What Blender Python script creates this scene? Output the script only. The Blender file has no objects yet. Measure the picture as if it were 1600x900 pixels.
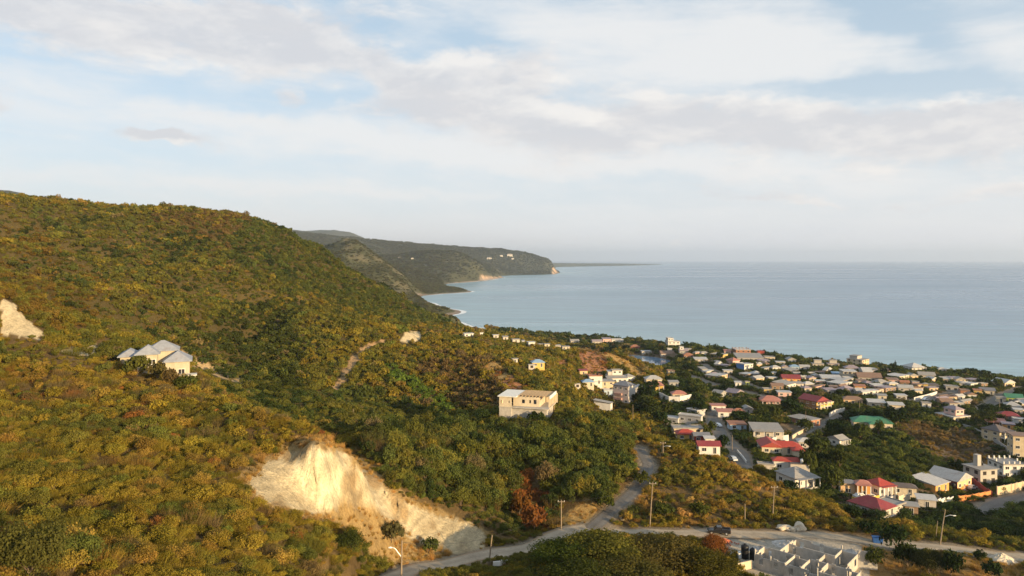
import bpy, bmesh, math, random, re
import numpy as np
from mathutils import Vector, Matrix

random.seed(7)
rng = np.random.default_rng(11)
SC = bpy.context.scene
COL = SC.collection
PI = math.pi
R = math.radians

# ------------------------------------------------------------------ camera, light, exposure
F, CX, HOR, CAMZ = 1100.0, 800.0, 405.5, 100.0      # focal length / horizon row of the photograph, camera height above the sea
cam_data = bpy.data.cameras.new('camera')
cam_data.sensor_width = 36.0
cam_data.lens = F / 1600.0 * 36.0
cam_data.shift_y = -(450.0 - HOR) / 1600.0
cam_data.clip_start = 0.5
cam_data.clip_end = 200000.0
cam = bpy.data.objects.new('camera', cam_data)
COL.objects.link(cam)
cam.location = (0, 0, CAMZ)
cam.rotation_euler = (R(90), 0, 0)
SC.camera = cam

SUN_EL, SUN_AZ = 11.0, 132.0          # azimuth clockwise from the viewing direction: behind and to the right
saz, sel = R(SUN_AZ), R(SUN_EL)
SUND = Vector((math.sin(saz) * math.cos(sel), math.cos(saz) * math.cos(sel), math.sin(sel)))
sun_data = bpy.data.lights.new('sun', 'SUN')
sun_data.energy = 5.0
sun_data.angle = R(0.6)
sun_data.color = (1.0, 0.74, 0.40)
sun = bpy.data.objects.new('sun', sun_data)
COL.objects.link(sun)
sun.rotation_euler = SUND.to_track_quat('Z', 'Y').to_euler()

SC.view_settings.view_transform = 'Standard'
SC.view_settings.look = 'None'
SC.view_settings.exposure = 0.80
SC.view_settings.gamma = 1.0
SC.view_settings.use_curve_mapping = False
SC.cycles.max_bounces = 4
SC.cycles.diffuse_bounces = 2
SC.cycles.glossy_bounces = 2
SC.cycles.transmission_bounces = 2
SC.cycles.volume_bounces = 1
SC.cycles.transparent_max_bounces = 4
SC.cycles.caustics_reflective = False
SC.cycles.caustics_refractive = False
SC.cycles.use_denoising = True


class NT:
    """tiny helper round a node tree"""
    def __init__(s, tree):
        s.t = tree; s.n = tree.nodes; s.l = tree.links
    def add(s, kind, **kw):
        n = s.n.new(kind)
        for k, v in kw.items():
            setattr(n, k, v)
        return n
    def link(s, a, b):
        s.l.new(a, b)
    def put(s, sock, v):
        if isinstance(v, bpy.types.NodeSocket):
            s.l.new(v, sock)
        elif v is not None:
            if isinstance(v, (tuple, list)) and sock.type == 'RGBA' and len(v) == 3:
                v = (*v, 1)
            sock.default_value = v
    def math(s, op, a, b=None, c=None, clamp=False):
        n = s.add('ShaderNodeMath', operation=op, use_clamp=clamp)
        s.put(n.inputs[0], a); s.put(n.inputs[1], b)
        if c is not None: s.put(n.inputs[2], c)
        return n.outputs[0]
    def mix(s, f, a, b, blend='MIX'):
        n = s.add('ShaderNodeMix', data_type='RGBA', blend_type=blend)
        s.put(n.inputs[0], f); s.put(n.inputs[6], a); s.put(n.inputs[7], b)
        return n.outputs[2]
    def noise(s, vec, scale, detail=4.0, rough=0.55, dist=0.0):
        n = s.add('ShaderNodeTexNoise')
        if vec is not None: s.link(vec, n.inputs['Vector'])
        n.inputs['Scale'].default_value = scale
        n.inputs['Detail'].default_value = detail
        n.inputs['Roughness'].default_value = rough
        n.inputs['Distortion'].default_value = dist
        return n.outputs['Fac']
    def smooth(s, v, a, b):
        n = s.add('ShaderNodeMapRange', interpolation_type='SMOOTHSTEP')
        s.put(n.inputs[0], v); s.put(n.inputs[1], a); s.put(n.inputs[2], b)
        return n.outputs[0]
    def maprange(s, v, a, b, c, d):
        n = s.add('ShaderNodeMapRange')
        s.put(n.inputs[0], v); s.put(n.inputs[1], a); s.put(n.inputs[2], b); s.put(n.inputs[3], c); s.put(n.inputs[4], d)
        return n.outputs[0]
    def xyz(s, x, y, z):
        n = s.add('ShaderNodeCombineXYZ')
        s.put(n.inputs[0], x); s.put(n.inputs[1], y); s.put(n.inputs[2], z)
        return n.outputs[0]


# ------------------------------------------------------------------ sky
world = bpy.data.worlds.new('World')
SC.world = world
world.use_nodes = True
w = NT(world.node_tree)
w.n.clear()
out = w.add('ShaderNodeOutputWorld')
bg = w.add('ShaderNodeBackground')
SKY_STRENGTH = 0.12
bg.inputs['Strength'].default_value = SKY_STRENGTH
sky = w.add('ShaderNodeTexSky', sky_type='NISHITA')
sky.sun_disc = False
sky.sun_elevation = R(SUN_EL)
sky.sun_rotation = R(SUN_AZ)
sky.altitude = 100
sky.air_density = 1.0
sky.dust_density = 1.6
sky.ozone_density = 2.0
tc = w.add('ShaderNodeTexCoord')
sp = w.add('ShaderNodeSeparateXYZ')
w.link(tc.outputs['Generated'], sp.inputs[0])
dx, dy, dz = sp.outputs
zc = w.math('MAXIMUM', dz, 0.0)
# direction seen as a fraction of the forward axis, for the big cloud banks
fy = w.math('MAXIMUM', dy, 0.12)
uu = w.math('DIVIDE', dx, fy)
vv = w.math('DIVIDE', dz, fy)


def dvec(k, kz, ox=0.0, oz=0.0, tilt=0.0):
    """scaled direction, so that the cloud noise has no seam anywhere"""
    z_ = w.math('ADD', dz, w.math('MULTIPLY', dx, tilt)) if tilt else dz
    return w.xyz(w.math('MULTIPLY_ADD', dx, k, ox * k), w.math('MULTIPLY', dy, k), w.math('MULTIPLY_ADD', z_, kz, oz * kz))


warp = w.math('SUBTRACT', w.noise(dvec(5, 9), 1.0, 5, 0.6), 0.5)
warp2 = w.math('SUBTRACT', w.noise(dvec(6, 11, 3.0), 1.0, 5, 0.6), 0.5)
uw = w.math('ADD', uu, w.math('MULTIPLY', warp, 0.20))
vw = w.math('ADD', vv, w.math('MULTIPLY', warp2, 0.10))


def bank(px, py, sx, sy, amp, slope=0.0):
    """soft elliptical cloud bank centred on a direction"""
    u0, v0, su, sv = (px - CX) / F, (HOR - py) / F, sx / F, sy / F
    a = w.math('SUBTRACT', uw, u0)
    b = w.math('SUBTRACT', vw, v0)
    b = w.math('ADD', b, w.math('MULTIPLY', a, slope))
    a = w.math('DIVIDE', a, su); b = w.math('DIVIDE', b, sv)
    q = w.math('ADD', w.math('MULTIPLY', a, a), w.math('MULTIPLY', b, b))
    return w.math('MULTIPLY', w.math('POWER', 2.718, w.math('MULTIPLY', q, -1.0)), amp)


def total(items):
    s = None
    for it in items:
        s = it if s is None else w.math('ADD', s, it)
    return s


def cloud_noise(ox, oz):
    a = w.noise(dvec(4.2, 11, ox, oz), 1.0, 7, 0.58, 0.25)
    b = w.noise(dvec(12, 34, ox, oz), 1.0, 8, 0.66, 0.35)
    return w.math('ADD', w.math('MULTIPLY', a, 0.58), w.math('MULTIPLY', b, 0.42))


n_fine = w.noise(dvec(8, 34, 1.0, 0.0, 0.06), 1.0, 6, 0.6, 0.5)
n_streak = w.noise(dvec(2.2, 17, 5.0, 0.0, 0.05), 1.0, 7, 0.62, 0.35)
# high thin veil (white) and lower grey-lilac banks
veil_bias = total([bank(1180, 90, 230, 60, 0.34, -0.15), bank(950, 40, 260, 60, 0.24), bank(480, 205, 560, 26, 0.26, 0.10),
                   bank(1000, 262, 420, 16, 0.22, 0.05), bank(150, 275, 380, 16, 0.15, 0.06), bank(600, 305, 300, 8, 0.12, 0.05),
                   bank(1570, 80, 150, 36, 0.20), bank(150, 130, 300, 30, 0.02), bank(1500, 230, 500, 40, 0.12),
                   bank(1330, 128, 150, 14, -0.25, -0.05), bank(1440, 45, 110, 34, -0.27, 0.45), bank(1500, 130, 120, 18, -0.20),
                   bank(560, 32, 50, 20, -0.16), bank(740, 62, 60, 34, -0.22), bank(300, 160, 260, 18, -0.12)])
veil = w.smooth(w.math('ADD', w.math('ADD', w.math('MULTIPLY', n_streak, 0.52), w.math('MULTIPLY', n_fine, 0.48)), veil_bias), 0.38, 0.80)
grey_bias = total([bank(130, 28, 230, 46, 0.34, 0.10), bank(400, 60, 120, 70, 0.38), bank(640, 118, 110, 42, 0.36, 0.22), bank(820, 110, 120, 50, 0.20),
                   bank(1150, 205, 440, 40, 0.28, 0.02), bank(1500, 200, 260, 46, 0.30), bank(700, 168, 130, 20, 0.18),
                   bank(232, 217, 84, 10, 0.42, 0.10), bank(436, 153, 30, 9, 0.22, 0.1), bank(0, 165, 40, 24, 0.26), bank(1300, 306, 300, 5, 0.18, 0.03),
                   bank(1560, 300, 90, 7, 0.17), bank(1040, 373, 14, 10, 0.24), bank(910, 372, 8, 8, 0.16), bank(1595, 378, 16, 11, 0.18),
                   bank(1350, 112, 240, 26, -0.30), bank(300, 155, 260, 16, -0.16), bank(700, 335, 900, 30, -0.25), bank(1100, 60, 160, 30, -0.15)])
g0 = cloud_noise(0.0, 0.0)
grey_n = w.math('ADD', g0, grey_bias)
grey = w.smooth(grey_n, 0.525, 0.715)
# lit from behind the camera on the right: tops and right rims are bright, bases grey
relief = w.math('SUBTRACT', g0, cloud_noise(0.035, 0.018))
thick = w.smooth(grey_n, 0.58, 0.92)
rim = total([bank(650, 82, 60, 20, 0.75, 0.30), bank(1450, 156, 240, 7, 0.7), bank(255, 227, 60, 5, 0.7, 0.08), bank(1000, 160, 260, 14, 0.35), bank(1040, 373, 20, 14, 0.5)])
lit = w.math('ADD', w.math('MULTIPLY_ADD', relief, 5.0, 0.42), w.math('SUBTRACT', rim, w.math('MULTIPLY', thick, 0.40)), clamp=True)
CLOUD_LIT = (4.75, 4.50, 4.25)
CLOUD_GREY = (3.48, 3.42, 3.50)
VEIL_COL = (4.45, 4.38, 4.30)
gcol = w.mix(lit, CLOUD_GREY, CLOUD_LIT)
# moist air near the horizon whitens the clear sky
skyc = w.mix(1.0, sky.outputs['Color'], (1.0, 1.0, 1.0), 'MULTIPLY')
pale = w.math('POWER', 2.718, w.math('MULTIPLY', zc, -7.0))
skyc = w.mix(0.62, skyc, (2.55, 3.30, 3.85))
skyc = w.mix(w.math('MULTIPLY', pale, 0.85), skyc, (4.85, 4.62, 4.70))
c1 = w.mix(w.math('MULTIPLY', veil, 0.80), skyc, VEIL_COL)
c2 = w.mix(w.math('MULTIPLY', grey, 0.80), c1, gcol)
w.link(c2, bg.inputs['Color'])
w.link(bg.outputs[0], out.inputs['Surface'])


# ------------------------------------------------------------------ materials
def material(name):
    m = bpy.data.materials.new(name)
    m.use_nodes = True
    t = NT(m.node_tree)
    t.n.clear()
    o = t.add('ShaderNodeOutputMaterial')
    return m, t, o


def bsdf(t, o, col, rough=0.8, metallic=0.0, normal=None, spec=0.3):
    b = t.add('ShaderNodeBsdfPrincipled')
    t.put(b.inputs['Base Color'], col); t.put(b.inputs['Roughness'], rough); t.put(b.inputs['Metallic'], metallic)
    b.inputs['Specular IOR Level'].default_value = spec
    if normal is not None: t.link(normal, b.inputs['Normal'])
    t.link(b.outputs[0], o.inputs['Surface'])
    return b


def bump(t, h, strength=0.4, dist=0.1):
    n = t.add('ShaderNodeBump')
    n.inputs['Strength'].default_value = strength
    n.inputs['Distance'].default_value = dist
    t.link(h, n.inputs['Height'])
    return n.outputs[0]


def plain(name, col, rough=0.7, metallic=0.0, vary=0.25, scale=0.8, bumpy=0.0, spec=0.3):
    """a colour with grain and weathering patches"""
    m, t, o = material(name)
    tc = t.add('ShaderNodeTexCoord')
    n = t.noise(tc.outputs['Object'], scale, 6, 0.6)
    n2 = t.noise(tc.outputs['Object'], scale * 9, 3, 0.6)
    f = t.math('ADD', t.math('MULTIPLY', n, 0.65), t.math('MULTIPLY', n2, 0.35))
    k = t.maprange(f, 0.3, 0.7, 1 - vary, 1 + vary)
    c = t.mix(1.0, col, t.xyz(k, k, k), 'MULTIPLY')
    bsdf(t, o, c, rough, metallic, bump(t, n2, bumpy, 0.05) if bumpy else None, spec)
    return m


def tinted(name, rough, vary, scale, kind=''):
    """paint whose colour is the object's own 'tintcol' property, with stains, streaks and relief"""
    m, t, o = material(name)
    a = t.add('ShaderNodeAttribute', attribute_type='OBJECT', attribute_name='tintcol')
    tc = t.add('ShaderNodeTexCoord')
    mp = t.add('ShaderNodeMapping')
    t.link(tc.outputs['Object'], mp.inputs[0])
    n = t.noise(tc.outputs['Object'], scale, 6, 0.65)
    if kind == 'wall':
        mp.inputs['Scale'].default_value = (1.6, 1.6, 0.25)
    st = t.noise(mp.outputs[0], 1.2, 5, 0.6)
    f = t.math('ADD', t.math('MULTIPLY', n, 0.5), t.math('MULTIPLY', st, 0.5))
    k = t.maprange(f, 0.32, 0.68, 1 - vary, 1 + vary * 0.6)
    c = t.mix(1.0, a.outputs['Color'], t.xyz(k, k, k), 'MULTIPLY')
    nrm = None
    if kind == 'wall':
        c = t.mix(t.math('MULTIPLY', t.smooth(st, 0.58, 0.75), 0.35), c, (0.16, 0.13, 0.10))
        nrm = bump(t, t.noise(tc.outputs['Object'], 12, 3, 0.6), 0.25, 0.03)
    if kind == 'roof':
        wv = t.add('ShaderNodeTexWave', wave_type='BANDS', bands_direction='X')
        wv.inputs['Scale'].default_value = 1.6
        t.link(tc.outputs['Object'], wv.inputs[0])
        c = t.mix(t.math('MULTIPLY', t.smooth(n, 0.5, 0.72), 0.45), c, (0.17, 0.10, 0.06))
        nrm = bump(t, wv.outputs['Fac'], 0.35, 0.06)
    bsdf(t, o, c, rough, 0.0, nrm, 0.25)
    return m


M = {}
M['wall'] = tinted('painted_render', 0.85, 0.22, 0.7, 'wall')
M['roof'] = tinted('sheet_roofing', 0.6, 0.28, 0.35, 'roof')
M['concrete'] = plain('grey_concrete', (0.36, 0.33, 0.29), 0.9, 0, 0.3, 0.7, 0.3)
M['block'] = plain('bare_concrete_block', (0.44, 0.40, 0.35), 0.95, 0, 0.28, 0.9, 0.4)
M['glass'] = plain('dark_window_glass', (0.03, 0.03, 0.035), 0.15, 0, 0.3, 0.8, 0, 0.5)
M['dark'] = plain('unlit_opening', (0.035, 0.028, 0.024), 0.9)
M['trim'] = plain('white_trim', (0.72, 0.69, 0.63), 0.7, 0, 0.15)
M['timber'] = plain('weathered_pole_timber', (0.26, 0.20, 0.14), 0.9, 0, 0.3, 2.0)
M['boards'] = plain('new_timber', (0.52, 0.36, 0.20), 0.85, 0, 0.3, 1.5)
M['wire'] = plain('black_cable', (0.05, 0.05, 0.05), 0.6)
M['metal'] = plain('galvanised_metal', (0.55, 0.56, 0.57), 0.45, 0.6, 0.15)
M['tank'] = plain('black_plastic', (0.012, 0.012, 0.014), 0.5)
M['white'] = plain('white_plastic', (0.75, 0.74, 0.72), 0.5, 0, 0.15)
M['rubber'] = plain('tyre_rubber', (0.02, 0.02, 0.02), 0.8)
M['rock'] = plain('pale_limestone', (0.55, 0.47, 0.36), 0.95, 0, 0.35, 0.6, 0.6)
M['gravel'] = plain('grey_marl_gravel', (0.50, 0.46, 0.42), 0.95, 0, 0.35, 1.2, 0.6)
M['brick'] = plain('red_clay_block', (0.46, 0.15, 0.08), 0.9, 0, 0.35, 2.0)
M['blue'] = plain('blue_paint', (0.03, 0.10, 0.32), 0.5, 0, 0.2)
M['darkpaint'] = plain('black_car_paint', (0.02, 0.02, 0.022), 0.25, 0, 0.1, 0.8, 0, 0.6)
M['carwhite'] = plain('white_car_paint', (0.78, 0.78, 0.78), 0.25, 0, 0.08, 0.8, 0, 0.6)
M['bark'] = plain('bark', (0.14, 0.10, 0.07), 0.95, 0, 0.3, 2.0)
M['lamp'] = plain('pale_lamp_housing', (0.7, 0.7, 0.68), 0.4)


def foliage_material():
    m, t, o = material('leaves')
    a = t.add('ShaderNodeAttribute', attribute_type='INSTANCER', attribute_name='tintcol')
    lf = t.add('ShaderNodeAttribute', attribute_type='GEOMETRY', attribute_name='leafv')
    k = t.maprange(lf.outputs['Fac'], 0, 1, 0.62, 1.42)
    hs = t.add('ShaderNodeHueSaturation')
    t.put(hs.inputs['Hue'], t.maprange(lf.outputs['Fac'], 0, 1, 0.485, 0.512))
    hs.inputs['Saturation'].default_value = 1.0
    t.put(hs.inputs['Value'], k)
    t.link(a.outputs['Color'], hs.inputs['Color'])
    d = t.add('ShaderNodeBsdfDiffuse')
    tr = t.add('ShaderNodeBsdfTranslucent')
    t.link(hs.outputs[0], d.inputs[0]); t.link(hs.outputs[0], tr.inputs[0])
    mx = t.add('ShaderNodeMixShader')
    mx.inputs[0].default_value = 0.36
    t.link(d.outputs[0], mx.inputs[1]); t.link(tr.outputs[0], mx.inputs[2])
    t.link(mx.outputs[0], o.inputs['Surface'])
    return m


M['leaf'] = foliage_material()


def ground_material():
    m, t, o = material('dry_earth_and_marl')
    a = t.add('ShaderNodeAttribute', attribute_type='GEOMETRY', attribute_name='soil')
    tc = t.add('ShaderNodeTexCoord')
    p = tc.outputs['Object']
    n1 = t.noise(p, 0.35, 8, 0.65)
    n2 = t.noise(p, 2.5, 6, 0.65)
    mp = t.add('ShaderNodeMapping'); mp.inputs['Scale'].default_value = (1.0, 1.0, 0.12)
    t.link(p, mp.inputs[0])
    n3 = t.noise(mp.outputs[0], 1.1, 6, 0.7, 0.4)
    n4 = t.noise(mp.outputs[0], 3.6, 5, 0.7, 0.3)
    f = t.math('ADD', t.math('MULTIPLY', n1, 0.25), t.math('ADD', t.math('MULTIPLY', n2, 0.25), t.math('ADD', t.math('MULTIPLY', n3, 0.25), t.math('MULTIPLY', n4, 0.25))))
    k = t.maprange(f, 0.36, 0.64, 0.45, 1.42)
    c = t.mix(1.0, a.outputs['Color'], t.xyz(k, k, k), 'MULTIPLY')
    h = t.math('ADD', t.math('MULTIPLY', n3, 0.6), t.math('ADD', t.math('MULTIPLY', n2, 0.3), t.math('MULTIPLY', n4, 0.35)))
    bsdf(t, o, c, 0.95, 0, bump(t, h, 1.0, 0.9), 0.1)
    return m


M['ground'] = ground_material()


def hill_material():
    """far wooded hills: crowns too small to tell apart"""
    m, t, o = material('far_woodland')
    a = t.add('ShaderNodeAttribute', attribute_type='GEOMETRY', attribute_name='soil')
    tc = t.add('ShaderNodeTexCoord')
    p = tc.outputs['Object']
    vo = t.add('ShaderNodeTexVoronoi'); vo.inputs['Scale'].default_value = 0.11
    t.link(p, vo.inputs['Vector'])
    n1 = t.noise(p, 0.012, 8, 0.7)
    n2 = t.noise(p, 0.15, 5, 0.7)
    f = t.math('ADD', t.math('MULTIPLY', n1, 0.5), t.math('MULTIPLY', n2, 0.5))
    k = t.maprange(f, 0.35, 0.65, 0.55, 1.45)
    c = t.mix(1.0, a.outputs['Color'], t.xyz(k, k, k), 'MULTIPLY')
    h = t.math('SUBTRACT', t.math('MULTIPLY', n2, 1.0), t.math('MULTIPLY', vo.outputs['Distance'], 0.12))
    bsdf(t, o, c, 0.95, 0, bump(t, h, 0.7, 6.0), 0.1)
    return m


M['hill'] = hill_material()


def sea_material():
    m, t, o = material('sea_water')
    tc = t.add('ShaderNodeTexCoord')
    sp = t.add('ShaderNodeSeparateXYZ')
    t.link(tc.outputs['Object'], sp.inputs[0])
    # waves roll towards the beach, crests nearly along the x axis
    q1 = t.xyz(t.math('MULTIPLY', sp.outputs[0], 0.006), t.math('ADD', t.math('MULTIPLY', sp.outputs[1], 0.035), t.math('MULTIPLY', sp.outputs[0], 0.008)), 0.0)
    q2 = t.xyz(t.math('MULTIPLY', sp.outputs[0], 0.05), t.math('MULTIPLY', sp.outputs[1], 0.18), 0.0)
    q3 = t.xyz(t.math('MULTIPLY', sp.outputs[0], 0.0005), t.math('MULTIPLY', sp.outputs[1], 0.0022), 0.0)
    s1 = t.noise(q1, 1.0, 5, 0.6, 0.6)
    s2 = t.noise(q2, 1.0, 4, 0.6, 0.4)
    s3 = t.noise(q3, 1.0, 5, 0.6, 0.8)
    a = t.add('ShaderNodeAttribute', attribute_type='GEOMETRY', attribute_name='shallow')
    deep = t.mix(t.smooth(s3, 0.4, 0.65), (0.140, 0.215, 0.315), (0.175, 0.255, 0.350))
    c = t.mix(a.outputs['Fac'], deep, (0.24, 0.37, 0.43))
    kk = t.maprange(t.math('ADD', t.math('MULTIPLY', s1, 0.6), t.math('MULTIPLY', s2, 0.4)), 0.35, 0.65, 0.74, 1.2)
    c = t.mix(1.0, c, t.xyz(kk, kk, kk), 'MULTIPLY')
    h = t.math('ADD', t.math('MULTIPLY', s1, 1.6), t.math('MULTIPLY', s2, 0.5))
    b = bsdf(t, o, c, t.maprange(s3, 0.35, 0.65, 0.24, 0.36), 0, bump(t, h, 0.55, 1.6), 0.5)
    b.inputs['IOR'].default_value = 1.33
    return m


M['sea'] = sea_material()


# ------------------------------------------------------------------ object helpers
def link(o, parent=None):
    COL.objects.link(o)
    if parent is not None: o.parent = parent
    return o


def tag(o, label=None, cat=None, group=None, kind=None):
    if label: o['label'] = label
    if cat: o['category'] = cat
    if group: o['group'] = group
    if kind: o['kind'] = kind
    return o


def empty(name, loc, rz=0.0):
    o = bpy.data.objects.new(name, None)
    o.empty_display_size = 0.5
    o.location = loc; o.rotation_euler = (0, 0, rz)
    return link(o)


def mesh_obj(name, verts, faces, mat, parent=None, smooth=False):
    me = bpy.data.meshes.new(name)
    me.from_pydata([tuple(v) for v in verts], [], [tuple(f) for f in faces])
    for mm in (mat if isinstance(mat, (list, tuple)) else [mat]):
        me.materials.append(mm)
    if smooth: me.shade_smooth()
    me.update()
    return link(bpy.data.objects.new(name, me), parent)


class MB:
    """collects boxes, bars, rings into one mesh"""
    def __init__(s):
        s.v = []; s.f = []; s.m = []
    def quad(s, a, b, c, d, mi=0):
        n = len(s.v); s.v += [a, b, c, d]; s.f.append((n, n + 1, n + 2, n + 3)); s.m.append(mi)
    def tri(s, a, b, c, mi=0):
        n = len(s.v); s.v += [a, b, c]; s.f.append((n, n + 1, n + 2)); s.m.append(mi)
    def box(s, x0, x1, y0, y1, z0, z1, mi=0, mat=None):
        P = [(x0, y0, z0), (x1, y0, z0), (x1, y1, z0), (x0, y1, z0), (x0, y0, z1), (x1, y0, z1), (x1, y1, z1), (x0, y1, z1)]
        if mat is not None: P = [tuple(mat @ Vector(p)) for p in P]
        n = len(s.v); s.v += P
        for q in ((0, 3, 2, 1), (4, 5, 6, 7), (0, 1, 5, 4), (1, 2, 6, 5), (2, 3, 7, 6), (3, 0, 4, 7)):
            s.f.append(tuple(n + k for k in q)); s.m.append(mi)
    def tube(s, pts, rads, sides=8, mi=0, caps=True):
        pts = [Vector(p) for p in pts]
        rings = []
        for i, p in enumerate(pts):
            d = (pts[min(i + 1, len(pts) - 1)] - pts[max(i - 1, 0)]).normalized()
            ax = d.cross(Vector((0, 0, 1)))
            if ax.length < 1e-3: ax = Vector((1, 0, 0))
            ax.normalize(); ay = d.cross(ax).normalized()
            r = rads[i] if isinstance(rads, (list, tuple)) else rads
            n = len(s.v)
            for k in range(sides):
                an = 2 * PI * k / sides
                s.v.append(tuple(p + ax * (r * math.cos(an)) + ay * (r * math.sin(an))))
            rings.append(n)
        for a, b in zip(rings, rings[1:]):
            for k in range(sides):
                k2 = (k + 1) % sides
                s.f.append((a + k, a + k2, b + k2, b + k)); s.m.append(mi)
        if caps:
            s.f.append(tuple(rings[0] + k for k in range(sides))[::-1]); s.m.append(mi)
            s.f.append(tuple(rings[-1] + k for k in range(sides))); s.m.append(mi)
    def build(s, name, mats, parent=None, smooth=False, recalc=True):
        me = bpy.data.meshes.new(name)
        me.from_pydata([tuple(v) for v in s.v], [], s.f)
        for mm in (mats if isinstance(mats, (list, tuple)) else [mats]): me.materials.append(mm)
        me.polygons.foreach_set('material_index', s.m)
        if recalc:
            bm = bmesh.new(); bm.from_mesh(me)
            bmesh.ops.recalc_face_normals(bm, faces=bm.faces)
            bm.to_mesh(me); bm.free()
        if smooth: me.shade_smooth()
        me.update()
        return link(bpy.data.objects.new(name, me), parent)


# ------------------------------------------------------------------ numpy noise
def _hash(ix, iy, seed):
    h = (ix.astype(np.int64) * 374761393 + iy.astype(np.int64) * 668265263 + seed * 974711) & 0xffffffff
    h = ((h ^ (h >> 13)) * 1274126177) & 0xffffffff
    return ((h ^ (h >> 16)) & 0xffff) / 65535.0


def vnoise(x, y, seed=0):
    x = np.asarray(x, float); y = np.asarray(y, float)
    ix = np.floor(x); iy = np.floor(y)
    fx = x - ix; fy = y - iy
    fx = fx * fx * (3 - 2 * fx); fy = fy * fy * (3 - 2 * fy)
    a = _hash(ix, iy, seed); b = _hash(ix + 1, iy, seed); c = _hash(ix, iy + 1, seed); d = _hash(ix + 1, iy + 1, seed)
    return (a + (b - a) * fx) * (1 - fy) + (c + (d - c) * fx) * fy


def fbm(x, y, seed=0, octs=4, gain=0.5):
    s = 0; amp = 1; tot = 0
    for k in range(octs):
        s = s + amp * vnoise(x * 2 ** k, y * 2 ** k, seed + k * 17)
        tot += amp; amp *= gain
    return s / tot


def inpoly(px, py, poly):
    px = np.asarray(px, float); py = np.asarray(py, float)
    r = np.zeros(px.shape, bool)
    n = len(poly)
    for i in range(n):
        x0, y0 = poly[i]; x1, y1 = poly[(i + 1) % n]
        if y0 == y1: continue
        c = ((y0 > py) != (y1 > py)) & (px < (x1 - x0) * (py - y0) / (y1 - y0) + x0)
        r ^= c
    return r


def polydist(X, Y, pts):
    """distance to a polyline and the interpolated third value of its points"""
    X = np.asarray(X, float); Y = np.asarray(Y, float)
    best = np.full(X.shape, 1e9); val = np.zeros(X.shape)
    for (x0, y0, z0), (x1, y1, z1) in zip(pts, pts[1:]):
        ex, ey = x1 - x0, y1 - y0
        L = ex * ex + ey * ey + 1e-9
        t = np.clip(((X - x0) * ex + (Y - y0) * ey) / L, 0, 1)
        d = np.hypot(X - x0 - t * ex, Y - y0 - t * ey)
        k = d < best
        best = np.where(k, d, best); val = np.where(k, z0 + t * (z1 - z0), val)
    return best, val

# ------------------------------------------------------------------ the lie of the land
# Heights are surveyed along bearings (columns, named by the photograph's x) at distances Y from the camera.
# ('row', Y): ground seen at that row; (Y, z, 0): ground hidden behind a crest.
def zrow(py, Y): return CAMZ - (py - HOR) * Y / F


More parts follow.
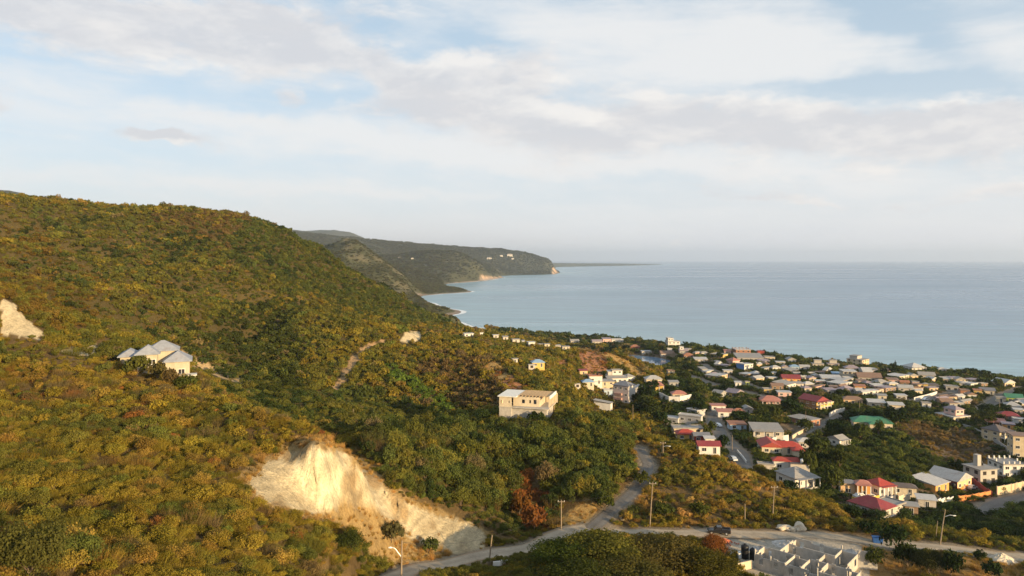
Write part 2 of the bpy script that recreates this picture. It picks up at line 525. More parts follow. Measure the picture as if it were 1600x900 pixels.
COLS = {
    0: [(40, 79, 0), (900, 55), (800, 75), (700, 105), (620, 135), (540, 160), (525, 165), (465, 176), (420, 250), (370, 320), (330, 370), (310, 408), (500, 133, 0), (700, 110, 0), (1000, 120, 0)],
    100: [(40, 77, 0), (900, 58), (800, 78), (700, 105), (620, 135), (560, 155), (535, 175), (470, 240), (420, 300), (370, 360), (340, 400), (319, 432), (520, 128, 0), (700, 105, 0), (1000, 110, 0)],
    200: [(40, 75, 0), (900, 60), (800, 80), (700, 108), (640, 132), (600, 150), (574, 164), (550, 178), (530, 200), (470, 270), (420, 330), (370, 390), (340, 422), (325, 447), (540, 122, 0), (700, 95, 0), (1000, 90, 0)],
    300: [(40, 72, 0), (900, 64), (800, 84), (720, 108), (660, 130), (612, 152), (602, 160), (580, 180), (540, 230), (480, 310), (430, 360), (380, 410), (350, 440), (329, 467), (560, 116, 0), (720, 85, 0), (1000, 70, 0)],
    400: [(40, 69, 0), (900, 72), (820, 88), (740, 108), (690, 122), (645, 134), (160, 62, 0), (190, 57, 0), (625, 232), (600, 258), (560, 302), (500, 360), (450, 412), (400, 452), (360, 487), (346, 508), (600, 106, 0), (760, 70, 0), (1000, 45, 0)],
    460: [(40, 67, 0), (900, 80), (850, 92), (800, 105), (762, 112), (715, 119), (672, 128), (150, 62, 0), (180, 54, 0), (645, 218), (610, 258), (560, 312), (510, 362), (470, 402), (455, 440), (420, 495), (390, 520), (371, 535), (640, 96, 0), (800, 55, 0), (1000, 35, 0)],
    500: [(40, 66, 0), (900, 88), (850, 98), (810, 111), (798, 113.5), (703, 118), (689, 123), (145, 59, 0), (175, 52, 0), (672, 208), (650, 245), (620, 282), (590, 315), (550, 345), (510, 385), (482, 412), (445, 62, 0), (472, 482), (430, 532), (400, 560), (388, 577), (680, 84, 0), (1000, 28, 0)],
    560: [(40, 64, 0), (900, 100), (850, 112), (800, 122), (790, 124.5), (728, 129), (155, 55, 0), (690, 178), (678, 200), (660, 248), (640, 275), (615, 302), (580, 332), (540, 362), (503, 405), (445, 54, 0), (480, 515), (450, 562), (434, 592), (700, 62, 0), (1000, 24, 0)],
    620: [(40, 63, 0), (900, 118), (870, 126), (840, 133), (812, 139), (800, 141.5), (766, 145), (720, 165), (690, 187), (215, 45, 0), (655, 272), (630, 300), (600, 322), (575, 342), (545, 372), (533, 398), (518, 412), (455, 49, 0), (500, 545), (475, 592), (464, 620), (720, 48, 0), (1000, 20, 0)],
    700: [(40, 62, 0), (80, 53, 0), (895, 125), (878, 133), (852, 142), (845, 145), (812, 152), (765, 165), (720, 185), (690, 205), (672, 222), (245, 40, 0), (658, 278), (640, 302), (610, 332), (580, 358), (550, 392), (532, 432), (475, 46, 0), (520, 602), (512, 690), (780, 22, 0), (1000, 12, 0)],
    760: [(40, 62, 0), (80, 53, 0), (895, 128), (875, 138), (855, 144), (838, 150), (800, 161), (760, 176), (720, 196), (690, 213), (668, 232), (652, 262), (640, 287), (600, 332), (570, 372), (550, 407), (537, 450), (527, 520), (522, 690), (800, 14, 0), (950, 3, 0)],
    820: [(40, 62, 0), (80, 54, 0), (900, 122), (872, 138), (850, 150), (820, 171), (780, 181), (740, 190), (700, 211), (668, 236), (657, 242), (615, 300), (590, 345), (570, 387), (550, 442), (541, 520), (539, 600), (660, 18, 0), (760, 6, 0), (900, 3, 0)],
    900: [(40, 62, 0), (80, 54, 0), (900, 125), (860, 142), (828, 165), (800, 173), (760, 183), (720, 201), (680, 223), (648, 250), (285, 36, 0), (630, 335), (610, 380), (585, 420), (565, 460), (548, 500), (550, 25, 0), (640, 7, 0), (850, 3, 0)],
    960: [(40, 61, 0), (80, 53, 0), (900, 130), (870, 143), (835, 158), (806, 172), (780, 180), (740, 197), (700, 216), (668, 236), (270, 34, 0), (655, 345), (632, 400), (605, 430), (585, 455), (562, 488), (553, 505), (560, 17, 0), (620, 3.5, 0), (850, 2.5, 0)],
    1020: [(40, 60, 0), (80, 52, 0), (900, 134), (860, 148), (832, 163), (802, 175), (760, 188), (720, 205), (694, 219), (245, 37, 0), (275, 28.5, 0), (660, 320), (640, 355), (620, 390), (600, 430), (590, 462), (578, 500), (560, 10, 0), (625, 2.5, 0), (800, 2.5, 0)],
    1080: [(40, 59, 0), (80, 50, 0), (900, 136), (855, 149), (832, 164), (805, 173), (770, 185), (735, 200), (708, 217), (245, 31, 0), (690, 276), (665, 310), (640, 350), (610, 420), (592, 490), (577, 570), (562, 640), (547, 720)],
    1140: [(40, 58, 0), (80, 49, 0), (900, 139), (866, 151), (832, 165), (802, 177), (770, 189), (730, 212), (235, 31, 0), (705, 262), (680, 290), (650, 336), (620, 400), (600, 462), (581, 540), (567, 620), (553, 715)],
    1200: [(40, 57, 0), (80, 48, 0), (900, 142), (870, 150), (838, 164), (796, 181), (758, 196), (218, 30.5, 0), (740, 234), (720, 251), (700, 272), (670, 310), (640, 356), (610, 420), (590, 492), (572, 590), (559, 690)],
    1300: [(40, 56, 0), (80, 47, 0), (900, 142), (870, 151), (840, 163), (822, 171), (800, 182), (198, 28.5, 0), (776, 214), (750, 236), (720, 265), (690, 300), (665, 331), (640, 371), (610, 430), (592, 490), (578, 560), (571, 635)],
    1400: [(40, 55, 0), (80, 46, 0), (900, 139), (870, 150), (848, 160), (818, 172), (192, 27, 0), (795, 206), (770, 226), (740, 250), (700, 290), (668, 322), (655, 340), (630, 385), (610, 432), (592, 490), (580, 570), (580, 610)],
    1500: [(40, 55, 0), (80, 46, 0), (900, 140), (870, 150), (857, 156), (840, 165), (186, 25.5, 0), (820, 201), (795, 222), (775, 240), (720, 286), (690, 312), (668, 335), (640, 376), (615, 432), (600, 482), (590, 560)],
    1600: [(40, 54, 0), (80, 45, 0), (900, 143), (875, 153), (850, 166), (180, 25, 0), (830, 192), (795, 223), (770, 245), (745, 263), (700, 296), (660, 341), (620, 422), (600, 492), (594, 555)],
}
COLS[530] = [(850, 106), (812, 115.5), (796, 118), (714, 123), (702, 128), (150, 57.5, 0)]
COLS[475] = [(790, 111), (712, 117.5), (697, 122.5)]
COLS[-330] = [(40, 86, 0), (55, 83, 0), (105, 82, 0), (160, 88, 0), (176, 97, 0), (250, 106, 0), (320, 122, 0), (370, 137, 0), (410, 146, 0), (500, 140, 0), (700, 125, 0), (1000, 140, 0)]
COLS[1800] = [(40, 52, 0), (80, 44, 0), (125, 37, 0), (150, 34, 0), (190, 26, 0), (245, 18, 0), (300, 20, 0), (340, 19, 0), (420, 14, 0), (490, 8, 0), (535, 3, 0)]
COLS[2090] = [(40, 50, 0), (80, 46, 0), (125, 42, 0), (150, 38, 0), (190, 30, 0), (245, 20, 0), (300, 18, 0), (420, 10, 0), (500, 3, 0)]


class RBF:
    def __init__(s, u, l, z, c=0.035, lam=2e-4):
        s.u, s.l, s.c = np.array(u), np.array(l), c
        n = len(z)
        K = np.sqrt((s.u[:, None] - s.u) ** 2 + (s.l[:, None] - s.l) ** 2 + c * c)
        P = np.stack([np.ones(n), s.u, s.l], 1)
        A = np.block([[K - lam * np.eye(n), P], [P.T, np.zeros((3, 3))]])
        s.wt = np.linalg.solve(A, np.concatenate([z, np.zeros(3)]))
    def __call__(s, u, l):
        u = np.asarray(u, float); l = np.asarray(l, float)
        shp = u.shape; u = u.ravel(); l = l.ravel()
        r = np.empty(u.size)
        n = len(s.u)
        for a in range(0, u.size, 20000):
            b = slice(a, a + 20000)
            K = np.sqrt((u[b, None] - s.u) ** 2 + (l[b, None] - s.l) ** 2 + s.c ** 2)
            r[b] = K @ s.wt[:n] + s.wt[n] + s.wt[n + 1] * u[b] + s.wt[n + 2] * l[b]
        return r.reshape(shp)


def gather(cols):
    U, L, Z = [], [], []
    for px, items in cols.items():
        for it in items:
            if len(it) == 3: Y, z = it[0], it[1]
            else: Y = it[1]; z = zrow(it[0], Y)
            U.append((px - CX) / F); L.append(math.log(Y)); Z.append(z)
    return U, L, Z


rbf_near = RBF(*gather(COLS), c=0.018)

# far shore: points of the water's edge, by bearing and row (they lie at z = 0, so the row gives the distance)
def shore(px, py):
    Y = F * CAMZ / (py - HOR)
    return ((px - CX) / F * Y, Y)


FAR_SHORE = [shore(*p) for p in [(738, 512), (722, 505), (706, 499), (700, 494), (718, 490), (722, 487.5), (718, 485), (700, 482), (684, 477), (668, 471), (655, 467.5), (652, 465), (662, 462), (690, 459.5),
                                 (735, 456.6), (738, 455), (725, 453), (705, 449), (696, 445), (700, 443.2), (725, 441.5), (750, 439.5), (772, 436.5), (788, 433.6), (778, 431.5), (800, 430.2), (835, 429.6), (866, 428.6), (875, 426.4),
                                 (873, 423), (864, 419.2), (870, 417.3), (900, 416.6), (960, 415.6), (1000, 414.7), (1030, 413.8), (1037, 413.2), (1030, 412.7), (950, 412.3), (870, 412.0)]]
FAR_POLY = FAR_SHORE + [((-900 - CX) / F * 17000, 17000), ((-900 - CX) / F * 900, 900), ((500 - CX) / F * 900, 900)]
FAR_PTS = []                                    # (px, Y, z)
for px, py, Y in [(543, 376, 1900), (528, 384, 1880), (556, 381, 1890), (572, 392, 1870), (590, 404, 1850), (606, 417, 1830), (622, 432, 1800), (640, 446, 1770), (652, 456, 1740),
                  (600, 425, 1720), (560, 420, 1750), (520, 400, 1800), (620, 445, 1690), (640, 458, 1660),
                  (700, 396, 3300), (680, 400, 3250), (660, 407, 3200), (720, 399, 3340), (745, 408, 3400), (768, 420, 3520), (782, 428, 3680), (690, 420, 3080), (740, 426, 3230), (650, 425, 2900), (700, 436, 2980), (640, 420, 2750), (660, 440, 2500), (690, 448, 2420), (720, 451, 2300),
                  (560, 379, 4600), (620, 384, 4700), (700, 391, 4800), (760, 394, 4900), (805, 395, 4950), (828, 401, 4930), (848, 410, 4900), (862, 415, 4890), (820, 415, 4780), (780, 415, 4700), (720, 405, 4500), (640, 400, 4300),
                  (840, 423, 4760), (865, 419, 4850),
                  (440, 360, 6500), (480, 363, 6500), (510, 371, 6500), (540, 378, 6500), (580, 386, 6800), (640, 390, 7000), (720, 398, 7000), (800, 404, 7000), (860, 411, 7400),
                  (460, 364, 9300), (490, 361, 9300), (515, 360, 9300), (538, 362, 9300), (552, 365, 9300), (572, 374, 9300), (592, 380, 9300), (620, 388, 9300), (680, 399, 9300), (500, 373, 7800), (540, 379, 7800), (580, 387, 7800),
                  (400, 362, 6500), (300, 352, 5200), (200, 338, 4200), (100, 322, 3600), (10, 300, 3200), (40, 307, 3200), (-40, 296, 3200), (-200, 310, 3200),
                  (870, 411.6, 9800), (920, 411.8, 10500), (980, 412.0, 11200), (1025, 412.6, 12500)]:
    FAR_PTS.append((px, Y, zrow(py, Y)))
for px, Y, z in [(735, 1000, 4), (700, 1000, 16), (600, 1000, 20), (500, 1000, 28), (400, 1000, 45), (200, 1000, 90), (0, 1000, 120), (-300, 1000, 140), (-800, 1000, 160),
                 (690, 1250, 5), (650, 1250, 12), (560, 1300, 40), (400, 1400, 90), (700, 1320, 5), (640, 1450, 10), (600, 1500, 30), (480, 1900, 110), (400, 2000, 140), (0, 2000, 160), (-800, 2000, 250),
                 (660, 2000, 8), (700, 2150, 5), (725, 2200, 4), (640, 2150, 15), (600, 2400, 40), (500, 2600, 100), (560, 3300, 110), (620, 3800, 90), (720, 4000, 70), (780, 4200, 60), (400, 3500, 180),
                 (690, 2800, 10), (-800, 5000, 300), (-800, 14000, 300), (0, 9000, 300), (300, 9000, 420), (500, 13000, 200), (800, 10000, 30), (800, 14000, 15), (900, 15000, 10), (840, 5600, 60), (860, 6200, 30), (800, 5800, 90)]:
    FAR_PTS.append((px, Y, z))
rbf_far = RBF([(p[0] - CX) / F for p in FAR_PTS], [math.log(p[1]) for p in FAR_PTS], [p[2] for p in FAR_PTS], 0.03, 1e-4)


def far_z(u, l):
    Y = np.exp(l); X = u * Y
    z = rbf_far(u, l)
    ins = inpoly(X, Y, FAR_POLY)
    d, _ = polydist(X, Y, [(a, b, 0) for a, b in FAR_SHORE])
    d = np.where(ins, d, -d)
    soft = 14 + 0.012 * Y
    k = np.clip(d / soft, 0, 1)
    zz = np.maximum(z, 3.0) * k * k * (3 - 2 * k) + np.where(d > 0, np.minimum(d * 0.05, 1.5), 0)
    rough = (fbm(X * 0.012, Y * 0.012, 3, 4) - 0.5) * np.minimum(0.20 * np.maximum(z, 0), 26)
    zz = zz + rough * k
    return np.where(d > 0, zz, np.maximum(d * 0.06, -8)), d


# near shoreline (rows at z = 0)
NEAR_SHORE_PX = [(738, 512), (760, 512.5), (790, 514.5), (830, 519), (870, 523.5), (930, 527.5), (1000, 533), (1060, 541), (1130, 546), (1200, 554), (1250, 561), (1300, 566), (1350, 569.5), (1430, 573), (1500, 578), (1560, 586), (1600, 591), (1800, 611), (2100, 640)]
_spx = np.array([p[0] for p in NEAR_SHORE_PX], float)
_sY = np.array([F * CAMZ / (p[1] - HOR) for p in NEAR_SHORE_PX])


def shore_Y(px): return np.where(px < 738, 5000.0, np.interp(px, _spx, _sY))


NU, NV = 800, 480
GPX = np.linspace(-330, 2090, NU)
GU = (GPX - CX) / F
GL = np.linspace(math.log(38), math.log(1150), NV)
GY = np.exp(GL)
UU, LL = np.meshgrid(GU, GL, indexing='ij')
YY = np.exp(LL); XX = UU * YY
PX = np.broadcast_to(GPX[:, None], UU.shape)
ZZ = rbf_near(UU, LL)
_zf, _ = far_z(UU, LL)
_k = np.clip((YY - 800) / 170, 0, 1) * (PX < 760)
ZZ = ZZ * (1 - _k) + (_zf - 3 * (YY > 985)) * _k
_ys = shore_Y(PX)
_ls = _ys - YY
ZZ = np.minimum(ZZ, np.where(_ls < 60, np.where(_ls > 0, 0.05 * _ls + 0.0006 * _ls ** 2, 0.12 * _ls), 1e9))
ZZ = np.maximum(ZZ, -12)
# small unevenness
land = np.clip(ZZ / 6, 0, 1) * np.clip(_ls / 60, 0, 1)
ZZ = ZZ + land * ((fbm(XX * 0.05, YY * 0.05, 5, 4) - 0.5) * 3.0 * np.clip(YY / 250, 0.35, 1.6) * np.clip((ZZ - 18) / 20, 0.1, 1)
                  + (fbm(XX * 0.3, YY * 0.3, 9, 3) - 0.5) * 0.7)
# spurs and gullies running down the long hill
_wx = XX + 14 * (fbm(XX * 0.02, YY * 0.02, 70, 3) - .5) - 0.35 * YY
_sp = fbm(_wx * 0.016, YY * 0.0035, 71, 2)
GUL = np.clip(1 - np.abs(_sp - 0.5) * 5.5, 0, 1) * np.clip((YY - 200) / 80, 0, 1) * np.clip((ZZ - 46) / 22, 0, 1) * (PX < 780)
ZZ = ZZ - GUL ** 1.2 * 19.0 * np.clip((480 - YY) / 110, 0.12, 1)
# a hill added outside the frame on the right to cast the gully's evening shade
ZZ = ZZ + 36 * np.exp(-(((XX - 226) / 42) ** 2 + ((YY - 130) / 26) ** 2)) * np.clip((XX - 165) / 40, 0, 1)

CLIFF = [(396, 748), (420, 722), (455, 702), (490, 694), (522, 700), (550, 716), (562, 733), (602, 760), (642, 788), (692, 806), (742, 823), (764, 838), (750, 862), (737, 870), (702, 864), (662, 852), (640, 836), (620, 817), (588, 802), (540, 792), (505, 802), (470, 793), (430, 792), (400, 772)]
CLIFF_BRIGHT = [(460, 725), (480, 700), (520, 702), (545, 725), (548, 760), (570, 778), (600, 790), (560, 790), (500, 796), (478, 770)]
CLIFF_GRASS = [(370, 745), (430, 700), (490, 676), (530, 690), (566, 712), (610, 755), (650, 780), (700, 800), (770, 832), (760, 880), (700, 884), (630, 900), (590, 880), (560, 840), (500, 815), (440, 805), (385, 790)]
CUTS = [[(0, 462), (22, 474), (42, 498), (70, 522), (62, 530), (0, 520)], [(90, 543), (150, 537), (150, 552), (120, 556), (100, 553)],
        [(262, 545), (285, 547), (330, 568), (375, 588), (402, 601), (380, 603), (330, 586), (300, 570), (270, 556)],
        [(620, 524), (640, 518), (660, 517), (663, 530), (645, 536), (626, 536)], [(714, 524), (740, 521), (742, 527), (716, 530)], [(728, 652), (760, 648), (762, 656), (730, 658)],
        [(340, 622), (366, 634), (364, 638), (342, 627)]]
TRACKS = [[(512, 612), (528, 588), (548, 560), (572, 540), (600, 530), (604, 536), (570, 556), (548, 586), (532, 610)]]
RED = [[(772, 572), (800, 586), (826, 610), (800, 618), (778, 600)], [(905, 548), (950, 548), (952, 562), (948, 584), (912, 584), (904, 566)], [(868, 566), (884, 562), (888, 572), (872, 576)]]
GOLD = [[(930, 546), (955, 552), (985, 566), (1014, 588), (1000, 590), (960, 566)], [(880, 541), (930, 545), (940, 550), (884, 550)], [(1420, 648), (1450, 656), (1492, 668), (1480, 676), (1430, 662)],
        [(890, 800), (920, 768), (932, 800), (905, 828), (862, 826)], [(752, 575), (775, 560), (800, 590), (782, 600)]]
LOT = [(1300, 848), (1372, 842), (1430, 880), (1500, 872), (1600, 880), (1600, 915), (1300, 915)]
PAD = [(1112, 840), (1200, 840), (1300, 838), (1345, 852), (1362, 910), (1180, 910), (1150, 872)]
TOWN = [(1020, 610), (1060, 590), (980, 560), (1000, 535), (1120, 545), (1300, 566), (1440, 574), (1600, 594), (1900, 610), (1900, 800), (1480, 790), (1420, 800), (1330, 800), (1190, 735), (1075, 690), (1040, 665)]
GREENROW = [(600, 570), (622, 575), (700, 630), (712, 645), (690, 650), (640, 612), (600, 590)]
SHADY = [(1400, 800), (1480, 780), (1600, 775), (1700, 775), (1700, 850), (1520, 848), (1400, 815)]


def rows(X, Y, Z): return CX + X / Y * F, HOR + (CAMZ - Z) / Y * F


def hit(px, py, lo=40.0):
    """ground point seen along a bearing and a slope"""
    f = (px - GPX[0]) / (GPX[1] - GPX[0])
    i = int(max(0, min(NU - 2, math.floor(f)))); f -= i
    z = ZZ[i] * (1 - f) + ZZ[i + 1] * f
    ray = CAMZ - (py - HOR) / F * GY
    g = z - ray
    j = np.argmax((g >= 0) & (GY > lo))
    if g[j] < 0:
        return None
    if j > 0 and g[j - 1] < 0:
        t = g[j - 1] / (g[j - 1] - g[j])
        Y = GY[j - 1] + t * (GY[j] - GY[j - 1])
    else:
        Y = GY[j]
    return Vector(((px - CX) / F * Y, Y, CAMZ - (py - HOR) / F * Y))


def ground(X, Y):
    X = np.asarray(X, float); Y = np.asarray(Y, float)
    fu = ((X / Y) * F + CX - GPX[0]) / (GPX[1] - GPX[0]); fl = (np.log(Y) - GL[0]) / (GL[1] - GL[0])
    i = np.clip(np.floor(fu).astype(int), 0, NU - 2); j = np.clip(np.floor(fl).astype(int), 0, NV - 2)
    a = np.clip(fu - i, 0, 1); b = np.clip(fl - j, 0, 1)
    return (ZZ[i, j] * (1 - a) + ZZ[i + 1, j] * a) * (1 - b) + (ZZ[i, j + 1] * (1 - a) + ZZ[i + 1, j + 1] * a) * b


def gz(x, y): return float(ground(np.array([x]), np.array([y]))[0])


# --- roads: graded into the slope
ROADS = [
    ('dirt_road', 5.0, 'marl', [(560, 925), (600, 910), (640, 897), (700, 881), (760, 869), (820, 857), (870, 842), (905, 831), (930, 827), (975, 829), (1010, 831), (1060, 832), (1123, 833), (1180, 836), (1230, 838), (1280, 839), (1330, 842), (1380, 848), (1440, 852), (1500, 858), (1560, 867), (1610, 874)]),
    ('hill_road', 3.6, 'tar', [(925, 828), (948, 808), (966, 791), (988, 770), (1006, 748), (1013, 730), (1008, 712), (998, 697)]),
    ('town_street', 6.5, 'tar', [(1160, 730), (1158, 715), (1146, 700), (1133, 688), (1124, 676), (1118, 664), (1114, 652), (1122, 642)]),
    ('main_road', 9.0, 'tar', [(1060, 583), (1085, 592), (1120, 603), (1160, 613), (1200, 622), (1240, 632)]),
    ('lane', 5.0, 'tar', [(1232, 694), (1250, 682), (1272, 669), (1295, 659), (1310, 650), (1318, 644)]),
    ('coast_road', 8.0, 'tar', [(1534, 642), (1550, 630), (1566, 620), (1584, 612), (1602, 606)]),
    ('side_street', 7.0, 'tar', [(1535, 800), (1560, 789), (1585, 781), (1610, 774)]),
    ('back_street', 7.0, 'tar', [(1426, 628), (1445, 624), (1470, 618), (1498, 613)]),
    ('shore_street', 8.0, 'tar', [(1200, 612), (1160, 600), (1110, 578), (1098, 570)]),
]


def smooth_line(pts, step):
    """evenly spaced points on a Catmull-Rom through pts"""
    P = [pts[0]] + list(pts) + [pts[-1]]
    o = []
    for k in range(1, len(P) - 2):
        a, b, c, d = P[k - 1], P[k], P[k + 1], P[k + 2]
        n = max(2, int((c - b).length / step))
        for q in range(n):
            t = q / n
            o.append(0.5 * ((2 * b) + (c - a) * t + (2 * a - 5 * b + 4 * c - d) * t * t + (3 * b - a - 3 * c + d) * t ** 3))
    o.append(pts[-1].copy())
    return o


road_lines = []
road_mask = np.zeros(ZZ.shape)
for nm, wd, kind, pts in ROADS:
    P = [hit(*p) for p in pts]
    P = [p for p in P if p is not None]
    L = smooth_line(P, 2.0)
    zs = np.array([gz(p.x, p.y) for p in L])
    k = 9
    zp = np.convolve(np.pad(zs, k, mode='edge'), np.ones(2 * k + 1) / (2 * k + 1), 'valid')
    for p, z in zip(L, zp): p.z = float(z)
    road_lines.append((nm, wd, kind, L))
    xs = [p.x for p in L]; ys = [p.y for p in L]
    sel = (XX > min(xs) - 25) & (XX < max(xs) + 25) & (YY > min(ys) - 25) & (YY < max(ys) + 25)
    d, zv = polydist(XX[sel], YY[sel], [(p.x, p.y, p.z) for p in L])
    b = np.clip((d - wd * 0.62) / (wd * 0.7), 0, 1)
    b = b * b * (3 - 2 * b)
    ZZ[sel] = (zv - 0.06) * (1 - b) + ZZ[sel] * b
    road_mask[sel] = np.maximum(road_mask[sel], 1 - np.clip((d - wd * 0.55) / (wd * 0.35), 0, 1))

# level building platform under the block shell
_p = [hit(1180, 850), hit(1350, 850)]
PADC = Vector((62.5, 145.0, 0)); PADZ = 36.0
_d = np.hypot((XX - PADC.x) / 20.0, (YY - PADC.y) / 15.0)
_b = np.clip((_d - 1) / 0.35, 0, 1)
ZZ = PADZ * (1 - _b) + ZZ * _b
# pond basin
_d = np.hypot((XX - 108) / 42, (YY - 672) / 44)
_b = np.clip((_d - 1) / 0.3, 0, 1)
ZZ = 1.0 * (1 - _b) + ZZ * _b

PPX, PPY = rows(XX, YY, ZZ)
# what the camera can see, with some slack for what stands on the ground
_slope = (ZZ - CAMZ) / YY
_run = np.maximum.accumulate(_slope, axis=1)
VIS = (_run - _slope) * YY                       # metres hidden below the sight line
frontvis = VIS < 2.0

# --- soil colours (the colour of the earth itself)
def colour(c): return np.array(c, float)


n1 = fbm(XX * 0.04, YY * 0.04, 21, 5)[..., None]
n2 = fbm(XX * 0.2, YY * 0.2, 31, 4)[..., None]
SOIL = colour((0.115, 0.075, 0.033)) * (1 - n1) + colour((0.19, 0.125, 0.05)) * n1
SOIL = SOIL * (0.8 + 0.4 * n2)


def paint(mask, c, amount=1.0):
    global SOIL
    m = (mask * amount)[..., None]
    SOIL = SOIL * (1 - m) + colour(c) * (0.86 + 0.28 * n2) * m


paint(((YY > 195) & (PX < 1000)) * np.clip((YY - 195) / 40, 0, 1), (0.070, 0.056, 0.020), 0.8)
town_m = inpoly(PPX, PPY, TOWN) & (YY > 205)
paint(town_m * 1.0, (0.17, 0.125, 0.085), 0.8)
jit = (fbm(XX * 0.25, YY * 0.25, 77, 4) - 0.5)
jx, jy = PPX + jit * 26, PPY + (fbm(XX * 0.25 + 40, YY * 0.25, 78, 4) - 0.5) * 22
seen = frontvis & (YY < 600)
paint(inpoly(jx, jy, CLIFF_GRASS) & (YY < 170), (0.36, 0.24, 0.10))
cliff_m = inpoly(jx, jy, CLIFF) & (YY < 165) & frontvis
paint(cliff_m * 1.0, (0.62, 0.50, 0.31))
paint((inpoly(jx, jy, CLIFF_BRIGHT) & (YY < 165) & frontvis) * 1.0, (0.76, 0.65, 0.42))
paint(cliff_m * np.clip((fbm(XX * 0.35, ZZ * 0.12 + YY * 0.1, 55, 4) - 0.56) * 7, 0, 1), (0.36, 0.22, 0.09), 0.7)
for i_, q in enumerate(CUTS): paint((inpoly(PPX + jit * 16, PPY + jit * 14, q) & frontvis) * 1.0, (0.62, 0.50, 0.31) if i_ != 2 else (0.46, 0.33, 0.18))
for q in TRACKS: paint((inpoly(jx, jy, q) & frontvis) * 1.0, (0.42, 0.27, 0.14))
for q in RED: paint((inpoly(PPX + jit * 12, PPY + jit * 8, q) & frontvis) * 1.0, (0.36, 0.17, 0.085))
for q in GOLD: paint((inpoly(PPX + jit * 12, PPY + jit * 6, q) & frontvis) * 1.0, (0.42, 0.27, 0.10))
paint((inpoly(jx, jy, LOT) & (YY < 175)) * 1.0, (0.34, 0.20, 0.07))
paint((inpoly(PPX + jit * 10, PPY + jit * 8, PAD) & (YY < 175)) * 1.0, (0.50, 0.43, 0.34))
sandy = np.clip((34 - _ls) / 10, 0, 1) * (YY > 480) * (PX > 700)
paint(sandy, (0.40, 0.33, 0.27))
paint(road_mask * 1.0, (0.30, 0.25, 0.19), 0.9)
# gullies down the bare marl face
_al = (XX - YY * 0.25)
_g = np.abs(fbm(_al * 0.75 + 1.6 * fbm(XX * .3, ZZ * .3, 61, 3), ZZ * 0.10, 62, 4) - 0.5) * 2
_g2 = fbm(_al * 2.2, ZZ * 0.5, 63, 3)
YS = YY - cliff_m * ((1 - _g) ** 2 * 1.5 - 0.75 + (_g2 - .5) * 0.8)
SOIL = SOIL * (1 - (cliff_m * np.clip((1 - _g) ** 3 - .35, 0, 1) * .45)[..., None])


def grid_mesh(name, X, Y, Z, soil, mat, kind='structure', keep=None):
    nu, nv = X.shape
    co = np.stack([X, Y, Z], -1).reshape(-1, 3)
    idx = np.arange(nu * nv).reshape(nu, nv)
    q = np.stack([idx[:-1, :-1], idx[1:, :-1], idx[1:, 1:], idx[:-1, 1:]], -1).reshape(-1, 4)
    if keep is not None:
        kk = keep[:-1, :-1] | keep[1:, :-1] | keep[1:, 1:] | keep[:-1, 1:]
        q = q[kk.reshape(-1)]
    me = bpy.data.meshes.new(name)
    me.vertices.add(len(co)); me.vertices.foreach_set('co', co.ravel())
    me.loops.add(q.size); me.loops.foreach_set('vertex_index', q.ravel())
    me.polygons.add(len(q)); me.polygons.foreach_set('loop_start', np.arange(0, q.size, 4)); me.polygons.foreach_set('loop_total', np.full(len(q), 4))
    me.update(calc_edges=True)
    me.materials.append(mat)
    me.shade_smooth()
    a = me.attributes.new('soil', 'FLOAT_COLOR', 'POINT')
    a.data.foreach_set('color', np.concatenate([soil.reshape(-1, 3), np.ones((len(co), 1))], 1).ravel())
    o = link(bpy.data.objects.new(name, me))
    o['kind'] = kind
    return o


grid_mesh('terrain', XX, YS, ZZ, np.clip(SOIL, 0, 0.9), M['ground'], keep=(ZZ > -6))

# --- far hills
FU = (np.linspace(-330, 1075, 620) - CX) / F
FL = np.linspace(math.log(985), math.log(16500), 560)
FUU, FLL = np.meshgrid(FU, FL, indexing='ij')
FY = np.exp(FLL); FX = FUU * FY
FZ, FD = far_z(FUU, FLL)
FPX, FPY = rows(FX, FY, FZ)
fn = fbm(FX * 0.006, FY * 0.006, 91, 5)[..., None]
fn2 = fbm(FX * 0.03, FY * 0.03, 92, 4)[..., None]
FSOIL = colour((0.055, 0.062, 0.030)) * (1 - fn) + colour((0.105, 0.095, 0.045)) * fn
FSOIL = FSOIL * (0.8 + 0.4 * fn2)


def fpaint(mask, c, amt=1.0):
    global FSOIL
    m = (mask * amt)[..., None]
    FSOIL = FSOIL * (1 - m) + colour(c) * (0.8 + 0.4 * fn2) * m


bare = np.clip((fbm(FX * 0.02, FY * 0.02, 93, 4) - 0.52) * 9, 0, 1)
fpaint(bare * (FY > 1500) * (FY < 2050) * (FPX > 535) * (FPX < 640), (0.17, 0.14, 0.08), 0.55)
FSOIL = FSOIL * np.where(FY > 2500, 0.8, 1.0)[..., None]
fpaint((FD < 13) & (FD > -6) & (FY < 2600), (0.24, 0.19, 0.155), 0.9)
steep = np.clip((fbm(FX * 0.02, FY * 0.02, 95, 3) - 0.35) * 6, 0, 1)
fpaint(steep * (FD < 19) * (FD > 0) * (FPX > 748) * (FPX < 792) * (FY < 4000) * (FY > 3000), (0.44, 0.30, 0.20))
fpaint(steep * (FD < 34) * (FD > 0) * (FPX > 862) * (FPX < 880) * (FY < 5200) * (FY > 4500), (0.48, 0.33, 0.22))
fpaint((FD < 11) * (FD > 0) * (FPX > 690) * (FPX < 800) * (FY < 4000) * (FY > 2900), (0.30, 0.24, 0.20), 0.8)
FZ = np.maximum(FZ, -10)
grid_mesh('far_hills', FX, FY, FZ, FSOIL, M['hill'], keep=(FZ > -5))

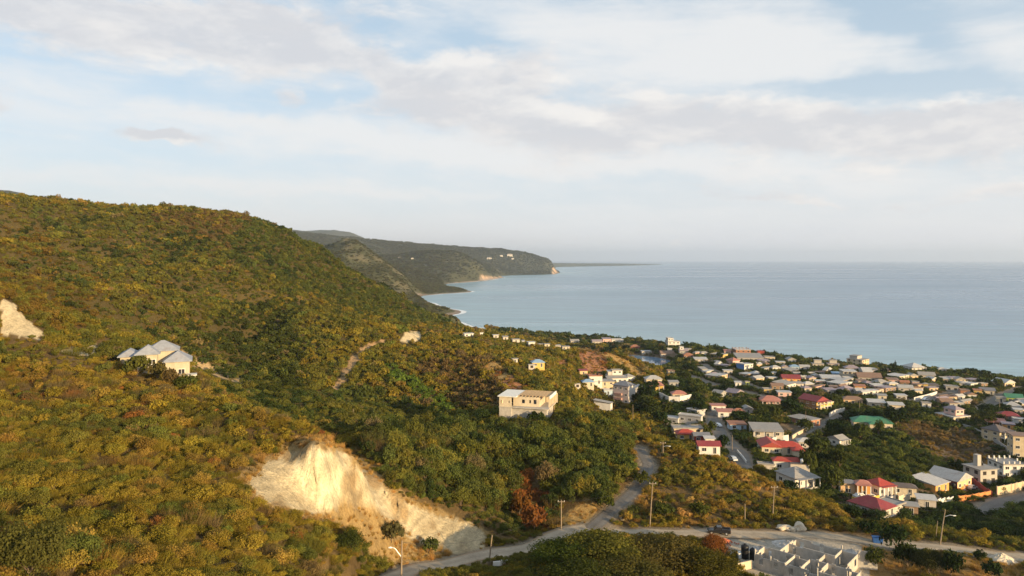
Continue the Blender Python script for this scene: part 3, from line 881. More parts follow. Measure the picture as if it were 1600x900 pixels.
# --- roads laid on the graded ground
def road_material(name, col, dusty):
    """driven surface: pale wheel tracks, dusty edges, patches"""
    m, t, o = material(name)
    tc = t.add('ShaderNodeTexCoord'); p = tc.outputs['Object']
    a = t.add('ShaderNodeAttribute', attribute_type='GEOMETRY', attribute_name='lane')
    n = t.noise(p, 0.22, 7, 0.65); n2 = t.noise(p, 2.2, 5, 0.65)
    ln = t.math('ADD', a.outputs['Fac'], t.math('MULTIPLY', t.math('SUBTRACT', n, 0.5), 0.22))
    rut = t.math('POWER', t.math('ABSOLUTE', t.math('SINE', t.math('MULTIPLY', ln, 2 * PI))), 2.0)
    edge = t.smooth(t.math('ABSOLUTE', t.math('SUBTRACT', ln, 0.5)), 0.36, 0.52)
    k = t.maprange(t.math('ADD', t.math('MULTIPLY', n, 0.5), t.math('MULTIPLY', n2, 0.5)), 0.35, 0.65, 0.72, 1.25)
    c = t.mix(t.math('MULTIPLY', rut, 0.45), col, tuple(min(.6, x * 1.35) for x in col))
    c = t.mix(t.math('MULTIPLY', edge, 0.85), c, dusty)
    c = t.mix(1.0, c, t.xyz(k, k, k), 'MULTIPLY')
    bsdf(t, o, c, 0.95, 0, bump(t, n2, 0.4, 0.08), 0.1)
    return m


M['marl'] = road_material('packed_marl_road', (0.33, 0.27, 0.20), (0.30, 0.19, 0.10))
M['tar'] = road_material('worn_asphalt_road', (0.155, 0.14, 0.125), (0.26, 0.19, 0.12))


def road(nm, wd, kind, L):
    v, f, lane = [], [], []
    for i, p in enumerate(L):
        d = L[min(i + 1, len(L) - 1)] - L[max(i - 1, 0)]
        d.z = 0; d.normalize()
        s = Vector((-d.y, d.x, 0))
        for k in range(9):
            lane.append(k / 8)
            t = (k / 8 - 0.5) * wd * (1 + 0.10 * math.sin(i * 0.7 + k) + 0.08 * math.sin(i * 0.23))
            q = p + s * t
            v.append((q.x, q.y, p.z + 0.05 - 0.015 * abs(k - 4)))
    for i in range(len(L) - 1):
        for k in range(8):
            a = i * 9 + k
            f.append((a, a + 1, a + 10, a + 9))
    o = mesh_obj(nm, v, f, M[kind], None, True)
    o.data.attributes.new('lane', 'FLOAT', 'POINT').data.foreach_set('value', lane)
    o['kind'] = 'structure'
    return o


for i, (nm, wd, kind, L) in enumerate(road_lines):
    if nm == 'hill_road':
        for p in L[:8]: p.z += 0.012
    road(nm, wd, kind, L)

# --- sea
def build_sea():
    rr = np.concatenate([np.geomspace(300, 3000, 70), np.geomspace(3100, 37000, 60)])
    uu = np.linspace(-1.6, 1.9, 150)
    RR, AA = np.meshgrid(rr, uu, indexing='ij')
    X = AA * RR; Y = RR
    pts = []
    for px, Y0 in zip(_spx, _sY): pts.append(((px - CX) / F * Y0, Y0, 0))
    d1, _ = polydist(X, Y, pts)
    d2, _ = polydist(X, Y, [(a, b, 0) for a, b in FAR_SHORE])
    d = np.minimum(d1, d2)
    sh = np.exp(-d / 260.0) * 0.75 + 0.35 * np.exp(-d / 1300.0)
    me = bpy.data.meshes.new('sea')
    nu, nv = X.shape
    co = np.stack([X, Y, np.zeros_like(X)], -1).reshape(-1, 3)
    idx = np.arange(nu * nv).reshape(nu, nv)
    q = np.stack([idx[:-1, :-1], idx[:-1, 1:], idx[1:, 1:], idx[1:, :-1]], -1).reshape(-1, 4)
    me.from_pydata(co.tolist(), [], q.tolist())
    a = me.attributes.new('shallow', 'FLOAT', 'POINT')
    a.data.foreach_set('value', np.clip(sh, 0, 1).ravel())
    me.materials.append(M['sea']); me.shade_smooth(); me.update()
    o = link(bpy.data.objects.new('sea', me)); o['kind'] = 'structure'


build_sea()
M['pond'] = sea_material(); M['pond'].name = 'still_pond_water'
for n in M['pond'].node_tree.nodes:
    if n.type == 'BSDF_PRINCIPLED':
        for l in list(n.inputs['Roughness'].links): M['pond'].node_tree.links.remove(l)
        n.inputs['Roughness'].default_value = 0.08
    if n.type == 'BUMP': n.inputs['Strength'].default_value = 0.04
pv = [(108 + 46 * math.cos(a) * (1 + 0.12 * math.sin(3 * a)), 672 + 48 * math.sin(a) * (1 + 0.1 * math.sin(2 * a)), 2.4) for a in np.linspace(0, 2 * PI, 40)[:-1]]
o = mesh_obj('pond', pv, [tuple(range(len(pv)))], M['pond']); o['kind'] = 'structure'

# --- surf: broken strips of foam along the water's edge
M['foam'] = plain('sea_foam', (0.8, 0.82, 0.83), 0.9, 0, 0.15, 0.05)


def surf():
    b = MB()
    def run(pts, wmin, wmax, gap, off):
        L = smooth_line([Vector((x, y, 0)) for x, y in pts], 14.0)
        for i in range(len(L) - 1):
            p, q = L[i], L[i + 1]
            d = (q - p); s = Vector((d.y, -d.x, 0)).normalized()
            k0 = vnoise(np.array([p.x * 0.02]), np.array([p.y * 0.02]), 7)[0]
            k1 = vnoise(np.array([q.x * 0.02]), np.array([q.y * 0.02]), 7)[0]
            if k0 < gap: continue
            w0 = wmin + (wmax - wmin) * k0; w1 = wmin + (wmax - wmin) * k1
            sc = p.y / 1000
            b.quad(tuple(p + s * off * sc + Vector((0, 0, .06))), tuple(q + s * off * sc + Vector((0, 0, .06))), tuple(q + s * (off + w1) * sc + Vector((0, 0, .06))), tuple(p + s * (off + w0) * sc + Vector((0, 0, .06))))
    pts = [((px - CX) / F * Y0, Y0) for px, Y0 in zip(_spx, _sY)]
    run(pts, 3, 11, 0.30, -3)
    run(pts, 2, 7, 0.52, 16)
    run([p for p in FAR_SHORE[:16]], 3, 10, 0.25, -3)
    run([p for p in FAR_SHORE[19:24]], 3, 8, 0.25, -3)
    o = b.build('surf', M['foam'], None, recalc=False)
    tag(o, 'white line of surf along the beach', 'surf', kind='stuff')


surf()

# ------------------------------------------------------------------ houses
C = dict(white=(0.66, 0.62, 0.57), cream=(0.60, 0.50, 0.36), pale=(0.52, 0.46, 0.40), grey=(0.36, 0.34, 0.32), lgrey=(0.42, 0.40, 0.39), pink=(0.66, 0.42, 0.36), yellow=(0.60, 0.40, 0.12), peach=(0.70, 0.46, 0.26),
         orange=(0.66, 0.32, 0.10), blue=(0.14, 0.26, 0.52), lblue=(0.42, 0.52, 0.62), brown=(0.30, 0.19, 0.12), red=(0.36, 0.07, 0.045), lime=(0.55, 0.62, 0.14), green=(0.22, 0.34, 0.22), block=(0.44, 0.40, 0.35), brick=(0.36, 0.17, 0.10), beige=(0.58, 0.46, 0.30),
         rred=(0.36, 0.055, 0.04), rcoral=(0.40, 0.17, 0.13), rmaroon=(0.24, 0.045, 0.05), rgrey=(0.30, 0.28, 0.26), rslate=(0.17, 0.175, 0.20), rwhite=(0.48, 0.46, 0.44), rbrown=(0.24, 0.15, 0.105), rblue=(0.24, 0.36, 0.50), rgreen=(0.06, 0.20, 0.12),
         rzinc=(0.40, 0.385, 0.37), rpurple=(0.30, 0.24, 0.26), rdark=(0.12, 0.10, 0.095), rrust=(0.34, 0.15, 0.085))
RECTS = []                                # (px0, px1, top, base, Y) of built things, kept clear of foliage in front
HOUSES = []
FOOT = []                                 # footprints (x, y, radius)


def window_mesh(w, h, name='window'):
    b = MB()
    fr = 0.09
    b.box(-w / 2, w / 2, -0.06, 0.02, -h / 2, -h / 2 + fr, 0); b.box(-w / 2, w / 2, -0.06, 0.02, h / 2 - fr, h / 2, 0)
    b.box(-w / 2, -w / 2 + fr, -0.06, 0.02, -h / 2 + fr, h / 2 - fr, 0); b.box(w / 2 - fr, w / 2, -0.06, 0.02, -h / 2 + fr, h / 2 - fr, 0)
    b.box(-0.03, 0.03, -0.05, 0.02, -h / 2 + fr, h / 2 - fr, 0)
    b.quad((-w / 2 + fr, -0.02, -h / 2 + fr), (w / 2 - fr, -0.02, -h / 2 + fr), (w / 2 - fr, -0.02, h / 2 - fr), (-w / 2 + fr, -0.02, h / 2 - fr), 1)
    b.box(-w / 2 - .05, w / 2 + .05, -0.12, 0.02, -h / 2 - 0.08, -h / 2, 0)
    o = b.build(name, [M['trim'], M['glass']])
    me = o.data
    bpy.data.objects.remove(o)
    return me


def opening_mesh(w, h):
    b = MB()
    b.quad((-w / 2, -0.015, -h / 2), (w / 2, -0.015, -h / 2), (w / 2, -0.015, h / 2), (-w / 2, -0.015, h / 2), 1)
    fr = 0.14
    b.box(-w / 2 - fr, w / 2 + fr, -0.05, 0.02, h / 2, h / 2 + 0.18, 0); b.box(-w / 2 - fr, w / 2 + fr, -0.08, 0.02, -h / 2 - 0.1, -h / 2, 0)
    o = b.build('window', [M['block'], M['dark']])
    me = o.data; bpy.data.objects.remove(o)
    return me


WIN = window_mesh(1.5, 1.25)
WINB = window_mesh(2.0, 1.4)
DOOR = window_mesh(1.1, 2.1, 'door')
OPEN = opening_mesh(1.5, 1.35)
_tk = MB()
_tk.tube([(0, 0, 0), (0, 0, 1.25), (0, 0, 1.4), (0, 0, 1.5), (0, 0, 1.6)], [0.62, 0.62, 0.5, 0.25, 0.22], 14)
_o = _tk.build('water_tank', M['tank'], None, True); TANK = _o.data; bpy.data.objects.remove(_o)


def inst(me, name, parent, loc, rz=0.0, mat=None):
    o = bpy.data.objects.new(name, me)
    o.location = loc; o.rotation_euler = (0, 0, rz)
    return link(o, parent)


def roof_mesh(kind, w1, w2, H, name='roof', along=None, rh=None, ov=0.45):
    b = MB()
    x0, x1, y0, y1 = -w1 / 2 - ov, w1 / 2 + ov, -w2 / 2 - ov, w2 / 2 + ov
    L, S = (x1 - x0, y1 - y0)
    al = along or ('x' if L >= S else 'y')
    t = 0.16
    if kind in ('hip', 'gable'):
        short = S if al == 'x' else L
        rh = rh or short * (0.24 if kind == 'hip' else 0.22)
        ins = short * 0.46 if kind == 'hip' else 0.0
        if al == 'x':
            r0, r1 = (x0 + min(ins, L * 0.48), (y0 + y1) / 2, H + t + rh), (x1 - min(ins, L * 0.48), (y0 + y1) / 2, H + t + rh)
        else:
            r0, r1 = ((x0 + x1) / 2, y0 + min(ins, S * 0.48), H + t + rh), ((x0 + x1) / 2, y1 - min(ins, S * 0.48), H + t + rh)
        a, bb, c, d = (x0, y0, H + t), (x1, y0, H + t), (x1, y1, H + t), (x0, y1, H + t)
        if al == 'x':
            b.quad(a, bb, r1, r0); b.quad(c, d, r0, r1); b.tri(bb, c, r1); b.tri(d, a, r0)
        else:
            b.quad(bb, c, r1, r0); b.quad(d, a, r0, r1); b.tri(a, bb, r0); b.tri(c, d, r1)
        b.box(x0, x1, y0, y1, H, H + t - 0.004)
    elif kind == 'mono':
        lo, hi = H + 0.15, H + 0.15 + (rh or 0.11 * S)
        P = [(x0, y0, lo), (x1, y0, lo), (x1, y1, hi), (x0, y1, hi)]
        Q = [(p[0], p[1], p[2] + 0.14) for p in P]
        b.quad(*P); b.quad(*Q)
        for k in range(4):
            b.quad(P[k], P[(k + 1) % 4], Q[(k + 1) % 4], Q[k])
        b.quad((-w1 / 2, w2 / 2, H), (w1 / 2, w2 / 2, H), (w1 / 2, w2 / 2, hi), (-w1 / 2, w2 / 2, hi))
        b.quad((-w1 / 2, -w2 / 2, H), (-w1 / 2, w2 / 2, H), (-w1 / 2, w2 / 2, hi - .02), (-w1 / 2, -w2 / 2, lo))
        b.quad((w1 / 2, -w2 / 2, H), (w1 / 2, w2 / 2, H), (w1 / 2, w2 / 2, hi - .02), (w1 / 2, -w2 / 2, lo))
    elif kind == 'flat':
        b.box(x0 + ov * .4, x1 - ov * .4, y0 + ov * .4, y1 - ov * .4, H, H + 0.24)
        for (p, q, r, s_) in ((x0 + ov * .4, x1 - ov * .4, y0 + ov * .4, y0 + ov * .4 + .2), (x0 + ov * .4, x1 - ov * .4, y1 - ov * .4 - .2, y1 - ov * .4), (x0 + ov * .4, x0 + ov * .4 + .2, y0 + ov * .4 + .2, y1 - ov * .4 - .2), (x1 - ov * .4 - .2, x1 - ov * .4, y0 + ov * .4 + .2, y1 - ov * .4 - .2)):
            b.box(p, q, r, s_, H + 0.243, H + 0.5)
    elif kind == 'slab':
        b.box(x0, x1, y0, y1, H, H + 0.26)
    return b


def house(cx, cy, pl, pr, h, roof, wc, rc, flags='', name='house', label='', cat='house', group=None, theta=None, deep=None, lo=40.0, zup=0.0):
    P = hit(cx, cy, lo)
    if P is None:
        return None
    s = P.y / F
    bear = math.atan2(P.x, P.y)
    if theta is None:
        th = math.atan2(max(pl, 0.2 * pr), pr)
    else:
        th = R(theta)
    th = min(max(th, R(8)), R(74))
    # the faces are seen along the bearing, so turn the house with it
    w1 = max(2.5, pr * s / max(math.cos(th), 0.2))
    w2 = max(2.5, pl * s / max(math.sin(th), 0.2)) if pl > 2 else (deep or 0.75) * w1
    if deep and pl <= 2: w2 = deep * w1
    if pr <= 2: w1 = (deep or 0.75) * w2
    w1 = min(w1, 46); w2 = min(w2, 46)
    H = max(2.4, h * s)
    rz = th - bear
    e1 = Vector((math.cos(rz), math.sin(rz), 0)); e2 = Vector((-math.sin(rz), math.cos(rz), 0))
    c = P + e1 * (w1 / 2) + e2 * (w2 / 2)
    root = empty(name, (c.x, c.y, P.z + zup), rz)
    tag(root, label, cat, group)
    FOOT.append((c.x, c.y, 0.5 * math.hypot(w1, w2)))
    RECTS.append((cx - pl - 1, cx + pr + 1, cy - h - 6, cy, P.y))
    HOUSES.append((root, w1, w2, H))
    W = MB()
    z0 = -4.0
    a, bq = w1 / 2, w2 / 2
    W.box(-a, a, -bq, bq, z0, H)
    wo = W.build('wall', M['wall'], root); wo['tintcol'] = C[wc] if isinstance(wc, str) else wc
    top = H
    rk = roof
    along = None
    if roof in ('gx', 'gy'): rk, along = 'gable', roof[1]
    if roof in ('hx', 'hy'): rk, along = 'hip', roof[1]
    if rk == 'gable':
        al = along or ('x' if w1 >= w2 else 'y')
        short = w2 if al == 'x' else w1
        rh = (short + .9) * 0.22
        if al == 'x':
            tr = [((sx, -bq, H + .02), (sx, bq, H + .02), (sx, 0, H + rh - .02)) for sx in (-a, a)]
        else:
            tr = [((-a, sy, H + .02), (a, sy, H + .02), (0, sy, H + rh - .02)) for sy in (-bq, bq)]
        for t3 in tr:
            g = MB(); g.tri(*t3)
            go = g.build('gable_wall', M['wall'], root); go['tintcol'] = C[wc] if isinstance(wc, str) else wc
    if rk:
        ro = roof_mesh(rk, w1, w2, H, 'roof', along).build('roof', M['roof'], root)
        ro['tintcol'] = C[rc] if isinstance(rc, str) else rc
    # openings on the two faces in view
    st = max(1, int(round(H / 3.1)))
    sh = H / st
    raw = 'u' in flags
    wm = OPEN if raw else (WINB if min(w1, w2) > 13 else WIN)
    for face, wl in (('r', w1), ('l', w2)):
        if 'n' + face in flags: continue
        n = int(max(1, min(7, round(wl / 3.4))))
        if P.y > 520: n = min(n, 3)
        for k in range(st):
            for i in range(n):
                tt = (i + 0.5) / n - 0.5
                z = k * sh + sh * 0.56
                isdoor = (k == 0 and face == 'r' and i == n // 2 and not raw)
                me, nm, z = (DOOR, 'door', 1.05) if isdoor else (wm, 'window', z)
                if face == 'r': inst(me, nm, root, (tt * w1, -bq - 0.004, z), 0)
                else: inst(me, nm, root, (-a - 0.004, -tt * w2, z), -PI / 2)
    if 't' in flags:
        inst(TANK, 'water_tank', root, (a * 0.45, bq * 0.3, H + (0.3 if rk in ('flat', 'slab') else 0.9)))
    if 'c' in flags:
        k = MB()
        for i in range(5):
            for j in range(3):
                if 0 < i < 4 and j == 1: continue
                x = -a + .25 + (2 * a - .5) * i / 4; y = -bq + .25 + (2 * bq - .5) * j / 2
                o2 = MB(); o2.box(x - .22, x + .22, y - .22, y + .22, H + .25, H + 1.35)
                q = o2.build('stub_column', M['wall'], root); q['tintcol'] = C[wc]
    if 'b' in flags:
        dpt = min(2.2, w2 * 0.3)
        k = MB()
        zf = sh if st > 1 else 0.15
        k.box(-a, a, -bq - dpt, -bq - 0.01, zf - 0.2, zf)
        q = k.build('balcony', M['wall'], root); q['tintcol'] = C['white']
        for i in range(4):
            k = MB()
            x = -a + .2 + (2 * a - .4) * i / 3
            k.box(x - .16, x + .16, -bq - dpt + .02, -bq - dpt + .32, -4, zf - 0.203)
            q = k.build('support_column', M['wall'], root); q['tintcol'] = C['white']
            k = MB()
            k.box(x - .14, x + .14, -bq - dpt + .03, -bq - dpt + .30, zf + .003, H - .02)
            q = k.build('veranda_column', M['wall'], root); q['tintcol'] = C['white']
        for i in range(3):
            k = MB()
            xa = -a + .2 + (2 * a - .4) * i / 3 + .17; xb = -a + .2 + (2 * a - .4) * (i + 1) / 3 - .17
            k.box(xa, xb, -bq - dpt + .08, -bq - dpt + .16, zf + .1, zf + .95)
            q = k.build('balustrade', M['wall'], root); q['tintcol'] = C[wc] if isinstance(wc, str) else wc
        k = MB(); k.box(-a - .2, a + .2, -bq - dpt - .2, -bq - .47, H - .015, H + .14)
        q = k.build('porch_roof', M['roof'], root); q['tintcol'] = C[rc] if isinstance(rc, str) else rc
    return root, w1, w2, H, P


def block_on(root, x0, x1, y0, y1, z0, z1, wc, roof=None, rc=None, wins=True, name='upper_storey'):
    """a second mass that belongs to a house: its own walls, roof and windows"""
    b = MB(); b.box(x0, x1, y0, y1, z0, z1)
    q = b.build(name, M['wall'], root); q['tintcol'] = C[wc] if isinstance(wc, str) else wc
    if roof:
        r = roof_mesh(roof, x1 - x0, y1 - y0, 0, ov=0.4)
        r.v = [(v[0] + (x0 + x1) / 2, v[1] + (y0 + y1) / 2, v[2] + z1) for v in r.v]
        r = r.build('roof', M['roof'], root); r['tintcol'] = C[rc] if isinstance(rc, str) else rc
    if wins:
        n = max(1, int(round((x1 - x0) / 3.2)))
        for k in range(max(1, int(round((z1 - max(z0, 0)) / 3.1)))):
            zz = max(z0, 0) + 1.7 + k * 3.05
            if zz > z1 - .6: continue
            for i in range(n): inst(WIN, 'window', root, (x0 + (x1 - x0) * (i + .5) / n, y0 - .004, zz))
            n2 = max(1, int(round((y1 - y0) / 3.4)))
            for i in range(n2): inst(WIN, 'window', root, (x0 - .004, y0 + (y1 - y0) * (i + .5) / n2, zz), -PI / 2)
    return q


HD = [
    # --- terraced hillside group below the brown hill
    (911, 604, 1, 17, 6, 'hip', 'cream', 'rblue', '', 'house', 'small cream house with a slate blue roof, leftmost of the terraced hillside group'),
    (921, 600, 1, 20, 12, 'flat', 'white', 'rrust', 't', 'house', 'white house with rust red clutter on its flat roof, left of the stepped villa'),
    (906, 586, 1, 12, 6, 'mono', 'peach', 'rmaroon', '', 'house', 'peach house with a dark maroon roof tucked above the small cream house'),
    (980, 598, 9, 12, 8, 'hip', 'white', 'rgrey', '', 'house', 'white house with a pale grey hipped roof right of the stepped white villa'),
    (1010, 601, 2, 24, 8, 'hip', 'cream', 'rzinc', '', 'house', 'cream house with a light zinc roof behind the yellow balconied house'),
    (1014, 613, 4, 22, 11, 'hip', 'yellow', 'rcoral', 'b', 'house', 'yellow two storey house with coral red roofs and a balcony right of the apartment block'),
    (993, 617, 3, 15, 10, 'gy', 'lgrey', 'rzinc', '', 'house', 'grey gabled house standing directly right of the tall apartment block'),
    (944, 617, 2, 13, 7, 'flat', 'lblue', 'rwhite', '', 'house', 'small pale blue house left of the tall apartment block'),
    (930, 603, 1, 30, 5, 'slab', 'beige', 'rgrey', '', 'house', 'long low beige house under the two storey white house with the rusty roof'),
    (954, 645, 26, 3, 14, 'mono', 'white', 'rgrey', 'nl', 'house', 'tall narrow white house with a grey sloping roof below the apartment block'),
    (1051, 623, 2, 21, 7, 'hip', 'cream', 'rcoral', '', 'house', 'cream house with a salmon hipped roof above a long white retaining wall'),
    (1046, 604, 1, 14, 5, 'mono', 'grey', 'rgrey', '', 'hut', 'small grey hut among the trees right of the yellow balconied house', 'hut'),
    (1044, 586, 3, 10, 6, 'flat', 'cream', 'rbrown', '', 'house', 'brown and cream house alone in the trees just below the pond'),
    (832, 574, 3, 19, 4, 'hip', 'yellow', 'rblue', '', 'house', 'yellow cottage with a light blue hipped roof alone on the scrub slope'),
    (826, 577, 2, 10, 7, None, 'block', 'rgrey', 'u', 'ruin', 'roofless pale block shell beside the blue roofed yellow cottage', 'ruin'),
    (801, 568, 1, 8, 4, 'slab', 'pale', 'rgrey', '', 'hut', 'tiny pale hut on the scrub slope left of the blue roofed cottage', 'hut'),
    (898, 607, 1, 9, 5, None, 'pale', 'rgrey', 'u', 'ruin', 'small pale roofless shell on the grass below the terraced white houses', 'ruin'),
    # --- middle street
    (1089, 651, 15, 13, 9, 'slab', 'lgrey', 'rwhite', 'nr', 'building', 'grey building with a broad white slab roof above the row windowed grey house', 'building'),
    (1095, 665, 34, 3, 13, 'flat', 'lgrey', 'rwhite', '', 'building', 'two storey lilac grey building with a row of small dark windows', 'building'),
    (1059, 664, 22, 2, 7, 'flat', 'lgrey', 'rwhite', '', 'building', 'low white roofed wing left of the row windowed lilac grey building', 'building'),
    (1053, 679, 4, 44, 9, 'flat', 'beige', 'rgrey', 'u', 'building', 'long unfinished beige building in front of the row windowed lilac grey building', 'building'),
    (1059, 688, 2, 26, 7, 'hip', 'yellow', 'rred', '', 'house', 'yellow house with a bright red hipped roof below the long unfinished beige building'),
    (1085, 691, 3, 23, 6, 'gx', 'red', 'rslate', '', 'house', 'dark red house with a grey gabled roof beside the red hipped yellow house'),
    (1092, 709, 4, 32, 6, 'gx', 'white', 'rmaroon', '', 'house', 'white house with a long dark red roof at the foot of the grassy slope'),
    (1102, 696, 1, 14, 4, 'mono', 'white', 'rwhite', '', 'shed', 'little white roofed shed behind the long dark red roof', 'shed'),
    (1112, 643, 2, 21, 9, 'slab', 'white', 'rcoral', '', 'house', 'white upper house with five dark windows under a thin red eave'),
    (1122, 652, 3, 24, 8, 'mono', 'white', 'rcoral', '', 'house', 'white and red trimmed house left of the orange red hipped roof'),
    (1146, 651, 2, 17, 5, 'hip', 'white', 'rrust', '', 'house', 'white house with an orange red hipped roof facing the street bend'),
    (1162, 647, 4, 14, 6, 'gy', 'pale', 'rgrey', '', 'house', 'pale gabled house behind the orange red hipped roof'),
    (1141, 672, 5, 24, 8, 'slab', 'lblue', 'rrust', '', 'house', 'shaded light blue house with an orange brown flat roof by the street'),
    (1177, 684, 2, 43, 12, 'mono', 'pale', 'rgrey', 'b', 'house', 'wide pale house with a grey roof and open carport above the white boundary wall'),
    (1190, 633, 2, 29, 6, 'hip', 'pink', 'rcoral', 'b', 'house', 'pink house with a coral hipped roof left of the maroon roofed yellow house'),
    (1150, 622, 16, 11, 7, 'gy', 'yellow', 'rpurple', '', 'house', 'yellow gabled house with a dull purple roof beside the main road'),
    (1126, 622, 13, 8, 6, 'gy', 'grey', 'rgrey', '', 'house', 'grey house left of the yellow gabled house by the main road'),
    (1194, 615, 3, 11, 6, 'flat', 'yellow', 'rgrey', '', 'house', 'small square yellow house right of the main road'),
    (1216, 620, 3, 19, 7, 'slab', 'pink', 'rwhite', '', 'house', 'pinkish house with a white flat roof left of the maroon roofed yellow house'),
    (1165, 603, 1, 6, 6, 'flat', 'lime', 'rgrey', '', 'hut', 'small lime green block by the main road', 'hut'),
    (1149, 604, 2, 9, 5, 'mono', 'white', 'rwhite', '', 'hut', 'small white house with a curved porch opening beside the lime green block', 'house'),
    (1206, 609, 2, 17, 6, 'gx', 'brown', 'rbrown', '', 'house', 'brown gabled house right of the lime green block'),
    (1223, 597, 4, 26, 5, 'gx', 'orange', 'rmaroon', '', 'house', 'orange house with a dark maroon roof and a long orange front wall'),
    (1252, 594, 1, 8, 6, 'flat', 'white', 'rwhite', '', 'hut', 'bright white cube house right of the long orange front wall', 'house'),
    # --- town centre towards the beach
    (1163, 581, 12, 13, 11, 'flat', 'white', 'rwhite', 'nl', 'building', 'three storey white building with one bright blue side wall', 'building'),
    (1131, 585, 1, 13, 6, 'slab', 'pale', 'rwhite', '', 'hut', 'small white roofed hut left of the white building with the blue side', 'hut'),
    (1145, 571, 10, 11, 7, 'hy', 'pink', 'rcoral', '', 'house', 'pinkish house with a coral roof behind the white building with the blue side'),
    (1127, 562, 17, 10, 7, 'flat', 'yellow', 'rgrey', '', 'building', 'yellow fronted building with a long grey side wall near the beach', 'building'),
    (1132, 554, 1, 10, 6, 'mono', 'pink', 'rcoral', '', 'house', 'coral pink house behind the yellow fronted building'),
    (1150, 556, 6, 22, 9, 'flat', 'brick', 'rwhite', 'uc', 'building', 'long red brick unfinished building with white roof slabs at the beach', 'building'),
    (1152, 563, 1, 39, 4, 'mono', 'grey', 'rgrey', '', 'warehouse', 'long low grey warehouse roof in front of the red brick building', 'warehouse'),
    (1195, 564, 2, 15, 6, 'flat', 'cream', 'rgrey', '', 'house', 'cream two storey house at the right end of the long grey warehouse'),
    (1086, 566, 2, 19, 4, 'mono', 'pale', 'rwhite', '', 'house', 'long white roofed house left of the yellow fronted building'),
    (1231, 567, 4, 12, 5, 'gy', 'white', 'rgrey', '', 'house', 'grey and white gabled house among dark trees near the beach'),
    (1213, 570, 1, 13, 4, 'slab', 'pale', 'rwhite', '', 'house', 'low white roofed house left of the grey and white gabled house'),
    (1235, 578, 2, 13, 5, 'hip', 'lblue', 'rblue', '', 'house', 'light blue house below the grey and white gabled house'),
    (1184, 556, 2, 10, 7, 'flat', 'red', 'rmaroon', '', 'house', 'dark red block right of the red brick building at the beach'),
    (1347, 572, 22, 10, 9, 'slab', 'beige', 'rgrey', 'u', 'building', 'beige concrete frame building standing tallest on the beach front', 'building'),
    (1317, 592, 5, 19, 12, 'slab', 'cream', 'rwhite', 'b', 'house', 'cream two storey house with a columned veranda in the middle of the town'),
    (1301, 589, 1, 13, 5, 'mono', 'lblue', 'rblue', '', 'house', 'blue roofed house left of the columned cream house'),
    (1285, 597, 2, 28, 5, 'mono', 'pale', 'rwhite', '', 'building', 'long white roofed building below the columned cream house', 'building'),
    (1321, 580, 1, 20, 4, 'hip', 'pale', 'rpurple', '', 'house', 'pale house with a wide grey purple roof behind the columned cream house'),
    (1341, 595, 1, 33, 5, 'gx', 'pale', 'rbrown', '', 'house', 'long house with a dull brown roof right of the columned cream house'),
    (1387, 599, 2, 15, 5, 'mono', 'pink', 'rbrown', '', 'house', 'pink fronted house at the right end of the long dull brown roof'),
    (1407, 603, 2, 12, 5, 'gx', 'brown', 'rrust', '', 'house', 'reddish brown house left of the grey gable in the right part of town'),
    (1404, 612, 2, 20, 5, 'gx', 'pale', 'rzinc', '', 'house', 'pale house with a light grey gabled roof above the modern grey and white house'),
    (1297, 611, 1, 11, 4, 'mono', 'orange', 'rbrown', '', 'hut', 'small orange hut in the trees behind the maroon roofed yellow house', 'hut'),
    (1336, 610, 2, 15, 5, 'mono', 'orange', 'rrust', '', 'house', 'orange walled house in the trees right of the maroon roofed yellow house'),
    (1318, 631, 3, 27, 7, 'hip', 'peach', 'rbrown', '', 'house', 'peach house with a brown hipped roof right of the maroon roofed yellow house'),
    (1358, 636, 2, 23, 6, 'mono', 'cream', 'rwhite', '', 'building', 'left one of two long low cream buildings above the green roofed house', 'building'),
    (1390, 642, 3, 20, 9, 'mono', 'cream', 'rwhite', '', 'building', 'right one of two long low cream buildings above the green roofed house', 'building'),
    (1401, 625, 4, 14, 7, 'slab', 'lgrey', 'rwhite', '', 'house', 'modern grey and white house left of the long white boundary wall'),
    (1372, 625, 1, 12, 4, 'mono', 'cream', 'rgrey', '', 'hut', 'small cream hut left of the modern grey and white house', 'hut'),
    (1270, 573, 2, 16, 4, 'slab', 'pale', 'rgrey', '', 'house', 'low pale house beside the beach left of the concrete frame building'),
    (1250, 578, 1, 14, 4, 'gx', 'white', 'rzinc', '', 'house', 'white house with a zinc gable left of the low pale beach house'),
    (1294, 573, 2, 16, 4, 'slab', 'pale', 'rpurple', '', 'house', 'low house with a dull purple roof directly left of the concrete frame building'),
    (1425, 581, 13, 17, 7, 'hip', 'white', 'rwhite', 'b', 'hotel', 'white beach hotel with white hipped roofs and brown columns', 'hotel'),
    (1466, 581, 1, 11, 4, 'hip', 'pale', 'rwhite', '', 'pavilion', 'small white roofed beach pavilion right of the white hotel', 'pavilion'),
    (1436, 591, 1, 22, 3, 'gx', 'pale', 'rgrey', '', 'house', 'low grey roofed house half hidden in trees below the white hotel'),
    (1570, 605, 17, 13, 6, 'gy', 'beige', 'rwhite', 'nl', 'warehouse', 'beige gabled warehouse with a white roof at the right end of the beach', 'warehouse'),
    (1478, 611, 3, 17, 7, 'flat', 'grey', 'rgrey', 'u', 'house', 'grey flat roofed house in the field left of the reddish brown house'),
    (1501, 618, 3, 12, 8, 'flat', 'brick', 'rbrown', '', 'house', 'reddish brown house left of the small yellow house in the right field'),
    (1522, 617, 2, 10, 7, 'mono', 'yellow', 'rrust', '', 'house', 'small yellow house with an orange roof beside the reddish brown house'),
    (1532, 616, 2, 19, 6, 'gx', 'cream', 'rslate', '', 'house', 'cream house with dark gabled roof right of the small yellow house'),
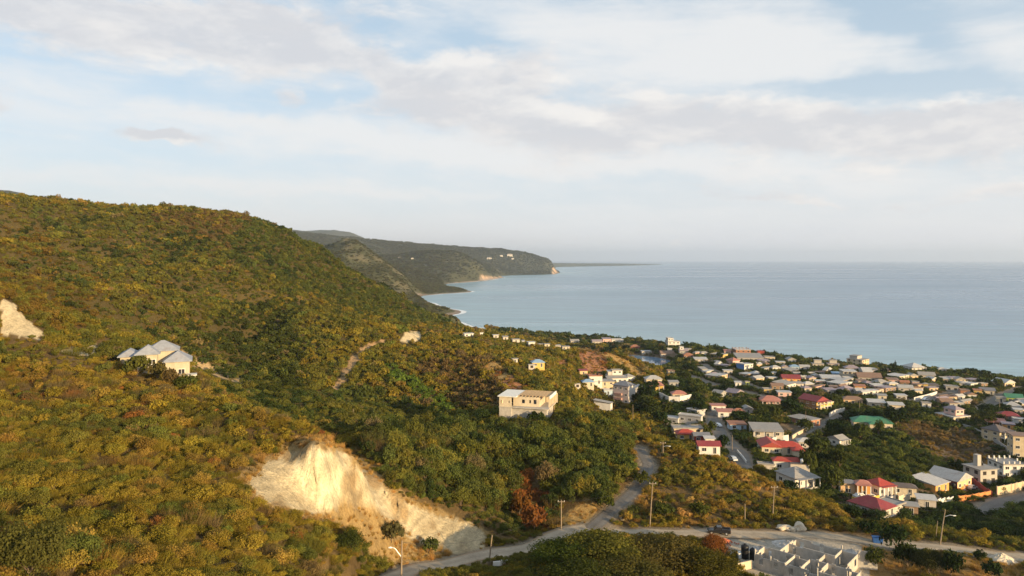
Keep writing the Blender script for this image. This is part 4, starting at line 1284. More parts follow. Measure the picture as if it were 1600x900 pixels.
    (1451, 608, 2, 14, 5, 'hip', 'grey', 'rdark', '', 'house', 'dark roofed house between the grey gable and the grey flat roofed house'),
    (1443, 609, 1, 5, 9, 'hip', 'yellow', 'rgrey', '', 'tower', 'little yellow tower left of the dark roofed house', 'tower'),
    (1572, 628, 4, 22, 7, 'gx', 'lime', 'rgreen', '', 'house', 'yellow green house with a green roof at the right edge'),
    (1557, 628, 2, 12, 6, 'flat', 'cream', 'rgrey', '', 'house', 'cream house left of the yellow green house at the right edge'),
    (1571, 643, 4, 20, 9, 'hip', 'white', 'rzinc', '', 'house', 'white house with a zinc roof below the yellow green house'),
    (1441, 637, 1, 12, 5, 'flat', 'white', 'rgrey', '', 'house', 'small white house at the lower end of the long white boundary wall'),
    # --- coast line left of the town
    (956, 536, 2, 18, 5, 'flat', 'white', 'rwhite', '', 'house', 'bright white house on the shore left of the beach villa'),
    (942, 536, 1, 13, 6, 'mono', 'pink', 'rpurple', '', 'house', 'dull pink house left of the bright white shore house'),
    (986, 546, 1, 14, 4, 'hip', 'red', 'rrust', '', 'house', 'house with a bright rust red roof between the shore trees'),
    (1044, 542, 5, 18, 8, 'flat', 'white', 'rwhite', '', 'villa', 'large white beach villa with stepped roofs', 'villa'),
    (1003, 554, 2, 15, 5, 'slab', 'pale', 'rzinc', '', 'house', 'pale house with a zinc roof at the edge of the trees behind the pond'),
    (1033, 558, 2, 22, 5, 'gx', 'pale', 'rbrown', '', 'house', 'house with a long brown roof right of the pond trees'),
    (1062, 554, 2, 13, 6, 'gx', 'grey', 'rpurple', '', 'house', 'purple grey gabled house below the large white beach villa'),
    (1069, 560, 1, 14, 5, 'hip', 'brick', 'rrust', '', 'house', 'brick red house below the purple grey gabled house'),
    (1043, 550, 1, 7, 5, 'flat', 'white', 'rwhite', '', 'house', 'small white house between the beach villa and the long brown roof'),
    (892, 537, 1, 13, 4, 'gx', 'pale', 'rgrey', '', 'house', 'grey roofed house, leftmost of the shore houses'),
    (926, 538, 1, 15, 4, 'gx', 'pale', 'rpurple', '', 'house', 'low house with a pinkish roof left of the dull pink shore house'),
    (1070, 549, 1, 10, 4, 'slab', 'pale', 'rgrey', '', 'house', 'low pale house on the shore right of the beach villa'),
    # --- strip of white blocks on the plateau
    (726, 527, 1, 14, 4, 'slab', 'white', 'rwhite', '', 'house', 'pale block house at the left end of the plateau row, under the shrub knoll'),
    (750, 525, 1, 5, 5, 'slab', 'white', 'rwhite', '', 'house', 'tiny bright white house second from the left in the plateau row'),
    (771, 529, 1, 8, 3, 'slab', 'pale', 'rwhite', '', 'house', 'low pale house third from the left in the plateau row'),
    (786, 532, 1, 8, 3, 'mono', 'pale', 'rgrey', '', 'house', 'low pale house with a sloping roof fourth from the left in the plateau row'),
    (801, 536, 2, 11, 4, 'slab', 'pale', 'rgrey', '', 'house', 'pale house in the middle of the plateau row, left of the tall white one'),
    (812, 537, 1, 8, 4, 'mono', 'grey', 'rzinc', '', 'house', 'grey house directly left of the tall white house of the plateau row'),
    (826, 542, 3, 10, 7, 'slab', 'white', 'rwhite', '', 'house', 'tall bright white house, biggest of the plateau row'),
    (840, 541, 1, 9, 3, 'slab', 'cream', 'rgrey', '', 'house', 'low cream house directly right of the tall white plateau house'),
    (851, 543, 1, 8, 3, 'slab', 'cream', 'rgrey', '', 'house', 'low cream house second to the right of the tall white plateau house'),
    (868, 544, 1, 8, 4, 'mono', 'pale', 'rgrey', '', 'house', 'pale house on the plateau before the brown cut hill'),
    (879, 547, 1, 11, 4, 'slab', 'cream', 'rgrey', '', 'house', 'cream house at the right end of the plateau row above the brown cut hill'),
    # --- right and lower right
    (1490, 662, 25, 22, 9, 'flat', 'beige', 'rwhite', '', 'house', 'beige house with a smaller pink upper storey on its flat roof'),
    (1541, 666, 3, 25, 8, 'mono', 'brick', 'rcoral', 'b', 'house', 'brown house with coral roof patches below the maroon hipped roof'),
    (1561, 657, 2, 27, 6, 'hip', 'brown', 'rmaroon', '', 'house', 'house with a big maroon hipped roof near the right edge'),
    (1584, 664, 2, 16, 9, 'flat', 'white', 'rwhite', '', 'house', 'two storey white house at the right edge beside the maroon hipped roof'),
    (1567, 671, 1, 15, 8, 'mono', 'orange', 'rpurple', '', 'house', 'small orange house between the brown house and the dark hipped roof'),
    (1562, 692, 24, 14, 17, 'hip', 'beige', 'rdark', 'b', 'house', 'large grey beige house with a dark hipped roof above the bushy slope'),
    (1583, 717, 8, 24, 36, 'slab', 'beige', 'rbrown', '', 'building', 'tall beige building with stacked windows at the right edge', 'building'),
    (1496, 769, 40, 19, 16, 'gy', 'peach', 'rzinc', 'nl', 'warehouse', 'long warehouse with a light grey roof and a cream and orange front', 'warehouse'),
    (1462, 771, 34, 18, 8, 'mono', 'orange', 'rwhite', 'nl', 'shed', 'open fronted orange shed with a broad whitish roof left of the long warehouse', 'shed'),
    (1532, 758, 23, 22, 23, 'slab', 'block', 'rgrey', 'ut', 'building', 'unfinished grey block house of two tall storeys with open windows', 'building'),
    (1568, 747, 21, 29, 20, 'flat', 'white', 'rgrey', 'c', 'building', 'white two storey building with stub columns along its roof edge', 'building'),
    (1374, 780, 20, 18, 20, 'hip', 'white', 'rred', 'b', 'house', 'white two storey house with a red hipped roof and white columned balconies'),
    (1392, 772, 3, 35, 8, 'hip', 'cream', 'rdark', '', 'house', 'low house with a dark grey roof right of the red hipped white house'),
    (1414, 804, 2, 18, 9, 'mono', 'brown', 'rgrey', '', 'hut', 'shaded brown hut below the low dark grey roof', 'hut'),
    (1435, 793, 1, 24, 4, 'mono', 'pale', 'rwhite', '', 'shed', 'long white curved sheet roof beside the shaded brown hut', 'shed'),
    (1312, 699, 16, 11, 11, 'gx', 'white', 'rgrey', 'b', 'house', 'white house with a grey gabled roof and a red trimmed eave between big dark trees'),
    (1242, 767, 28, 30, 19, 'hip', 'white', 'rgrey', 'b', 'house', 'two storey white house with a grey hipped roof and a long balcony'),
    (1248, 700, 2, 22, 5, 'hip', 'pale', 'rwhite', '', 'house', 'house with a whitish hipped roof behind the long L shaped red roof'),
]


def build_houses():
    for row in HD:
        cx, cy, pl, pr, h, roof, wc, rc, fl, nm, lab = row[:11]
        cat = row[11] if len(row) > 11 else 'house'
        r = house(cx, cy, pl, pr, h, roof, wc, rc, fl, nm, lab, cat)
        if r is None: continue
        root, w1, w2, H, P = r
        if 'pink upper storey' in lab:
            block_on(root, -w1 * .2, w1 * .3, -w2 * .35, w2 * .3, H + .52, H + 3.2, 'pink', 'hip', 'rpurple')
        if 'blue side wall' in lab:
            b = MB(); b.box(-w1 / 2 - .05, -w1 / 2 - .004, -w2 / 2 + .1, w2 / 2 - .1, 1.5, H - .1)
            q = b.build('blue_wall_panel', M['wall'], root); q['tintcol'] = C['blue']
            b = MB(); b.box(-w1 * .28, -w1 * .05, -w2 / 2 - .05, -w2 / 2 - .004, H * .38, H * .9)
            q = b.build('dark_wall_panel', M['wall'], root); q['tintcol'] = (0.08, 0.09, 0.13)
        if 'unfinished grey block house' in lab:
            block_on(root, -w1 * .1, w1 * .12, w2 * .05, w2 * .3, H + .27, H + 4.2, 'block', None, None, False, 'stair_tower')
        if 'beach villa' in lab and 'large' in lab:
            block_on(root, -w1 * .45, 0, -w2 * .3, w2 * .4, H + .52, H + 3.4, 'white', 'flat', 'rwhite')
        if 'concrete frame' in lab:
            block_on(root, -w1 * .3, w1 * .35, -w2 * .1, w2 * .4, H + .28, H + 3.0, 'block', 'slab', 'rgrey', False)
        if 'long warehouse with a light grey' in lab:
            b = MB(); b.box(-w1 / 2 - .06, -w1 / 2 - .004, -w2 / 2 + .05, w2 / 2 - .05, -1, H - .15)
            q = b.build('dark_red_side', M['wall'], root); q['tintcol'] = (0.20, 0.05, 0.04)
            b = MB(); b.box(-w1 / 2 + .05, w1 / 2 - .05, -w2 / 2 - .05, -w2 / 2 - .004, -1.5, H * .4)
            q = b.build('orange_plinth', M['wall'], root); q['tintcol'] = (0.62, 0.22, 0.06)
            inst(TANK, 'water_tank', root, (-w1 * .6, -w2 * .42, H * .45)).data = TANK


build_houses()


def special(cx, cy, s_name, label, cat, th_deg, lo=40.0):
    P = hit(cx, cy, lo)
    th = R(th_deg) - math.atan2(P.x, P.y)
    root = empty(s_name, P, th)
    tag(root, label, cat)
    return root, P, P.y / F


# --- stepped white villa: three masses
root, P, s = special(950, 597, 'villa', 'stepped white villa of three levels, brightest of the terraced group', 'villa', 14)
w1, w2 = 26 * s, 15 * s
RECTS.append((944, 978, 574, 597, P.y)); FOOT.append((P.x + w1 / 2, P.y + w2 / 2, 9))
block_on(root, 0, w1 * .95, 0, w2, -4, 9 * s, 'white', 'flat', 'rwhite')
block_on(root, w1 * .30, w1 * .92, w2 * .25, w2 * .95, 9 * s + .51, 17 * s, 'white', 'flat', 'rgrey')
block_on(root, w1 * .05, w1 * .30 - .01, w2 * .3, w2 * .9, 9 * s + .51, 15 * s, 'pale', 'mono', 'rzinc')
block_on(root, -1.5, w1 * 1.05, -5, -.01, -4, 3.0, 'white', 'mono', 'rgrey')

# --- four storey apartment block
r = house(982, 633, 24, 10, 29, 'hip', (0.62, 0.48, 0.42), 'rslate', '', 'apartment_block', 'tall four storey pinkish apartment block with one bright white end wall', 'apartment', theta=62)
root, w1, w2, H, P = r
b = MB(); b.box(-w1 / 2 + .05, w1 / 2 + .05, -w2 / 2 - .06, -w2 / 2 - .004, -3, H - .02)  # lighter panel puts the sunlight into the end wall's colour
q = b.build('white_end_wall', M['wall'], root); q['tintcol'] = C['white']
for k in (1, 2):
    b = MB(); b.box(-w1 / 2 - 1.3, -w1 / 2 - .003, -w2 * .1, w2 * .38, k * H / 4 - .15, k * H / 4 + .95)
    q = b.build('balcony', M['wall'], root); q['tintcol'] = (0.40, 0.24, 0.20)

# --- big yellow house with the maroon roof
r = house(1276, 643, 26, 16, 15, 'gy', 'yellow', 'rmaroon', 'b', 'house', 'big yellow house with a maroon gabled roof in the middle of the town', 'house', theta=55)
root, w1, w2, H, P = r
b = MB(); b.box(-w1 / 2 - .06, -w1 / 2 - .004, -w2 / 2 + .05, w2 / 2 - .05, -3, H - .1)  # browner panel carries the left wall's shade in its colour
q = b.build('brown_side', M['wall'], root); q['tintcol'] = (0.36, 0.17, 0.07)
block_on(root, w1 * .5 + .01, w1 * 1.1, -w2 * .45, w2 * .15, -4, H * .62, 'yellow', 'flat', 'cream')
# --- round terrace house under it
r = house(1262, 668, 30, 18, 10, 'slab', 'brick', 'rgrey', '', 'house', 'brown walled house with a worn flat roof on a curved grey terrace', 'house', theta=52)
root, w1, w2, H, P = r
RECTS.append((1222, 1285, 640, 680, P.y))
b = MB()
n = 16
for i in range(n):
    a0, a1 = PI * 0.80 + PI * .75 * i / n, PI * 0.80 + PI * .75 * (i + 1) / n
    ra, rb = w1 * .5 + 5.0, w2 * .5 + 3.5
    p0 = (ra * math.cos(a0), rb * math.sin(a0)); p1 = (ra * math.cos(a1), rb * math.sin(a1))
    k = 0.97
    b.quad((*p0, -5), (*p1, -5), (*p1, .8), (*p0, .8)); b.quad((p0[0] * k, p0[1] * k, -5), (p1[0] * k, p1[1] * k, -5), (p1[0] * k, p1[1] * k, .8), (p0[0] * k, p0[1] * k, .8))
    b.quad((*p0, .8), (*p1, .8), (p1[0] * k, p1[1] * k, .8), (p0[0] * k, p0[1] * k, .8))
    b.tri((0, 0, -.02), (p0[0] * k, p0[1] * k, -.02), (p1[0] * k, p1[1] * k, -.02))
q = b.build('terrace_wall', M['wall'], root, recalc=False); q['tintcol'] = C['grey']

# --- green roofed house with a front wing
r = house(1334, 672, 2, 54, 13, 'hx', 'cream', 'rgreen', '', 'house', 'cream two storey house with a green roof standing above the bushy gully', 'house', theta=10, deep=0.5)
root, w1, w2, H, P = r
block_on(root, -w1 * .12, w1 * .12, -w2 * .5 - 3, -w2 * .5 - .01, -4, H - .05, 'cream', 'hip', 'rgreen')
b = MB(); b.box(w1 * .13, w1 * .42, -w2 * .5 - 2.2, -w2 * .5 - .01, H * .46, H * .5)
q = b.build('balcony', M['wall'], root); q['tintcol'] = C['white']
# --- long L shaped red roof
r = house(1199, 708, 5, 50, 9, 'hx', 'cream', 'rred', '', 'house', 'cream house with a long L shaped red roof', 'house', theta=12, deep=0.32)
root, w1, w2, H, P = r
block_on(root, -w1 * .5 - 2.5, -w1 * .5 + 4.5, -w2 * .5 - 2.5, w2 * .6, -4, H + .5, 'cream', 'gable', 'rred')
block_on(root, w1 * .18, w1 * .5, -w2 * .5 - 3.5, -w2 * .5 - .01, -4, H - .3, 'cream', 'hip', 'rred')
# --- red hipped roof, white walls, roof terrace
r = house(1209, 737, 3, 50, 17, 'hx', 'white', 'rred', '', 'house', 'white two storey house with a bright red hipped roof and a sunken roof terrace', 'house', theta=9, deep=0.42)
root, w1, w2, H, P = r
block_on(root, -w1 * .5 - 5, -w1 * .5 - .01, -w2 * .5 - .5, w2 * .1, -4, H * .62, 'pale', 'flat', 'rgrey')
b = MB(); b.box(-w1 * .05, w1 * .5 + .2, -w2 * .5 - 2.6, -w2 * .5 - .48, H * .98, H * 1.02); q = b.build('roof_terrace', M['roof'], root); q['tintcol'] = C['rdark']
b = MB(); b.box(-w1 * .05, w1 * .5, -w2 * .5 - 2.4, -w2 * .5 - .02, -4, H * .975); q = b.build('terrace_wall', M['wall'], root); q['tintcol'] = C['pale']
_w = MB(); _w.tube([(0, 0, 0), (0, 0, 1.3), (0, 0, 1.5)], [.6, .6, .25], 12)
q = _w.build('white_water_tank', M['white'], root, True); q.location = (w1 * .3, -w2 * .5 - 1.4, H * 1.02)
# --- orange house with two roofs
r = house(1338, 777, 4, 20, 20, 'hip', 'orange', 'rcoral', 'b', 'house', 'orange two storey house with a salmon roof and a slate roofed left wing', 'house', theta=14, deep=0.9)
root, w1, w2, H, P = r
block_on(root, -w1 * .5 - w1 * 1.05, -w1 * .5 - .01, -w2 * .25, w2 * .5, -4, H * .98, 'peach', 'hip', 'rslate')
# --- maroon roof in the foreground gully
r = house(1376, 812, 46, 21, 8, 'hip', 'pale', 'rmaroon', '', 'house', 'shaded house with a wide maroon hipped roof lowest in the gully', 'house', theta=60)
root, w1, w2, H, P = r
block_on(root, w1 * .5 + .02, w1 * .5 + 5, -w2 * .5, w2 * .1, -4, H - .2, 'pale', 'flat', 'rgrey')

# --- the crowded far part of the town: small muted houses between the ones above
def fill_houses():
    rr = random.Random(21)
    poly = [(1075, 553), (1120, 553), (1220, 566), (1330, 577), (1430, 590), (1600, 607), (1600, 655), (1530, 650), (1460, 632), (1380, 622), (1310, 620), (1230, 612), (1130, 598), (1085, 580)]
    walls = ['pale', 'cream', 'white', 'grey', 'beige', 'pink', 'lgrey', 'peach', 'brown']
    wname = dict(pale='pale', cream='cream', white='white', grey='grey', beige='beige', pink='pinkish', lgrey='light grey', peach='peach', brown='brown')
    rfs = [('rgrey', 'grey'), ('rwhite', 'whitish'), ('rbrown', 'brown'), ('rzinc', 'zinc'), ('rgrey', 'grey'), ('rwhite', 'whitish'), ('rpurple', 'dull purple')]
    got = 0
    for k in range(9000):
        px, py = rr.uniform(1075, 1600), rr.uniform(552, 655)
        if not inpoly(np.array([px]), np.array([py]), poly)[0]: continue
        wpx = rr.uniform(7, 13) * (1 + (py - 570) * .004); hp = rr.uniform(3.5, 6.0)
        if any(px - 2 < r[1] - 1 and px + wpx > r[0] + 1 and py - hp - 1 < r[3] - 1 and py > r[2] + 3 for r in RECTS): continue
        P = hit(px, py, 200)
        if P is None or P.z < 1.3: continue
        if np.hypot(P.x - 108, P.y - 672) < 60: continue
        bad = False
        for nm, wd, kind, L in road_lines:
            if min((p - P).length for p in L[::3]) < wd * .6 + 4: bad = True
        if bad: continue
        wk = rr.choice(walls); rk, rn = rr.choice(rfs)
        kind = rr.choice(['gx', 'gy', 'hip', 'slab', 'slab', 'slab', 'flat', 'mono'])
        kn = dict(gx='gabled', gy='gabled', hip='hipped', slab='flat', flat='flat', mono='sloping')[kind]
        house(px, py, rr.choice([1, 2, 4, 6]), wpx, hp, kind, wk, rk, '', 'house', 'small %s house with a %s %s roof in the far town' % (wname[wk], rn, kn), 'house', 'small houses packed in the far part of town', theta=rr.choice([15, 25, 35, 50, 62]))
        RECTS[-1] = (px + wpx * .2, px + wpx * .8, py - hp - 4, py - hp * .5, P.y)
        got += 1
        if got >= 84: break
    print('fill houses', got)


fill_houses()

# ------------------------------------------------------------------ blue roofed house on the left slope
P = Vector(((262 - CX) / F * 163, 163.0, 70.6))
root = empty('house', P, R(-2) - math.atan2(P.x, P.y))
tag(root, 'cream hillside house with blue grey hipped roofs, alone above the scrub on the left slope', 'house')
s = P.y / F
RECTS += [(206, 246, 538, 570, P.y), (254, 302, 550, 592, P.y)]
FOOT += [(P.x + 2, P.y + 3, 3.5), (P.x - 3, P.y + 6, 5)]


def wing(x0, x1, y0, y1, zt, apex, wins=()):
    b = MB(); b.box(x0, x1, y0, y1, -4, zt)
    q = b.build('wall', M['wall'], root); q['tintcol'] = (0.44, 0.38, 0.28)
    r = roof_mesh('hip', x1 - x0, y1 - y0, 0, ov=0.6, rh=apex)
    r.v = [(v[0] + (x0 + x1) / 2, v[1] + (y0 + y1) / 2, v[2] + zt) for v in r.v]
    q = r.build('roof', M['roof'], root); q['tintcol'] = (0.29, 0.30, 0.33)
    for (wx, wz) in wins: inst(WIN, 'window', root, (wx, y0 - .004, wz))


wing(-0.5, 4.6, 0, 7.5, 5.6, 2.1, ((2.9, 3.3),))
b = MB(); b.box(.55, 1.35, -.06, -.003, 1.0, 3.1); b.build('door', M['boards'], root)
wing(-6.4, -2.2, 1.5, 7, 7.4, 1.9, ((-5.0, 5.7), (-3.3, 5.7)))
wing(-4.4, 1.8, 5, 11, 7.7, 2.1)
wing(-10.0, -6.42, 4, 10, 6.8, 1.5, ((-8.2, 5.2),))
b = MB(); b.box(2.0, 5.6, -2.6, -.01, -3, 1.0); q = b.build('porch', M['wall'], root); q['tintcol'] = (0.70, 0.60, 0.44)
b = MB(); b.box(1.8, 6.2, -3.0, -.02, 2.6, 2.8); q = b.build('porch_roof', M['roof'], root); q['tintcol'] = (0.62, 0.58, 0.50)
for x in (2.2, 5.6):
    b = MB(); b.box(x, x + .25, -2.7, -2.45, 1.0, 2.597); q = b.build('porch_column', M['wall'], root); q['tintcol'] = (0.70, 0.60, 0.44)

# ------------------------------------------------------------------ concrete building under construction on the ridge
P = hit(828, 661, 150)
s = P.y / F
root = empty('building', P, R(-14) - math.atan2(P.x, P.y))
tag(root, 'unfinished pale concrete building with timber props and a half laid roof on the ridge', 'building')
RECTS.append((776, 862, 608, 662, P.y)); FOOT.append((P.x, P.y + 7, 12))
u = s                                                 # one pixel of the photograph in metres here
zf, zt = 22 * u, 39 * u
x0, xm, x1 = -50 * u, 0.0, 8 * u
dep = 54 * u


def wl(n, *a, m='block'):
    b = MB(); b.box(*a); return b.build(n, M[m], root)


M['lime'] = plain('cream_cement', (0.60, 0.50, 0.36), 0.95, 0, 0.2, 0.8, 0.3)
wl('lower_wall', x0, -30 * u, 0, dep, -8, zf)
wl('lower_wall', -29.9 * u, 4 * u, .6, dep, -8, zf - .02)
wl('floor_slab', x0 - .12, x1 + 22 * u, -.12, dep + .3, zf + .003, zf + .30)
# upper walls with real gaps for the openings
def wall_run(xa, xb, y, z0, z1, gaps, th=.2, mat='lime'):
    xs = xa
    for (g0, g1, h0, h1) in gaps:
        if g0 > xs: wl('upper_wall', xs, g0, y, y + th, z0, z1, m=mat)
        if h0 > z0: wl('sill_wall', g0, g1, y, y + th, z0, h0, m=mat)
        if h1 < z1: wl('lintel', g0, g1, y, y + th, h1, z1, m=mat)
        xs = g1
    if xs < xb: wl('upper_wall', xs, xb, y, y + th, z0, z1, m=mat)


zz0 = zf + .303
wall_run(x0, -30 * u, 0.0, zz0, zt, [(x0 + 2 * u, x0 + 6 * u, zz0 + 1.0, zz0 + 2.2), (-35 * u, -33 * u, zz0 + 1.3, zz0 + 2.1)])
wall_run(-30 * u + .01, 12 * u, 2.4, zz0, zt, [(-16 * u, -11 * u, zz0 + 1.0, zz0 + 2.3), (-4 * u, -1 * u, zz0 + 1.1, zz0 + 2.2), (3 * u, 8 * u, zz0 + .9, zz0 + 2.4)])
wl('side_wall', x0 + .01, x0 + .21, .21, dep, zz0, zt - .01, m='lime')
wl('back_wall', x0 + .22, x1 + 25 * u, dep - .2, dep, zz0, zt - .02, m='lime')
for i in range(6):                                     # right side: columns and dark bays between
    y = 2.7 + i * (dep - 3.2) / 5
    wl('column', 27 * u, 27 * u + .3, y, y + .3, zz0, zt - .01, m='lime')
wl('inner_wall', 12.02 * u, 12.02 * u + .2, 2.7, dep - .25, zz0, zt - .03, m='lime')
wl('lower_wall', 4.2 * u, 26 * u, 5 * u, dep - .3, -8, zf - .03)
# roof: white slab on the left, decking and beams on the right
wl('roof_slab', x0 - .5, -22 * u, -.4, dep + .4, zt + .004, zt + .28, m='trim')
for i in range(9):
    xx = -21 * u + i * 5.6 * u
    wl('roof_beam', xx, xx + .16, 1.8, dep + .3, zt + .004, zt + .26 + .004 * i, m='boards')
for i in range(7):
    yy = 2.6 + i * (dep - 3) / 6
    wl('decking_board', -21 * u, 29 * u, yy, yy + .9, zt + .30, zt + .36 + .003 * i, m='boards')
wl('parapet_band', 29.1 * u, 30.6 * u, 1.6, dep + .4, zt - .4, zt + .6, m='trim')
for i in range(4):
    b = MB(); b.tube([(29.8 * u, 2 + i * 2.6, zz0 - 2.4), (29.8 * u, 2 + i * 2.6, zt)], .06, 6); b.build('timber_prop', M['boards'], root)

# ------------------------------------------------------------------ roofless block shell beside the dirt road
root = empty('block_shell', (PADC.x, PADC.y, PADZ), R(-42))
root.scale = (.72, 1.2, 1.15)
tag(root, 'roofless maze of bare grey block rooms on the white building platform', 'building site')
RECTS.append((1175, 1352, 838, 905, 140))
FOOT.append((PADC.x, PADC.y, 14))
HW = 2.6


def bwall(p, q, gaps=(), h=HW, th=.16):
    """a block wall from p to q with window / door gaps (start, end, sill, head)"""
    p = Vector(p); q = Vector(q)
    L = (q - p).length
    ang = math.atan2(q.y - p.y, q.x - p.x)
    mt = Matrix.Translation((p.x, p.y, 0)) @ Matrix.Rotation(ang, 4, 'Z')
    b = MB()
    xs = 0.0
    rr = random.Random(int(p.x * 100 + q.y * 7 + 5))
    def piece(a, c, z0, z1): b.box(a, c, -th / 2, th / 2, z0, z1, 0, mt)
    n = max(1, int(L / 2.2))
    for (g0, g1, h0, h1) in list(gaps) + [(L, L, 0, 0)]:
        if g0 > xs:
            k = max(1, int((g0 - xs) / 2.0))
            for i in range(k):
                a = xs + (g0 - xs) * i / k; c = xs + (g0 - xs) * (i + 1) / k
                piece(a, c, -2.5, h - rr.choice((0, 0, 0, .2, .2, .4)))
        if g1 > g0:
            piece(g0, g1, -2.5, h0)
            if h1 < h: piece(g0, g1, h1, h)
        xs = g1
    b.build('block_wall', M['block'], root)


# plan: long direction x (to the right and towards the camera), y away
xs_ = [-13.5, -9.0, -4.6, -0.4, 4.2, 8.6, 12.6]
W1 = (1.2, 2.4, .9, 2.1)
D1 = (1.3, 2.2, 0, 2.1)
bwall((-13.5, -6, 0), (-4.6, -6, 0), [W1, (5.4, 6.6, .9, 2.1)])
bwall((-4.6, -6.6, 0), (4.2, -6.6, 0), [W1, (5.4, 6.6, .9, 2.1)])
bwall((4.2, -6, 0), (12.6, -6, 0), [(3.6, 4.8, .9, 2.1)])
bwall((-13.5, -2.0, 0), (-0.4, -2.0, 0), [D1, (6.4, 7.3, 0, 2.1)])
bwall((-0.4, -1.4, 0), (12.6, -1.4, 0), [D1, (5.6, 6.5, 0, 2.1), (9.6, 10.8, .9, 2.1)])
bwall((-9.0, 2.2, 0), (4.2, 2.2, 0), [D1, (8.4, 9.3, 0, 2.1)])
bwall((-9.0, 5.8, 0), (8.6, 5.8, 0), [W1, (7.0, 8.2, .9, 2.1), (12.0, 13.2, .9, 2.1)])
bwall((-13.5, -5.92, 0), (-13.5, -2.08, 0), [(1.4, 2.4, .9, 2.1)])
bwall((-4.6, -6.52, 0), (-4.6, -2.08, 0), [D1])
bwall((-0.4, -6.52, 0), (-0.4, -2.08, 0), [])
bwall((4.2, -5.92, 0), (4.2, -1.48, 0), [D1])
bwall((12.6, -5.92, 0), (12.6, -1.32, 0), [(1.6, 2.6, .9, 2.1)])
bwall((-9.0, -1.92, 0), (-9.0, 5.72, 0), [D1, (5.2, 6.2, .9, 2.1)])
bwall((1.4, -1.32, 0), (1.4, 2.12, 0), [])
bwall((4.2, 2.28, 0), (4.2, 5.72, 0), [D1])
bwall((8.6, -1.32, 0), (8.6, 5.72, 0), [D1, (5.0, 6.0, .9, 2.1)])
bwall((8.68, 5.8, 0), (13.2, 7.2, 0), [], 3.4)
b = MB()
for (x, y) in ((-9, -6), (-4.6, -6.6), (-.4, -6.6), (4.2, -6.6), (8.6, -6), (12.6, -6), (-13.5, -6), (12.6, -1.4), (8.6, 5.8), (4.2, 5.8)):
    b = MB(); b.box(x - .15, x + .15, y - .15, y + .15, -2.5, HW + random.choice((.1, .3, .8)))
    b.build('block_pier', M['block'], root)
b = MB(); b.box(3.0, 4.0, 6.4, 6.5, 1.0, 2.2); q = b.build('blue_board', M['blue'], root)
b = MB(); b.box(2.8, 4.2, 6.52, 6.6, .85, 2.35); q = b.build('board_backing', M['trim'], root)

# free standing yellow block wall
P = hit(1153, 893, 100)
root = empty('block_wall', P, R(24))
tag(root, 'free standing sunlit yellowish block wall left of the block shell', 'wall')
b = MB()
for i in range(9):
    for k in range(9):
        off = .19 if k % 2 else 0
        b = MB(); x0b = i * .42 + off * (1 if i < 9 else 0)
        b.box(x0b, x0b + .405, -.09, .09, -1.0 + k * .30, -1.0 + k * .30 + .288)
        b.build('block', M['lime'], root)
RECTS.append((1150, 1184, 866, 895, P.y))
# tanks, heaps, skip
P = hit(1164, 872, 100)
root = empty('water_tank', P); tag(root, 'black upright water tank behind the yellowish block wall', 'water tank')
b = MB(); b.tube([(0, 0, -.2), (0, 0, 2.6), (0, 0, 2.8), (0, 0, 2.95)], [.8, .8, .6, .25], 16); b.build('tank_body', M['tank'], root, True)
b = MB(); b.tube([(0, 0, 2.94), (0, 0, 3.1)], [.3, .28], 12); b.build('lid', M['tank'], root, True)
P = hit(1176, 874, 100)
root = empty('water_tank', P); tag(root, 'second slimmer black tank right of the upright water tank', 'water tank')
b = MB(); b.tube([(0, 0, -.2), (0, 0, 2.0), (0, 0, 2.3), (0, 0, 2.4)], [.65, .65, .45, .2], 16); b.build('tank_body', M['tank'], root, True)
b = MB(); b.tube([(0, 0, 2.39), (0, 0, 2.5)], [.25, .22], 12); b.build('lid', M['tank'], root, True)
P = hit(1155, 871, 100)
root = empty('drum', P, R(20)); tag(root, 'white plastic drum beside the black water tank', 'drum')
b = MB(); b.box(-.55, .55, -.55, .55, -.3, 1.1); b.build('body', M['white'], root)
b = MB(); b.tube([(0, 0, 1.1), (0, 0, 1.25)], [.2, .2], 10); b.build('cap', M['white'], root)


def heap(px, py, w, h, mat, name, label, seed, cat='heap', n=26, k=14):
    P = hit(px, py, 80)
    rr = random.Random(seed)
    s = P.y / F
    W, Hh = w * s / 2, h * s
    v, f = [], []
    for j in range(k):
        t = j / (k - 1)
        for i in range(n):
            a = 2 * PI * i / n
            r = (1 - t) ** 0.8 * W * (1 + .25 * math.sin(2 * a + seed) + rr.uniform(-.12, .12))
            v.append((r * math.cos(a), r * math.sin(a) * 0.8, -0.6 + (Hh + .6) * (t ** 0.85) * (1 + rr.uniform(-.08, .08))))
    for j in range(k - 1):
        for i in range(n):
            f.append((j * n + i, j * n + (i + 1) % n, (j + 1) * n + (i + 1) % n, (j + 1) * n + i))
    o = mesh_obj(name, v, f, M[mat])
    o.location = P
    tag(o, label, cat)
    return o


heap(1189, 862, 46, 9, 'gravel', 'gravel_heap', 'whitish gravel heap behind the block shell', 3)
heap(1230, 853, 60, 8, 'gravel', 'gravel_heap', 'long grey gravel heap between the block shell and the dirt road', 4)
heap(1330, 866, 40, 8, 'gravel', 'gravel_heap', 'grey rubble heap behind the right end of the block shell', 5)
heap(1565, 878, 60, 13, 'rock', 'gravel_heap', 'pale marl mound at the right end of the dirt road', 6)
